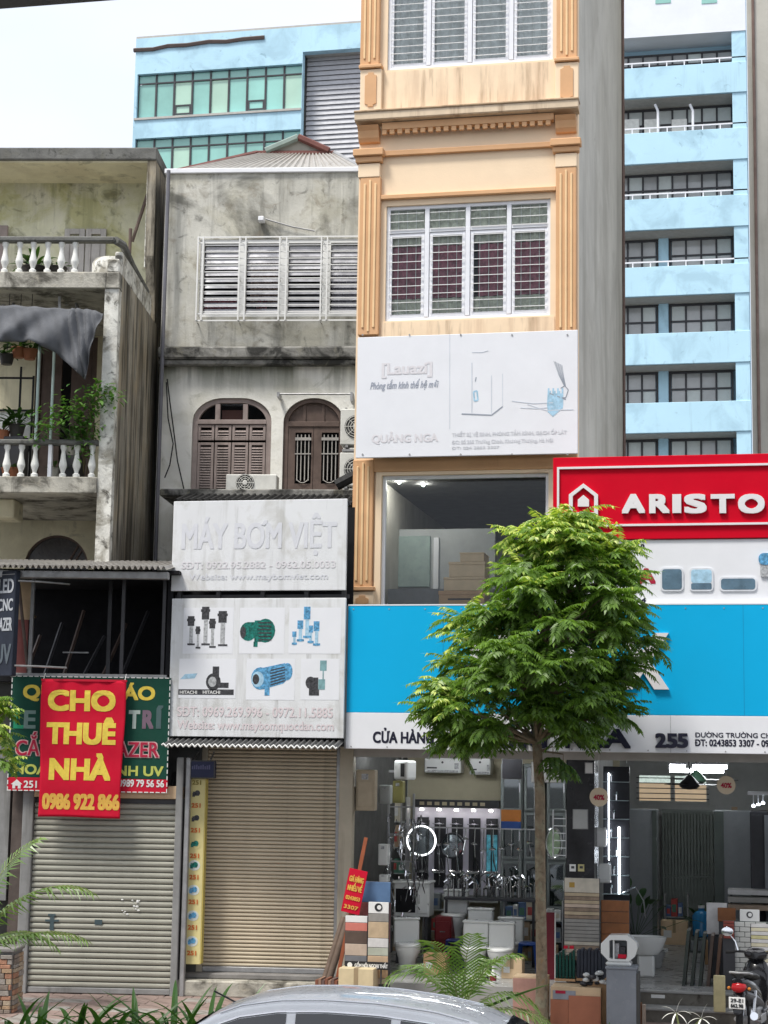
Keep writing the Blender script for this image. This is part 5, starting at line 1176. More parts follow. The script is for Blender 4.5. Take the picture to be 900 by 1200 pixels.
B('floor', sp, m_floor, (uA, uC1, -.9, YK1, 0, ZF1)); B('floor', sp, m_floor, (uC1 + .001, uZ, -1.25, YK2, 0, ZF2))
B('back_wall', sp, m_shopw, (uA, uC1, YK1, YK1 + .15, 0, ZC)); B('back_wall', sp, m_shopg, (uC0 - .3, uZ, YK2, YK2 + .15, 0, ZC))
B('ceiling', sp, m_shopg, (uA, uZ, -.6, YK2 + .2, ZC, ZC + .15))
B('side_wall', sp, m_dark2, (uA - .12, uA - .001, -.1, YK1, 0, ZC)); B('party_wall', sp, m_shopg, (uC0 + .1, uC1 - .1, .42, YK2, ZF2, ZC - .001)); B('side_wall', sp, m_shopg, (FR.u(925, 1000, .5), FR.u(925, 1000, .5) + .15, .3, YK2, ZF2, ZC - .001))
B('marble_column', sp, m_marble, (uC0, uC1, -.25, .41, 0, ZC - .001), bevel=.01)
B('lintel_beam', sp, m_gray_soff, (uA, uZ, -.35, -.2, 3.45, ZC - .001))
# front steps of the right unit
for k, (z_, y_) in enumerate(((.19, -1.62), (.378, -1.26))):
    B('step', sp, m_stepm, (FR.u(746, 1160, -1.4), uZ, y_, -1.251 + (.0 if k == 0 else .01), 0, z_ - .03)); B('step_tread', sp, m_floor, (FR.u(745, 1160, -1.4), uZ, y_ - .02, -1.2505, z_ - .029, z_ + .004), bevel=.006)
B('step_plate', sp, m_wprint, (FR.u(763, 1155, -1.26), FR.u(779, 1155, -1.26), -1.268, -1.2605, .28, .325))
# floor joints of the right unit
for k in range(13):
    B('floor_tile', sp, m_floor, (uC1 + .05, uZ - .1, -1.15 + k * .62, -1.15 + k * .62 + .612, ZF2 + .001, ZF2 + .008))
m_tube = mat('lit fluorescent tube', (.95, .98, 1.0), .5, var=0, emit=18.0)
for k, (x0, x1, y, yy) in enumerate(((785, 803, 898, 3.2), (812, 852, 898.5, 3.2), (785, 848, 903.5, 4.4))):
    r = FR.rc(x0, y - 2, x1, y + 2, yy); zc_ = min((r[2] + r[3]) / 2, ZC - .06)
    t = fthing(FR, 'fluorescent_lamp', ('short lit tube lamp of the front row under the shop ceiling', 'long lit tube lamp of the front row under the shop ceiling', 'long lit tube lamp of the rear row under the shop ceiling')[k], 'lamp', 0, yy, 0, group='tube lamps in the shop')
    T('tube', t, m_tube, [(r[0], 0, zc_), (r[1], 0, zc_)], .028); B('housing', t, m_alu, (r[0] - .03, r[1] + .03, -.04, .04, zc_ + .03, zc_ + .06)); B('hanger', t, m_alu, (r[0] + .1, r[0] + .12, -.01, .01, zc_ + .061, ZC)); B('hanger', t, m_alu, (r[1] - .12, r[1] - .1, -.01, .01, zc_ + .061, ZC))
for k, (x, yy, lb) in enumerate(((450, .9, 'added unseen tube lamp over the tap rack inside the left shop unit'), (560, .6, 'added unseen tube lamp over the front row of toilets'), (520, 2.6, 'added unseen tube lamp in front of the lit shower display'), (630, 1.6, 'added unseen tube lamp over the glass cupboards'))):  # unseen lamps added to brighten the left unit
    u_ = FR.u(x, 900, yy); t = fthing(FR, 'fluorescent_lamp', lb, 'lamp', u_, yy, 0, group='tube lamps in the shop')
    T('tube', t, m_tube, [(-.55, 0, ZC - .05), (.55, 0, ZC - .05)], .02); B('housing', t, m_alu, (-.58, .58, -.03, .03, ZC - .028, ZC - .001))
# ceiling fans
m_fang = mat('dark green fan', (.03, .07, .045), .4)
for k, (x, y, yy, lb) in enumerate(((808, 920, 2.6, 'dark ceiling fan hanging nearer in the shop'), (816, 914, 3.9, 'green ceiling fan hanging behind the darker one'))):
    u_, z_ = FR.uz(x, y, yy); t = fthing(FR, 'ceiling_fan', lb, 'fan', u_, yy, z_, group='ceiling fans in the shop')
    MB().lathe([(.03, .16), (.07, .12), (.15, .03), (.16, -.02), (.1, -.06), (.02, -.07)], (0, 0, 0), 16).build('motor', m_fang if k else m_blkm, t, smooth=True); T('down_rod', t, m_blkm, [(0, 0, .14), (0, 0, ZC - z_)], .014)
    for q in range(3):
        a = .05 + q * 2.094 + k * .1; bl_ = MB().loft([[(cos(a) * d - sin(a) * w_, sin(a) * d + cos(a) * w_, h_) for w_, h_ in ((-.06, .0), (.06, .012), (.06, .018), (-.06, .006))] for d in (.14, .4, .68)]); bl_.build('blade', m_blkm, t)
# back wall window with bars, sliding steel gate
r = FR.rc(746, 906, 831, 942, YK2 - .03); m_sand = mat('glowing sandy pane', (.55, .42, .28), .8, var=.1, emit=.35)  # emission in both panes stands in for daylight beyond the window
bw = fthing(FR, 'barred_window', 'wide window with thin bars and a painted sandy glow on the shop back wall', 'window', 0, YK2 - .03, 0)
f_ = MB(); frame_boxes(f_, *r, .05, -.03, .02); f_.build('frame', m_shopg, bw); zmm = r[2] + (r[3] - r[2]) * .68
B('pane', bw, m_sand, (r[0] + .05, r[1] - .05, .012, .018, r[2] + .05, zmm)); B('pane', bw, mat('glowing leafy pane', (.55, .66, .6), .5, var=.8, vs=7, emit=.5), (r[0] + .05, r[1] - .05, .012, .018, zmm + .001, r[3] - .05)); B('mullion', bw, m_shopg, ((r[0] + r[1]) / 2 - .04, (r[0] + r[1]) / 2 + .04, -.035, .011, r[2] + .051, r[3] - .051))
for q in range(5): z_ = r[2] + (r[3] - r[2]) * (q + 1) / 6; B('bar', bw, m_fr_dk, (r[0], r[1], -.05, -.036, z_ - .008, z_ + .008))
r = FR.rc(776, 953, 836, 1090, YK2 - .5); m_gate = mat('grey green steel gate', (.15, .17, .155), .5, .3, var=.15)
gt = fthing(FR, 'sliding_gate', 'closed grey green steel bar gate at the back of the shop', 'gate', 0, YK2 - .5, ZF2)
n = 16; wd = (r[1] - r[0]); hh = r[3] - ZF2
gm = MB().box(-.02, .02, -.02, .02, 0, hh).mesh('bar', m_gate)
for k in range(n): obj('bar', gm, gt, (r[0] + wd * (k + .5) / n, 0, 0))
B('rail', gt, m_gate, (r[0], r[1], -.03, .03, hh, hh + .06), (r[0], r[1], -.025, .025, hh * .48, hh * .48 + .04), (r[0], r[1], -.03, .03, -.0, .05)); B('lower_sheet', gt, m_gate, (r[0], r[1], .021, .03, .05, hh * .47)); B('rear_panel', gt, mat('pale court behind gate', (.30, .33, .30), .7), (r[0], r[1], .3, .33, hh * .5, hh))
# tall display cabinets and grey panels either side of the gate
def slab(name, label, cat, x0, y0, x1, y1, yy, th, m_, zb=None, bev=.01, grp=None, extra=None):
    r = FR.rc(x0, y0, x1, y1, yy); zb = r[2] if zb is None else zb
    t = fthing(FR, name, label, cat, (r[0] + r[1]) / 2, yy, zb, group=grp); hw = (r[1] - r[0]) / 2; h_ = r[3] - zb
    B('panel', t, m_, (-hw, hw, 0, th, 0, h_), bevel=bev)
    if extra: extra(t, hw, h_)
    return t, hw, h_
m_gcab = mat('grey laminate', (.22, .235, .25), .35, var=.08); m_gcabd = mat('dark green grey edge', (.09, .11, .10), .4)
def cab(t, hw, h_):
    B('side_edge', t, m_gcabd, (hw * .72, hw * .999, -.02, -.001, .02, h_ - .02)); B('plinth', t, m_gcabd, (-hw, hw, -.015, -.0005, 0, .018))
slab('tall_cabinet', 'tall glossy grey cabinet with leaf pattern beside the steel gate', 'cabinet', 731, 948, 770, 1092, 4.6, .5, m_gcab, ZF2, extra=cab)
def cab2(t, hw, h_):
    B('side_edge', t, m_gcabd, (-hw * .999, -hw * .5, -.02, -.001, .02, h_ - .02)); B('base_board', t, m_shopg, (-hw, hw, -.1, -.021, 0, .1))
slab('tall_cabinet', 'tall plain grey cabinet on the far side of the steel gate', 'cabinet', 837, 950, 883, 1062, 4.3, .5, m_gcab, ZF2, extra=cab2)
m_leafd = leafmat('indoor plant leaf', '#1d3a1c', '#3f6b2f', rough=.35, tl=.2)
def leaf_blade(mb_, base, d, L_, W_, droop=.3, n=5, fold=.15, side=None):
    """One strap or oval leaf as a folded strip starting at base along d."""
    d = Vector(d).normalized(); base = Vector(base); s = d.cross(Vector((0, 0, 1)))
    s = s.normalized() if s.length > 1e-3 else Vector((1, 0, 0))
    if side is not None: s = Vector(side)
    p = base.copy(); i0 = len(mb_.v); dd = d.copy()
    for k in range(n + 1):
        t = k / n; w_ = W_ * (sin(pi * min(1, .12 + t * .88)) ** .7) if t < 1 else .002
        up = s.cross(dd).normalized()
        mb_.v += [tuple(p - s * w_ + up * fold * w_), tuple(p), tuple(p + s * w_ + up * fold * w_)]
        dd = (dd + Vector((0, 0, -droop / n * (1 + t)))).normalized(); p = p + dd * (L_ / n)
    for k in range(n):
        a = i0 + k * 3; mb_.f += [(a, a + 1, a + 4, a + 3), (a + 1, a + 2, a + 5, a + 4)]
def potted(label, loc, n, L_, W_, pot_r, pot_h, m_pot, m_l=None, grp=None, seed=1, stem=.25, cat='plant', name='potted_plant', up=.9):
    R_ = random.Random(seed); t = thing(name, label, cat, loc, 0, grp)
    if pot_r: MB().lathe([(pot_r * .7, 0), (pot_r, pot_h * .9), (pot_r * 1.06, pot_h * .92), (pot_r * 1.06, pot_h), (pot_r * .9, pot_h), (pot_r * .88, pot_h * .9)], (0, 0, 0), 14).build('pot', m_pot, t, smooth=True)
    for k in range(n):
        a = R_.uniform(0, 2 * pi); e = R_.uniform(.25, up + .5); mb_ = MB(); q = Vector((cos(a) * .02, sin(a) * .02, pot_h * .9)); d = Vector((cos(a), sin(a), e)); l = stem * R_.uniform(.5, 1.2)
        mb_.tube([q, q + d.normalized() * l], .004, 4); leaf_blade(mb_, q + d.normalized() * l, d, L_ * R_.uniform(.7, 1.2), W_ * R_.uniform(.8, 1.2), R_.uniform(.4, .9)); mb_.build('leaf', m_l or m_leafd, t, smooth=True)
    return t
m_pot = mat('dark pot', (.05, .045, .04), .6); m_potw = mat('pale pot', (.5, .48, .42), .5); m_pott = mat('terracotta pot', (.36, .14, .07), .7)
def fp(x, y, yy): u_, z_ = FR.uz(x, y, yy); return FR.W(u_, yy, z_)
def ff(x, yy, z=ZF2): u_ = FR.u(x, 1000, yy); return FR.W(u_, yy, z)
potted('broad leaved dark houseplant in front of the grey cabinet', ff(744, 3.4), 22, .34, .06, .16, .3, m_pot, seed=3, stem=.8, up=1.6)
potted('small leafy plant on the shop floor beside the steel gate', ff(824, 5.8), 18, .26, .045, .13, .25, m_pot, seed=5, stem=.3, up=1.4)
# lit chrome shower column at the dividing wall
lc = fthing(FR, 'lit_display_column', 'tall glass display column with chrome taps lit by white strips', 'display', FR.u(722, 1000, 1.4), 1.4, ZF2)
z0, z1 = FR.z(722, 1048, 1.4) - ZF2, FR.z(722, 906, 1.4) - ZF2; m_led = mat('lit white strip', (.85, .92, 1), .5, var=0, emit=6.)
B('back_board', lc, m_blkm, (-.2, .2, .08, .1, 0, z1 + .1)); B('light_strip', lc, m_led, (-.12, -.105, .03, .045, z0 + .5, z1)); B('light_strip', lc, m_led, (.03, .06, .0, .02, z0, z1 * .72)); B('base', lc, m_blkm, (-.22, .22, -.1, .1, 0, z0 * .5), bevel=.01)
for k in range(7): z_ = z0 + (z1 - z0) * k / 6.5; B('glass_shelf', lc, mat('shelf glass edge', (.5, .6, .62), .1), (-.2, .2, -.1, .079, z_, z_ + .012)); T('tap', lc, m_chrome, [(-.08 + .04 * (k % 3), .03, z_ + .012), (-.08 + .04 * (k % 3), .03, z_ + .1), (-.06 + .04 * (k % 3), -.06, z_ + .13), (-.06 + .04 * (k % 3), -.08, z_ + .1)], .014, 6)
T('shower_hose', lc, m_chrome, [(.1, -.05, 1.1), (.3, -.12, 1.2), (.42, -.15, 1.0), (.45, -.15, .75)], .012, 6)
# round paper tags with 40%
m_tagp = mat('cream round tag', (.66, .55, .40), .7, var=.04)
for k, (x, y, yy, lb) in enumerate(((702, 934, -.35, 'round cream discount tag hanging before the dark marble column'), (851, 920, .6, 'round cream discount tag hanging under the tube lamps'))):
    u_, z_ = FR.uz(x, y, yy); t = fthing(FR, 'discount_tag', lb, 'tag', u_, yy, z_, group='round discount tags')
    MB().lathe([(.135, 0), (.135, .006)], (0, 0, 0), 24, 'y').build('disc', m_tagp, t); lettering(t, '40%', m_rdl, -.075, .075, -.04, .03, -.007, .05); T('thread', t, m_wprint, [(0, 0, .135), (0, 0, ZC - .1 - z_)], .003, 4)
for k, (x, y) in enumerate(((704, 981), (709, 1023))):
    u_, z_ = FR.uz(x, y, .3); t = fthing(FR, 'white_dispenser', ('upper rounded white dispenser on the wall beside the marble column', 'lower rounded white dispenser on the wall beside the marble column')[k], 'dispenser', u_, .3, z_ - .14, group='white wall dispensers')
    B('body', t, m_cer, (-.09, .09, -.12, .05, 0, .28), bevel=.035, segs=3); B('cover', t, m_cer, (-.08, .08, -.13, -.121, .05, .24), bevel=.004); B('mount', t, m_metal, (-.05, .05, .051, .12, .08, .2))

# left unit: air conditioners, lit shower display, mirrors
for k, (x0, y0, x1, y1) in enumerate(((497, 888, 540, 906), (550, 887, 575, 908))):
    r = FR.rc(x0, y0, x1, y1, 3.9); t = fthing(FR, 'indoor_unit', ('long white indoor air conditioner on the cream shop wall', 'short white indoor air conditioner nearer the tree trunk')[k], 'air conditioner', (r[0] + r[1]) / 2, 3.9, r[2], group='indoor air conditioners'); hw, h_ = (r[1] - r[0]) / 2, r[3] - r[2]
    B('casing', t, m_cer, (-hw, hw, 0, .38, 0, h_), bevel=.03, segs=3); B('outlet', t, m_gprint, (-hw * .85, hw * .85, -.006, .004, .015, .05)); B('badge', t, m_dkprint, (-hw * .85, -hw * .3, -.004, .001, .075, .1)); B('sticker', t, m_gprint, (hw * .65, hw * .88, -.004, .001, .07, .17)); MB().lathe([(.02, 0), (.02, .004)], (0, -.001, h_ * .7), 10, 'y').build('sensor', m_dkprint, t)
r = FR.rc(486, 936, 587, 1012, 4.1); dp = fthing(FR, 'shower_display', 'lit pale display wall with dark boards of showers and small spotlights', 'display', 0, 4.1, 0)
m_lil = mat('pale lilac display wall', (.52, .50, .58), .6, var=.04)
B('panel', dp, m_lil, (r[0], r[1], 0, .1, ZF1 + .9, r[3] - .15)); B('header', dp, m_blkm, (r[0], r[1], -.22, .1, r[3] - .149, r[3] - .02)); B('counter', dp, m_shopg, (r[0], r[1], -.35, .1, ZF1 + .8, ZF1 + .899))
B('gold_print', dp, mat('dull gold print', (.35, .30, .2), .5), *[(r[0] + .12 + k * .13, r[0] + .2 + k * .13, -.226, -.2205, r[3] - .11, r[3] - .055) for k in range(int((r[1] - r[0] - .3) / .13))])
m_spot = mat('lit spotlight', (1, .97, .9), .5, var=0, emit=14.)
m_bdl = mat('glowing aqua board print', (.08, .30, .38), .4, var=.9, vs=9, emit=.15)  # faint glow put into the print, which is no lamp
for k in range(5):
    c = r[0] + (r[1] - r[0]) * (k + .5) / 5; w_ = (r[1] - r[0]) / 5 * .33
    bd_ = B('display_board', dp, m_blkm, (c - w_, c + w_, -.03, -.001, ZF1 + 1.0, r[3] - .32)); MB().lathe([(.035, 0), (.03, .03)], (c, -.16, r[3] - .2), 10).build('spotlight', m_spot, dp)
    T('riser', bd_, m_chrome, [(c, -.08, ZF1 + 1.05), (c, -.08, r[3] - .42), (c, -.2, r[3] - .36), (c + .02, -.26, r[3] - .40)], .014, 6); MB().lathe([(.02, .02), (.11, .005), (.11, -.005)], (c + .02, -.27, r[3] - .42), 16).build('shower_head', m_chrome, bd_)
    T('hose', bd_, m_chrome, [(c + .03, -.09, ZF1 + 1.5), (c + .12, -.12, ZF1 + 1.2), (c + .1, -.12, ZF1 + 1.05), (c + .02, -.1, ZF1 + 1.2)], .009, 5); B('mixer', bd_, m_chrome, (c - .12, c + .12, -.11, -.05, ZF1 + 1.25, ZF1 + 1.3), bevel=.012)
    if k == 4: B('board_print', bd_, m_bdl, (c - w_ * .9, c + w_ * .95, -.036, -.031, ZF1 + 1.2, ZF1 + 1.9))
def round_mirror(name, label, x, y, rad, yy, m_face, m_ring, rw=.02, ry=1., grp='round mirrors in the shop'):
    u_, z_ = FR.uz(x, y, yy); rm = rad / 80. * (1 + yy / 27.); t = fthing(FR, name, label, 'mirror', u_, yy, z_, group=grp)
    MB().lathe([(rm, 0), (rm, .012)], (0, 0, 0), 32, 'y', sy=ry).build('glass', m_face, t); MB().tube([(rm * cos(a), -.015, rm * ry * sin(a)) for a in [2 * pi * k / 40 for k in range(41)]], rw, 6, False).build('rim', m_ring, t, smooth=True); B('wall_hook', t, m_metal, (-.03, .03, .001, .05, rm * ry - .06, rm * ry - .02))
    return t
m_mir = mat('mirror glass', (.30, .34, .36), .06, .9, var=.1); m_ringl = mat('lit mirror ring', (.95, .98, 1), .5, var=0, emit=1.3)
round_mirror('lit_mirror', 'round mirror with a glowing white ring among the shower fittings', 494, 985, 17, 2.2, m_mir, m_ringl, .015, 1.0, None)
round_mirror('round_mirror', 'dark round mirror below the lit display boards', 530, 991, 14, 2.9, m_mir, m_blkm)
round_mirror('round_mirror', 'oval mirror hanging near the tree trunk over the shop counter', 615, 991, 10, 3.2, m_mir, m_blkm, .02, 1.5)
round_mirror('round_mirror', 'tall oval mirror on the glass door with a green foliage reflection painted in', 649, 988, 9, 1.6, mat('mirror with painted foliage reflection', (.30, .40, .26), .08, .8, var=.6, vs=5), m_chrome, .02, 1.9)  # green foliage reflection is put into the mirror's colour
# tall glass cupboards behind the tree
m_cup = mat('grey green cupboard', (.20, .225, .22), .4, var=.1); m_cupg = glass('cupboard glass', (.5, .56, .55), refl=.12)
for k, (x0, x1, lb) in enumerate(((586, 612, 'glass fronted cupboard with orange strip beside the lit display'), (613, 637, 'middle grey green glass cupboard behind the tree trunk'), (640, 664, 'grey green cupboard next to the dark marble column'))):
    r = FR.rc(x0, 895, x1, 1030, 3.0); t = fthing(FR, 'glass_cupboard', lb, 'cupboard', (r[0] + r[1]) / 2, 3.0, ZF1, group='glass cupboards in the shop'); hw = (r[1] - r[0]) / 2; h_ = r[3] - ZF1
    B('carcass', t, m_cup, (-hw, hw, .05, .5, 0, h_), bevel=.008)
    for q in range(4):
        f_ = MB(); frame_boxes(f_, -hw + .02, hw - .02, h_ * q / 4 + .02, h_ * (q + 1) / 4 - .02, .035, 0, .049); df = f_.build('door', m_cup, t); B('pane', df, m_cupg, (-hw + .06, hw - .06, .02, .026, h_ * q / 4 + .06, h_ * (q + 1) / 4 - .06)); B('handle', df, m_chrome, (hw - .05, hw - .035, -.02, -.001, h_ * (q + .4) / 4, h_ * (q + .6) / 4))
    if k == 0: B('orange_strip', t, mat('orange strip', (.45, .16, .03), .5), (-hw + .02, hw - .02, -.012, -.001, h_ * .70, h_ * .76)); B('blue_strip', t, mat('blue strip', (.02, .06, .22), .5), (-hw + .02, hw - .02, -.012, -.001, h_ * .66, h_ * .699))
# towel rail
tr = fthing(FR, 'towel_rail', 'white ladder towel rail leaning beside the oval mirror', 'rail', FR.u(656, 1000, .9), .9, 0); za, zb_ = FR.z(656, 1005, .9), FR.z(656, 949, .9); w_ = .1
T('upright', tr, m_alu, [(-w_, 0, za), (-w_, 0, zb_), (w_, 0, zb_), (w_, 0, za)], .012, 6)
for k in range(6): T('rung', tr, m_alu, [(-w_, 0, za + (zb_ - za) * (k + .3) / 6.5), (w_ + .06, 0, za + (zb_ - za) * (k + .3) / 6.5)], .008, 5)
# meter boxes and old units on the left pier
m_tan = mat('yellowed plastic casing', (.42, .35, .25), .6, var=.12, vs=5); m_grb = mat('grey enclosure', (.38, .40, .39), .5, var=.1)
for k, (x0, y0, x1, y1, mm, yy, lb) in enumerate(((417, 902, 439, 950, m_tan, -.3, 'yellowed tall casing hung on the pier under the blue sign'), (402, 921, 414, 951, m_beige, -.35, 'small cream meter box at the pump shop pier'), (444, 920, 457, 942, m_grb, .6, 'grey enclosure hung above the white cistern boxes'), (443, 989, 454, 1014, m_cer, .6, 'upper white cistern box on the shop side wall'), (444, 1025, 454, 1034, m_cer, .6, 'small white box lowest on the shop side wall'), (460, 915, 472, 941, mat('olive enclosure', (.30, .28, .10), .6), 1.2, 'olive yellow enclosure below the white fan heater'))):
    r = FR.rc(x0, y0, x1, y1, yy); t = fthing(FR, 'wall_box', lb, 'box', (r[0] + r[1]) / 2, yy, r[2]); hw, h_ = (r[1] - r[0]) / 2, r[3] - r[2]
    B('casing', t, mm, (-hw, hw, 0, .2, 0, h_), bevel=.012); B('cover', t, mm, (-hw * .8, hw * .8, -.012, -.001, h_ * .1, h_ * .7), bevel=.004); B('label_plate', t, m_gprint, (-hw * .4, hw * .3, -.008, -.0005, h_ * .76, h_ * .9)); B('wall_mount', t, m_metal, (-hw * .5, hw * .5, .201, .3, h_ * .3, h_ * .6))
u_, z_ = FR.uz(474, 904, 1.0); t = fthing(FR, 'fan_heater', 'tilted white wall fan heater high on the shop side', 'heater', u_, 1.0, z_, radians(-25))
B('body', t, m_cer, (-.13, .13, -.12, .15, -.13, .17), bevel=.04, segs=3); B('grille', t, m_acd, (.02, .09, -.13, -.121, -.08, .12)); B('arm', t, m_metal, (-.3, -.131, .0, .03, -.02, .02))
hg = fthing(FR, 'tap_rack', 'tall rack crowded with hanging chrome taps and hoses', 'rack', FR.u(468, 1000, 1.6), 1.6, ZF1); RR = random.Random(11)
for s in (-.18, .22): T('post', hg, m_metal, [(s, 0, 0), (s, 0, 2.6)], .02)
for k in range(5): B('rack_bar', hg, m_metal, (-.2, .24, -.01, .01, .7 + k * .42, .72 + k * .42))
for k in range(60):
    x, z_ = RR.uniform(-.2, .35), .5 + RR.random() * 1.75; a = RR.uniform(0, 6)
    T('tap', hg, m_chrome, [(x, -.02, z_), (x, -.08, z_ + .02), (x + .04 * cos(a), -.13, z_ + .05 * sin(a)), (x + .06 * cos(a), -.14, z_ - .03)], RR.uniform(.008, .016), 6)
for k in range(8): x = RR.uniform(-.2, .5); T('hose', hg, m_chrome, [(x, -.1, 2.2), (x + RR.uniform(-.1, .1), -.14, 1.7), (x + RR.uniform(-.1, .1), -.14, 1.2), (x, -.1, .9)], .008, 5)
ts = fthing(FR, 'tap_table', 'dark table crowded with chrome taps behind the toilets', 'table', FR.u(575, 1000, 1.9), 1.9, ZF1)
B('top', ts, m_blkm, (-.7, .75, -.25, .3, .98, 1.02), bevel=.006)
for (x, y) in ((-.66, -.2), (.7, -.2), (-.66, .25), (.7, .25)): B('leg', ts, m_blkm, (x - .02, x + .02, y - .02, y + .02, 0, .979))
for k in range(55):
    x, y = RR.uniform(-.68, .72), RR.uniform(-.22, .25); h_ = RR.uniform(.12, .34); a = RR.uniform(0, 6.3)
    T('tap', ts, m_chrome, [(x, y, 1.021), (x, y, 1.02 + h_), (x + .06 * cos(a), y + .06 * sin(a), 1.05 + h_), (x + .12 * cos(a), y + .12 * sin(a), 1.0 + h_)], RR.uniform(.01, .018), 6)
# toilets
def toilet_mesh(t):
    B('cistern', t, m_cer, (-.19, .19, .12, .32, .36, .74), bevel=.025, segs=2); B('cistern_lid', t, m_cer, (-.2, .2, .11, .33, .741, .775), bevel=.012)
    rings = []
    for (z_, rx, ry, cy) in ((0, .13, .22, .05), (.08, .12, .2, .05), (.2, .14, .24, .0), (.33, .19, .30, -.05), (.38, .195, .31, -.05)):
        rings.append([(rx * cos(a), cy + ry * sin(a), z_) for a in [2 * pi * k / 20 for k in range(20)]])
    MB().loft(rings).build('bowl', m_cer, t, smooth=True)
    MB().loft([[(.2 * cos(a) * s, -.05 + .32 * sin(a) * s, z_) for a in [2 * pi * k / 20 for k in range(20)]] for s, z_ in ((1, .385), (1.0, .41), (.92, .425))]).build('seat_lid', m_cer, t, smooth=True)
    MB().lathe([(.02, 0), (.02, .012)], (0, .22, .776), 10).build('flush_button', m_chrome, t)
def place(fn, name, label, cat, x, yy, zb, rz=0., grp=None, sc_=1.):
    t = fthing(FR, name, label, cat, FR.u(x, 1080, yy), yy, zb, rz, grp); fn(t)
    if sc_ != 1: t.scale = (sc_,) * 3
    return t
for (x, yy, zb, rz, lb) in ((556, .35, ZF1, 0, 'white toilet in the front row, its tank nearest the palm'), (587, .3, ZF1, .05, 'white toilet in the front row beside the tree trunk'), (561, 1.2, ZF1 + .12, 0, 'white toilet in the second row behind the palm side toilet'), (597, 1.2, ZF1, 0, 'white toilet in the second row, mostly hidden by the front one'), (478, .5, ZF1, .3, 'white toilet under the open white vanity cabinet'), (532, 1.8, ZF1 + .35, 0, 'white toilet set on a riser below the round mirrors')):
    place(toilet_mesh, 'toilet', lb, 'toilet', x, yy, zb, rz, 'toilets on display')
B('display_riser', sp, m_dark2, (FR.u(520, 1080, 1.8), FR.u(546, 1080, 1.8), 1.4, 2.2, ZF1 + .001, ZF1 + .35)); B('display_riser', sp, m_shopg, (FR.u(545, 1080, 1.2), FR.u(577, 1080, 1.2), .95, 1.6, ZF1 + .001, ZF1 + .12))
def vanity(t):
    B('carcass', t, m_cer, (-.28, .28, 0, .4, 0, .5), bevel=.01); B('opening', t, m_dark, (-.25, .06, -.012, -.001, .06, .42)); B('door', t, m_cer, (.1, .26, -.03, -.013, .05, .45), bevel=.006); B('handle', t, m_chrome, (.12, .135, -.05, -.031, .2, .34)); B('basin_top', t, m_cer, (-.3, .3, -.04, .42, .501, .54), bevel=.012)  # near-black panel on the front paints the shade of an opening
t = place(vanity, 'vanity_cabinet', 'white bathroom vanity cabinet with a dark opening painted on above a toilet', 'cabinet', 482, 1.5, ZF1 + .72); B('trestle', t, m_fr_dk, (-.25, -.2, .05, .35, -.72, -.001)); B('trestle', t, m_fr_dk, (.2, .25, .05, .35, -.72, -.001))
def stool(col):
    mm = mat('stool ' + col, {'blue': (.015, .06, .26), 'navy': (.01, .02, .12)}[col], .4)
    def f(t):
        B('seat', t, mm, (-.14, .14, -.14, .14, .42, .46), bevel=.02)
        for sx in (-1, 1):
            for sy in (-1, 1): T('leg', t, mm, [(sx * .16, sy * .16, 0), (sx * .11, sy * .11, .421)], .022, 6)
    return f
place(stool('navy'), 'plastic_stool', 'navy plastic stool beside the red cabinet in the shop', 'stool', 534, .9, ZF1); place(stool('blue'), 'plastic_stool', 'bright blue plastic stool just behind the tree trunk', 'stool', 619, .8, ZF1)
def redcab(t): B('body', t, mat('dark red lacquer', (.16, .012, .015), .4), (-.13, .13, 0, .4, 0, .75), bevel=.012); B('drawer', t, mat('dark red lacquer', (.16, .012, .015), .4), (-.11, .11, -.02, -.001, .4, .68), bevel=.006); B('handle', t, m_chrome, (-.04, .04, -.035, -.021, .52, .535))
place(redcab, 'red_cabinet', 'dark red lacquered cabinet between toilets and vanity', 'cabinet', 519, 1.3, ZF1)
place(lambda t: (B('panel', t, mat('maroon board', (.13, .01, .02), .5), (-.06, .06, 0, .05, 0, .95)), B('edge', t, m_wprint, (.061, .075, 0, .05, 0, .95))), 'maroon_board', 'maroon board standing on edge beside the tile samples', 'board', 645, .2, ZF1)
for k, x in enumerate((569, 578)):
    t = fthing(FR, 'bottle', ('white bottle with dark label standing before the toilets', 'white bottle with reddish label standing before the toilets')[k], 'bottle', FR.u(x, 1125, -.55), -.55, ZF1)
    MB().lathe([(.045, 0), (.048, .02), (.048, .13), (.02, .17), (.018, .2)], (0, 0, 0), 14).build('body', m_cer, t, smooth=True); MB().lathe([(.02, .2), (.02, .23)], (0, 0, 0), 10).build('cap', m_wprint, t); MB().lathe([(.0488, .04), (.0488, .11)], (0, 0, 0), 14).build('wrapper', m_dkprint if k == 0 else mat('maroon label', (.2, .02, .03), .5), t)
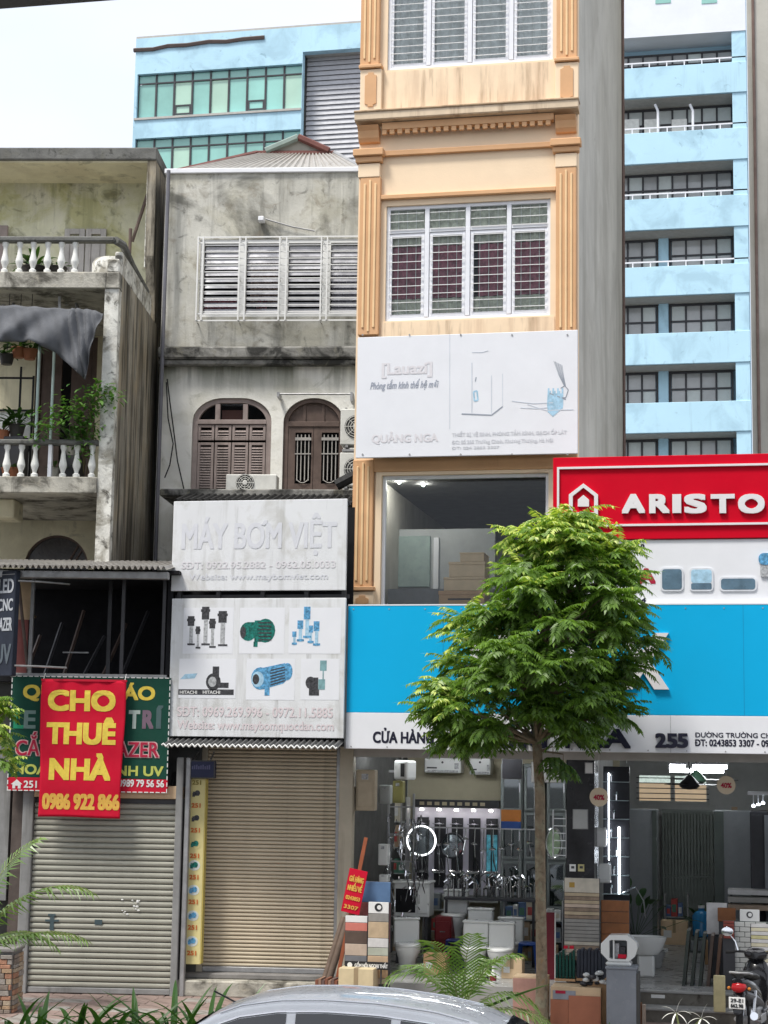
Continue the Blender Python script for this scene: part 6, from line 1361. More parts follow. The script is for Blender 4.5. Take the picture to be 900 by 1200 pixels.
# basins stacked beside the steps
def basin(t):
    MB().loft([[(.3 * s * cos(a), .22 * s * sin(a), z_) for a in [2 * pi * k / 24 for k in range(24)]] for s, z_ in ((.6, 0), (.75, .06), (.95, .2), (1, .25), (.9, .25), (.7, .1), (.3, .06))]).build('bowl', m_cer, t, smooth=True); B('pedestal', t, m_cer, (-.12, .12, -.1, .1, -.32, -.001), bevel=.03)
place(basin, 'wash_basin', 'white wash basin on a pedestal beside the wooden tile boards', 'basin', 757, .2, ZF2 + .33)
def bigbasin(t):
    MB().loft([[(.33 * s * (abs(cos(a)) ** .6) * (1 if cos(a) > 0 else -1), .28 * s * (abs(sin(a)) ** .6) * (1 if sin(a) > 0 else -1), z_) for a in [2 * pi * k / 28 for k in range(28)]] for s, z_ in ((.8, 0), (.9, .12), (1, .22), (1.02, .25), (.92, .25), (.8, .1), (.3, .08))]).build('bowl', mat('grey enamel', (.4, .41, .41), .3), t, smooth=True); B('rim', t, m_cer, (-.35, .35, .285, .31, .2, .26), bevel=.01)
place(bigbasin, 'grey_basin', 'large grey square basin on the floor under the houseplant', 'basin', 754, 1.6, ZF2 + .001)
place(lambda t: (MB().lathe([(.13, 0), (.15, .02), (.15, .34), (.1, .4), (.05, .42), (.05, .46)], (0, 0, 0), 18).build('body', mat('blue water bottle', (.03, .2, .42), .15), t, smooth=True), MB().lathe([(.055, .46), (.055, .5)], (0, 0, 0), 12).build('cap', m_wprint, t)), 'water_bottle', 'blue water bottle standing in front of the steel gate', 'bottle', 822, 4.2, ZF2 + .25)
place(lambda t: (B('body', t, m_gcabd, (-.2, .2, -.2, .2, 0, .24), bevel=.01), B('drawer', t, m_gcab, (-.17, .17, -.215, -.201, .04, .2), bevel=.004)), 'low_stand', 'low dark stand under the blue water bottle', 'stand', 822, 4.2, ZF2 + .001)

# ------------------------------------------------------------------ tile samples in front
def stack_board(name, label, x0, y0, x1, y1, yy, rows, zb=None, lean=.0, grp=None, cat='sample board', back=m_fr_dk):
    r = FR.rc(x0, y0, x1, y1, yy); zb = r[2] if zb is None else zb; hw = (r[1] - r[0]) / 2; h_ = r[3] - zb
    t = fthing(FR, name, label, cat, (r[0] + r[1]) / 2, yy, zb, group=grp); t.rotation_euler = (-lean, 0, 0)
    B('backing', t, back, (-hw, hw, 0, .03, 0, h_), bevel=.004); zc_ = h_
    tot = sum(q[0] for q in rows)
    for (f, mm, nm) in rows:
        hh = h_ * f / tot; B(nm, t, mm, (-hw + .008, hw - .008, -.014 - RND.uniform(0, .003), -.001, zc_ - hh + .004, zc_ - .002), bevel=.003); zc_ -= hh
    return t, hw, h_
sT = lambda n, c, **k: mat('tile ' + n, c, .45, var=k.get('var', .18), vs=k.get('vs', 6))
t1 = sT('sandstone', (.42, .34, .23)); t2 = sT('brown stone', (.24, .18, .13), var=.35); t3 = sT('grey stone', (.26, .25, .23)); t4 = sT('pale stone', (.50, .46, .38)); t5 = sT('wood', (.22, .085, .03), var=.3, vs=3); t6 = sT('umber', (.10, .07, .055)); t7 = sT('blush', (.48, .38, .30)); t8 = sT('slate', (.15, .155, .17)); t9 = sT('white marble', (.55, .54, .53)); t10 = sT('ochre pebble', (.45, .30, .17), var=.4, vs=9); t11 = sT('terracotta', (.42, .16, .09), var=.08)
tt, hw, h_ = stack_board('tile_board', 'tall stand of sandy and grey tile strips under a pale header', 661, 1029, 703, 1106, -.9, [(1.3, t4, 'header')] + [(.33, q, 'tile') for q in (t1, t2, t1, t7, t2, t1, t2)] + [(.33, t3, 'tile') for q in range(6)] + [(.33, q, 'tile') for q in (t4, t2, t7, t4, t2)], zb=.7)
B('emblem', tt, mat('gold emblem', (.4, .25, .05), .4), (-hw * .7, -hw * .4, -.022, -.018, h_ - .13, h_ - .06)); B('stand', tt, m_fr_dk, (-hw * .8, -hw * .7, .031, .06, -.69, h_ * .5), (hw * .7, hw * .8, .031, .06, -.69, h_ * .5)); B('foot', tt, m_fr_dk, (-hw, hw, -.1, .3, -.7, -.69))
tt, hw, h_ = stack_board('wood_board', 'board of orange brown wood tiles beside the tile stand', 704, 1055, 738, 1102, -.8, [(1, t5, 'tile')] * 5, zb=.75); B('stand', tt, m_fr_dk, (-hw * .8, hw * .8, .031, .06, -.75, h_ * .3))
for k, (x, y) in enumerate(((671, 1017), (681, 1017))):
    t = fthing(FR, 'price_card', ('white price card on the dark marble column', 'yellowish price card on the dark marble column')[k], 'card', FR.u(x, y, -.27), -.265, FR.z(x, y, -.27), group='price cards'); B('card', t, m_wprint if k == 0 else mat('yellow card', (.5, .45, .22), .6), (-.045, .045, -.004, 0, -.05, .05)); B('print', t, m_dkprint, (-.02, .025, -.006, -.0045, -.01, .025))
# boards by the pump shop pier
m_skyp = mat('printed sky', (.10, .18, .32), .5, var=.2, vs=3); m_rdp = mat('printed red house', (.30, .10, .09), .5, var=.35, vs=9)
b1, hw, h_ = stack_board('tile_board', 'printed board with blue sky and red houses behind other samples', 416, 1033, 458, 1110, -1.5, [(.45, m_skyp, 'print'), (.5, m_rdp, 'print'), (.35, m_rdp, 'print'), (.3, t2, 'tile'), (.5, sT('red slate', (.2, .1, .08), var=.5, vs=9), 'tile'), (.6, t2, 'tile')], zb=.02, lean=.0)
b2, hw, h_ = stack_board('tile_board', 'narrow sample board with dark, blush and slate tiles and red header', 404, 1073, 431, 1130, -1.9, [(.5, m_wprint, 'header'), (.6, mat('pale red header', (.55, .18, .14), .5), 'header'), (.9, t6, 'tile'), (.85, t7, 'tile'), (.9, t8, 'tile'), (.85, t9, 'tile'), (.4, sT('blue marble', (.38, .4, .46)), 'tile')], zb=.35)
B('stand', b2, m_fr_dk, (-hw, hw, .031, .05, -.35, h_ * .4))
b3, hw, h_ = stack_board('tile_board', 'narrow sample board with stone tiles and round black emblem', 431, 1057, 456, 1127, -2.0, [(1, m_wprint, 'header'), (.7, t3, 'tile'), (1.4, sT('warm beige', (.46, .35, .23)), 'tile'), (.8, t9, 'tile'), (.7, sT('sage', (.38, .40, .33)), 'tile'), (.9, sT('peach', (.48, .34, .22)), 'tile'), (1., t10, 'tile'), (.5, t7, 'tile')], zb=.40)
MB().lathe([(.055, .018), (.055, .021)], (0, 0, h_ - .07), 20, 'y').build('emblem', m_ink, b3); MB().lathe([(.03, .021), (.03, .023)], (.01, 0, h_ - .07), 12, 'y').build('emblem', m_wprint, b3); B('stand', b3, m_fr_dk, (-hw, hw, .031, .05, -.40, h_ * .4))
t = fthing(FR, 'black_strip_sign', 'black strip with white lettering along the foot of the tile boards', 'sign', FR.u(430, 1131, -2.1), -2.1, 0); r = FR.rc(404, 1127, 457, 1136, -2.1); u_ = FR.u(430, 1131, -2.1)
B('strip', t, m_ink, (r[0] - u_, r[1] - u_, 0, .02, r[2], r[3])); lettering(t, 'GỐM NỘI NGOẠI THẤT', m_wprint, r[0] - u_ + .14, r[1] - u_ - .03, r[2] + .025, r[3] - .03, -.001, .05); MB().lathe([(.035, .0), (.035, .003)], (r[0] - u_ + .07, 0, (r[2] + r[3]) / 2), 14, 'y').build('emblem', m_wprint, t); B('post', t, m_fr_dk, (-.2, -.18, .021, .04, 0, r[3]), (.18, .2, .021, .04, 0, r[3]))
rs2 = fthing(FR, 'red_leaning_sign', 'small red sign with yellow lettering leaning above the tile boards', 'sign', FR.u(410, 1070, -1.7), -1.7, FR.z(410, 1070, -1.7)); rs2.rotation_euler = (0, radians(11), 0)
B('panel', rs2, m_redcloth, (-.13, .13, 0, .015, 0, .6)); B('rod', rs2, mat('red brown batten', (.3, .09, .04), .6), (-.02, .03, .016, .05, -1.3, 1.05))
for k, (tx, h_) in enumerate((('GIÁ HÀNG', .07), ('NHIỀU VỀ', .07), ('0243853', .05), ('3307', .05))): lettering(rs2, tx, m_yel2, -.1, .1, .43 - k * .125, .43 - k * .125 + h_, -.001, .05)
ro = fthing(FR, 'rolled_mats', 'dark brown rolled floor mats leaning on the shutter edge', 'roll', FR.u(388, 1160, -1.3), -1.3, 0)
for k, (x, yb_, yt, rr2) in enumerate(((385, 1158, 1066, .05), (380, 1160, 1075, .045))): T('roll', ro, mat('brown roll', (.14, .10, .075), .6, var=.3), [(FR.u(x, 1160, -1.3) - FR.u(388, 1160, -1.3) - .1, 0, .02), (FR.u(x + 20, 1070, -1.3) - FR.u(388, 1160, -1.3) - .04 * k, .35, FR.z(395, yt, -1.0))], rr2, 10)
st = fthing(FR, 'tile_stack', 'row of reddish brown tiles on edge beside the rolled mats', 'tiles', FR.u(382, 1160, -1.9), -1.9, 0)
for k in range(7): B('tile', st, sT('edge%d' % (k % 3), ((.2, .08, .05), (.28, .17, .12), (.14, .09, .08))[k % 3]), (-.13 + k * .045, -.13 + k * .045 + .038, -.1, .2, 0, .42 + .02 * (k % 2)))
bx = fthing(FR, 'tile_carton', 'pale strapped carton of tiles at the foot of the sample boards', 'box', FR.u(417, 1150, -2.3), -2.3, 0); r = FR.rc(397, 1135, 438, 1165, -2.3); hw = (r[1] - r[0]) / 2
B('carton', bx, mat('cream carton', (.58, .48, .30), .7, var=.12), (-hw, hw, 0, .35, 0, r[3]), bevel=.006); B('strap', bx, mat('brown tape', (.32, .24, .14), .5), (-.03, .03, -.003, .36, .001, r[3] + .003)); B('white_band', bx, m_wprint, (-hw - .002, -.031, -.004, .2, .02, .12), (.031, hw + .002, -.004, .2, .02, .12))
# cartons, slates, bottles in front of the column
def carton(label, x0, y0, x1, y1, yy, mm, dep=.4, grp=None, front=None):
    r = FR.rc(x0, y0, x1, y1, yy); hw = (r[1] - r[0]) / 2; t = fthing(FR, 'tile_carton', label, 'box', (r[0] + r[1]) / 2, yy, 0, group=grp); B('carton', t, m_card2, (-hw, hw, .016, dep, .005, r[3]), bevel=.005)
    if front: front(t, hw, r[3])
    else: B('tile', t, mm, (-hw, hw, 0, .015, .005, r[3] - .02), bevel=.003)
    return t, hw, r[3]
carton('carton showing pinkish tiles between the palm and the tree trunk', 601, 1145, 640, 1190, -2.0, sT('pink', (.46, .26, .21)))
def terr(t, hw, h_):
    B('tile', t, t11, (-hw, -hw * .28, 0, .015, .005, h_ * .66)); B('tile', t, t11, (-hw * .27, hw, -.012, .014, .005, h_ * .78)); B('tile', t, sT('grey blue', (.3, .32, .36)), (-hw * .9, 0, .003, .0155, h_ * .67, h_ * .9)); B('label', t, m_rdl, (-hw * .8, -hw * .4, -.002, .0025, h_ * .82, h_ * .9))
carton('carton with large terracotta tiles leaning on its front', 645, 1157, 704, 1190, -2.2, t11, .5, None, terr)
gb = fthing(FR, 'green_tiles', 'row of dark green glazed tiles standing on edge above the terracotta carton', 'tiles', FR.u(662, 1145, -1.8), -1.8, FR.z(662, 1154, -2.2)); r = FR.rc(650, 1108, 674, 1146, -1.8); w_ = r[1] - r[0]
B('tray', gb, m_card, (-w_ / 2, w_ / 2, 0, .3, 0, .03))
for k in range(6): B('tile', gb, mat('bottle green glaze', (.02, .075, .06), .12, var=.3), (-w_ / 2 + k * w_ / 6 + .006, -w_ / 2 + (k + 1) * w_ / 6 - .006, .02, .26, .031, (r[3] - r[2]) * (.8 + .08 * (k % 3))), bevel=.008); 
for k in range(2): B('red_cap', gb, m_red_s, (-.02 + k * .08, .03 + k * .08, .02, .1, (r[3] - r[2]) * 1.0, (r[3] - r[2]) * 1.08))
db = fthing(FR, 'slate_tiles', 'row of blue black slate tiles on edge beside the green glazed ones', 'tiles', FR.u(692, 1145, -1.8), -1.8, FR.z(692, 1154, -2.2)); r = FR.rc(675, 1107, 708, 1146, -1.8); w_ = r[1] - r[0]
B('tray', db, m_card, (-w_ / 2, w_ / 2, 0, .3, 0, .03))
for k in range(8): B('tile', db, mat('blue black slate', (.03, .035, .05), .4, var=.2), (-w_ / 2 + k * w_ / 8 + .003, -w_ / 2 + (k + 1) * w_ / 8 - .003, .02, .26, .031, (r[3] - r[2]) * (.9 + .05 * (k % 2))), bevel=.003)
pbx = fthing(FR, 'pebble_tray', 'tray of black and white pebbles beside the terracotta tiles', 'tray', FR.u(700, 1155, -2.05), -2.05, 0); r = FR.rc(672, 1147, 708, 1172, -2.1); w_ = r[1] - r[0]
B('tray', pbx, m_card, (-w_ / 2, w_ / 2, .02, .3, 0, r[3] - .06))
for k in range(26):
    x, z_ = RR.uniform(-w_ / 2, w_ / 2 + .03), r[3] - .05 + RR.uniform(-.1, .06); s = RR.uniform(.035, .055); MB().lathe([(s * .3, -s * .6), (s * .85, -s * .35), (s, 0), (s * .85, s * .35), (s * .3, s * .6)], (x, RR.uniform(-.12, .1), z_ + .06), 10).build('pebble', m_cer if k % 2 else m_dkprint, pbx, smooth=True)
# plinth with a display housing
pl = fthing(FR, 'marble_plinth', 'grey veined marble plinth carrying the white display housing', 'plinth', FR.u(728, 1165, -2.4), -2.4, 0); r = FR.rc(709, 1136, 744, 1192, -2.4); w_ = (r[1] - r[0]) / 2; m_gm = mat('grey veined marble', (.24, .26, .29), .25, var=.15, vs=2, streak=('#8d949b', .68, 2, .6))
B('block', pl, m_gm, (-w_, w_, 0, .38, 0, r[3]), bevel=.006); B('cap', pl, m_gm, (-w_ - .015, w_ + .015, -.015, .4, r[3] + .001, r[3] + .03), bevel=.006); B('side_slab', pl, m_dark2, (w_ + .001, w_ + .03, .02, .36, 0, r[3] - .05))
ph = fthing(FR, 'display_housing', 'white eight sided housing with an open front on the marble plinth', 'display', FR.u(726, 1120, -2.3), -2.2, r[3] + .031); S = 1 / 86.
oc = [(-.24, .16), (-.24, .28), (-.13, .39), (.10, .40), (.22, .31), (.235, .24), (.20, .13), (.12, .06), (-.14, .06)]; inn = [(-.13, .10), (-.13, .32), (-.10, .33), (.08, .33), (.1, .32), (.1, .2), (.1, .12), (.08, .09), (-.10, .09)]
ring(f_ := MB(), oc, inn, -.12, .14); f_.build('shell', m_cer, ph, fixn=True); B('base', ph, m_cer, (-.18, .15, -.12, .14, 0, .055), bevel=.02); B('post', ph, m_cer, (-.085, -.065, -.1, -.08, .09, .33)); B('back', ph, m_gcab, (-.13, .1, .1, .13, .09, .33)); B('model_block', ph, m_dkprint, (.0, .07, -.05, .05, .1, .24)); B('red_label', ph, m_red_s, (-.02, .09, -.11, -.09, .1, .15)); B('model_block', ph, m_gprint, (-.06, -.01, -.04, .06, .1, .28))
# samples along the right of the steps
lt = fthing(FR, 'leaning_slabs', 'dark stone slabs leaning in a row on the shop floor by the steps', 'slabs', FR.u(825, 1140, -.6), -.6, ZF2 + .004)
for k in range(6): MB().loft([[(x - .3 + k * .11 + .1 * z_, -.1 + k * .02 + y, z_) for x, y in ((0, 0), (.045, 0), (.045, .5), (0, .5))] for z_ in (0, .75 - .02 * k)]).build('slab', (t6, sT('brown slab', (.16, .09, .06)), sT('green black', (.035, .045, .035)))[(k // 4) if k < 5 else 1] if k > 2 else mat('green black slab', (.04, .05, .042), .4, var=.2), lt)
wt = fthing(FR, 'white_tile_wall', 'display wall of white brick shaped tiles behind the motorbike', 'tile display', FR.u(868, 1110, -.9), -.9, 0); r = FR.rc(848, 1080, 905, 1150, -.9); u_ = FR.u(868, 1110, -.9)
B('backing', wt, m_gcabd, (r[0] - u_, r[1] - u_, 0, .06, 0, r[3])); tw, th_ = .145, .068; m_wt = mat('white glazed tile', (.60, .60, .57), .2, var=.08); nrow = int((r[3] - .3) / th_); wtm = MB().box(0, tw - .008, -.012, 0, 0, th_ - .008).mesh('tile', m_wt, bevel=.003)
for j in range(nrow):
    for i in range(5):
        x = r[0] - u_ + i * tw - (.07 if j % 2 else 0)
        if x > r[0] - u_ - .01 and x + tw < r[1] - u_ + .05: obj('tile', wtm, wt, (x, -.001, r[3] - (j + 1) * th_))
tt, hw, h_ = stack_board('tile_board', 'brick red sample board standing before the white brick tiles', 847, 1079, 861, 1100, -1.0, [(1, sT('brick red', (.26, .06, .045)), 'tile')] * 6, zb=FR.z(854, 1100, -1.0)); B('stand', tt, m_fr_dk, (-hw, hw, .031, .05, -tt.location.z, .1))
tt, hw, h_ = stack_board('tile_board', 'board of thin pale and yellowish strips beside the white brick tiles', 880, 1083, 920, 1185, -1.3, [(1, (t9, sT('cream strip', (.56, .52, .38)), t9, sT('lemon strip', (.52, .48, .26)))[k % 4] if k < 17 else (t9 if k % 2 else t6), 'tile') for k in range(26)], zb=.0)
for k, (x0, y0, x1, y1, yy, mm, lb) in enumerate(((828, 1058, 852, 1095, .3, t9, 'large pale slab standing behind the motorbike mirror'), (841, 1064, 862, 1080, .1, t5, 'small wood brown panel above the brick red board'), (867, 1066, 890, 1081, -.2, m_wprint, 'white card with round dark emblem above the white tiles'))):
    def ex(t, hw, h_, k=k):
        B('support', t, m_fr_dk, (-hw * .9, hw * .9, .041, .06, -(t.location.z) + ZF2, h_ * .3))
        if k == 2: MB().lathe([(.045, .0), (.045, .004)], (0, 0, h_ * .6), 18, 'y').build('emblem', m_dkprint, t); MB().lathe([(.028, .004), (.028, .006)], (.005, 0, h_ * .6), 12, 'y').build('emblem', m_wprint, t)
    slab('sample_slab', lb, 'slab', x0, y0, x1, y1, yy, .04, mm, None, .004, None, ex)
slab('sample_slab', 'pale yellow tile leaning at the end of the steps', 'slab', 836, 1143, 850, 1170, -1.75, .03, sT('pale yellow', (.52, .46, .26)), .19)
for k in range(3):
    slab('sample_shelf', ('top shelf of tile samples along the right wall', 'middle shelf of tile samples along the right wall', 'lowest shelf of tile samples along the right wall')[k], 'shelf', 853, 1043 + k * 9, 905, 1049 + k * 9, 1.2 - .2 * k, .4, (t9, t3, t2)[k], None, .004, 'shelves along the right wall', lambda t, hw, h_: B('support', t, m_fr_dk, (-hw * .9, -hw * .8, .1, .3, -(t.location.z) + ZF2, -.001), (hw * .8, hw * .9, .1, .3, -(t.location.z) + ZF2, -.001)))
mc = fthing(FR, 'mirror_cabinet', 'tall dark cabinet with lit strip lamps at the right end of the shop', 'cabinet', FR.u(893, 1000, 1.6), 1.6, ZF2); B('carcass', mc, m_blkm, (-.17, .3, 0, 1.2, 0, 2.35), bevel=.01); B('canopy', mc, m_alu, (-.2, .3, -.3, 1.2, 2.6, 2.64))
for k in range(3): B('strip_lamp', mc, m_led, (-.14 + .07 * k, -.09 + .07 * k, -.25 + .15 * k, -.2 + .15 * k, 2.42 + .02 * k, 2.45 + .02 * k)); T('hanger', mc, m_alu, [(-.115 + .07 * k, -.225 + .15 * k, 2.45 + .02 * k), (-.115 + .07 * k, -.225 + .15 * k, 2.6)], .006, 4)
for k in range(2): B('door', mc, m_gcab if k else m_blkm, (-.16 + .2 * k, .02 + .2 * k, -.02, -.001, .05, 2.3), bevel=.004)
bp = fthing(FR, 'wood_offcuts', 'small brown tiles leaning on the bottom step', 'tiles', FR.u(749, 1185, -1.9), -1.9, 0)
for k in range(3): B('tile', bp, t5 if k < 2 else t7, (-.06 + k * .05, -.02 + k * .05, 0, .12, 0, .3 - .02 * k))

# ------------------------------------------------------------------ stock: boxes, shelves, hanging fittings
RK = random.Random(23); pk_c = [mat('packaging %d' % i, c, .6, var=.15, vs=9) for i, c in enumerate(((.62, .62, .60), (.40, .29, .19), (.10, .16, .30), (.45, .08, .07), (.30, .33, .34), (.55, .50, .40), (.08, .20, .14)))]
def packet(t, x, y, z_, w_, d_, h_):
    c = RK.choice(pk_c); o = B('packet', t, c, (x, x + w_, y, y + d_, z_, z_ + h_), bevel=.004); B('packet_label', o, RK.choice(pk_c), (x + w_ * .15, x + w_ * .8, y - .003, y - .0005, z_ + h_ * .25, z_ + h_ * .7))
def shelves(label, x0, x1, yy, zb, levels, rows_h, dep=.3):
    ua_, ub_ = FR.u(x0, 1000, yy), FR.u(x1, 1000, yy); t = fthing(FR, 'stock_shelf', label, 'shelf', ua_, yy, zb); w_ = ub_ - ua_
    for s_ in (0, w_ - .02): B('upright', t, m_metal, (s_, s_ + .02, 0, dep, 0, levels * rows_h))
    for k in range(levels):
        B('shelf_board', t, m_grb, (.021, w_ - .021, 0, dep, k * rows_h, k * rows_h + .015)); x = .03
        while x < w_ - .12:
            pw = min(RK.uniform(.07, .17), w_ - .03 - x); packet(t, x, RK.uniform(.0, .06), k * rows_h + .016, pw - .008, .2, rows_h * RK.uniform(.4, .88)); x += pw
    return t
shelves('narrow shelf of packaged fittings behind the tap rack', 444, 476, 3.2, ZF1, 6, .42); shelves('shelf of packaged fittings between vanity and red cabinet', 496, 522, 3.3, ZF1, 3, .34)
shelves('low shelf of packets under the glass cupboards', 590, 660, 2.4, ZF1, 3, .32); shelves('dark corner shelf of packets beside the tall plain cabinet', 884, 899, 4.2, ZF2, 6, .38)
shelves('shelf of packets in front of the steel gate', 778, 806, 6.0, ZF2, 2, .4); shelves('shelf of small packets on the wall right of the barred window', 838, 880, 6.6, ZF2 + 2.05, 1, .3)
sh_ = fthing(FR, 'shower_rack', 'rack of hanging chrome shower sets over the toilets', 'rack', FR.u(540, 1000, 2.4), 2.4, 0); zr_ = 2.35
B('rack_bar', sh_, m_metal, (-1.0, 1.2, -.01, .01, zr_, zr_ + .02))
for s_ in (-.98, 1.18): T('rack_hanger', sh_, m_metal, [(s_, 0, zr_ + .02), (s_, 0, ZC)], .012, 6)
for k in range(15):
    x = -.95 + k * .147; l = RK.uniform(.35, .8); T('shower_arm', sh_, m_chrome, [(x, 0, zr_), (x, -.05, zr_ - l * .5), (x + RK.uniform(-.04, .04), -.06, zr_ - l)], .009, 6); MB().lathe([(.015, .03), (.055, .01), (.055, -.008)], (x, -.08, zr_ - l * RK.uniform(.2, .6)), 12).build('shower_head', m_chrome, sh_)
for k, (x, yy, w_, h_, lb) in enumerate(((600, .1, .3, .28, 'brown carton on the floor beside the front toilets'), (510, .2, .34, .3, 'open brown carton near the navy stool'), (790, 5.2, .45, .4, 'carton stacked before the steel gate'), (845, 2.2, .5, .35, 'wide carton under the right wall shelves'), (640, .9, .3, .4, 'upright carton by the maroon board'))):
    t = fthing(FR, 'stock_carton', lb, 'box', FR.u(x, 1080, yy), yy, (ZF1 if x < 700 else ZF2 + .009)); B('carton', t, m_card if k % 2 else m_card2, (-w_ / 2, w_ / 2, 0, .3, 0, h_), bevel=.005); B('tape', t, mat('brown tape', (.32, .24, .14), .5), (-.025, .025, -.003, .303, h_ * .5, h_ + .003)); B('carton_label', t, m_wprint, (-w_ * .4, -w_ * .1, -.004, -.0005, h_ * .3, h_ * .6))
for k, (x, y, yy, w_, h_, lb) in enumerate(((640, 905, 1.2, .45, .3, 'pale framed panel hanging near the ceiling behind the tree'), (600, 893, 1.0, .3, .5, 'dark tilted screen hanging under the shop ceiling'), (680, 960, -.27, .2, .26, 'small notice on the dark marble column'), (690, 900, -.27, .1, .14, 'tiny tag high on the marble column'))):
    u_, z_ = FR.uz(x, y, yy); t = fthing(FR, 'hanging_panel', lb, 'panel', u_, yy, z_); B('panel', t, (m_wprint, m_blkm, m_shopg, m_wprint)[k], (-w_ / 2, w_ / 2, 0, .015, -h_ / 2, h_ / 2), bevel=.004); B('panel_frame', t, m_metal, (-w_ / 2 - .01, w_ / 2 + .01, .0155, .02, -h_ / 2 - .01, h_ / 2 + .01))
    if k < 2: T('hanger', t, m_metal, [(0, .01, h_ / 2), (0, .01, ZC - z_)], .006, 4)
# ------------------------------------------------------------------ loggia plants
m_lp1 = leafmat('loggia leaf', '#24401f', '#5d8438', rough=.5, tl=.25); m_lp2 = leafmat('vine leaf', '#3c6a2c', '#8fb35a', rough=.5, tl=.3)
def lw(x, y, yy): u_, z_ = FL.uz(x, y, yy); return FL.W(u_, yy, z_)
for k, (x, y, yy, n, L_, lb) in enumerate(((2, 505, .5, 30, .2, 'leafy potted plant on the loggia floor nearest the scroll grille'), (20, 498, .5, 34, .2, 'bushy potted plant on the loggia between grille and pipe'), (86, 520, .4, 30, .2, 'potted plant behind the loggia balusters under the vine'))):
    p_ = lw(x, y, yy); h_ = max(.0, p_.z - zls - .3)
    t = potted(lb, p_ - Vector((0, 0, .2)), n, L_, .035, .13, .2, (m_pott, m_pot, m_potw)[k], m_lp1, 'potted plants on the loggia', 20 + k, .18, up=1.1)
    MB().box(-.16, .16, -.12, .12, -(p_.z - .2 - zls), -.002).build('stand', m_fr_dk, t)
for k, (x, lb) in enumerate(((10, 'terracotta pot nearest the corner behind the loggia balusters'), (17, 'second terracotta pot behind the loggia balusters'), (64, 'grey pot behind the white post of the loggia rail'), (82, 'grey pot behind the loggia balusters under the hanging vine'))):
    potted(lb, FL.W(FL.u(x, 550, .4), .4, zls), 9, .12, .025, .11, .2, m_pott if k < 2 else m_potw, m_lp1, 'pots behind the loggia balusters', 40 + k, .08)
for k, (x, y, lb) in enumerate(((8, 420, 'dark hanging pot with trailing plant nearest the corner under the tarpaulin'), (22, 412, 'reddish hanging pot in the middle of three under the tarpaulin'), (35, 414, 'hanging pot with pale plant beside the slanted pipe'))):
    t = potted(lb, lw(x, y, .35) - Vector((0, 0, .1)), 26, .22, .03, .12, .16, m_pot if k == 0 else m_pott, m_lp1, 'hanging pots under the tarpaulin', 60 + k, .1, up=.2)
    T('hanging_wire', t, m_black, [(0, 0, .1), (0, 0, ztb - t.location.z)], .006, 4)
def foliage(mb_, pts, n, L_, W_, seed, spread=.12, light_tones=None):
    R_ = random.Random(seed)
    for k in range(n):
        a = R_.choice(pts); p = Vector(a) + Vector([R_.gauss(0, spread) for _ in range(3)]); t = R_.uniform(0, 2 * pi)
        leaf_blade(mb_, p, (cos(t), sin(t), R_.uniform(-.5, .5)), L_ * R_.uniform(.6, 1.2), W_ * R_.uniform(.7, 1.2), R_.uniform(.2, .9), n=3)
vn = thing('climbing_plant', 'climbing plant with pale green leaves trailing over the loggia rail', 'plant', FL.W(FL.u(98, 558, .2), .2, zls))
base = vn.location.copy(); inv = Matrix.Rotation(0, 4, 'Z')
stems = [[(98, 555), (97, 520), (90, 485), (75, 478), (55, 492), (42, 508)], [(98, 555), (100, 520), (104, 490), (112, 470), (125, 460), (133, 466)], [(100, 545), (96, 500), (92, 470), (80, 482), (64, 498)], [(101, 555), (106, 530), (110, 505), (104, 480), (108, 455)]]
lp = []
for i, s in enumerate(stems):
    pts = [lw(x, y, -.1 - .06 * (i % 3) + .1 * j) - base if False else lw(x, y, .18 - .1 * min(j, 3)) - base for j, (x, y) in enumerate(s)]
    T('stem', vn, mat('vine stem', (.12, .10, .05), .8), pts, .009, 5); lp += pts[1:] + [(pts[j] + pts[j + 1]) / 2 for j in range(1, len(pts) - 1)]
mb_ = MB(); foliage(mb_, lp, 620, .11, .026, 9, .10); tag(mb_.build('foliage', m_lp2, vn, smooth=True), kind='stuff')
tp_ = potted('leafy plant in a dark trough on the upper terrace', FL.W(FL.u(40, 315, .5), .5, zts), 40, .26, .03, .2, .22, m_pot, m_lp1, None, 77, .15, up=.7)
potted('low plant pots with grass on the upper terrace edge', FL.W(FL.u(66, 318, .45), .45, zts), 14, .18, .02, .17, .2, m_pot, m_lp1, None, 78, .1)

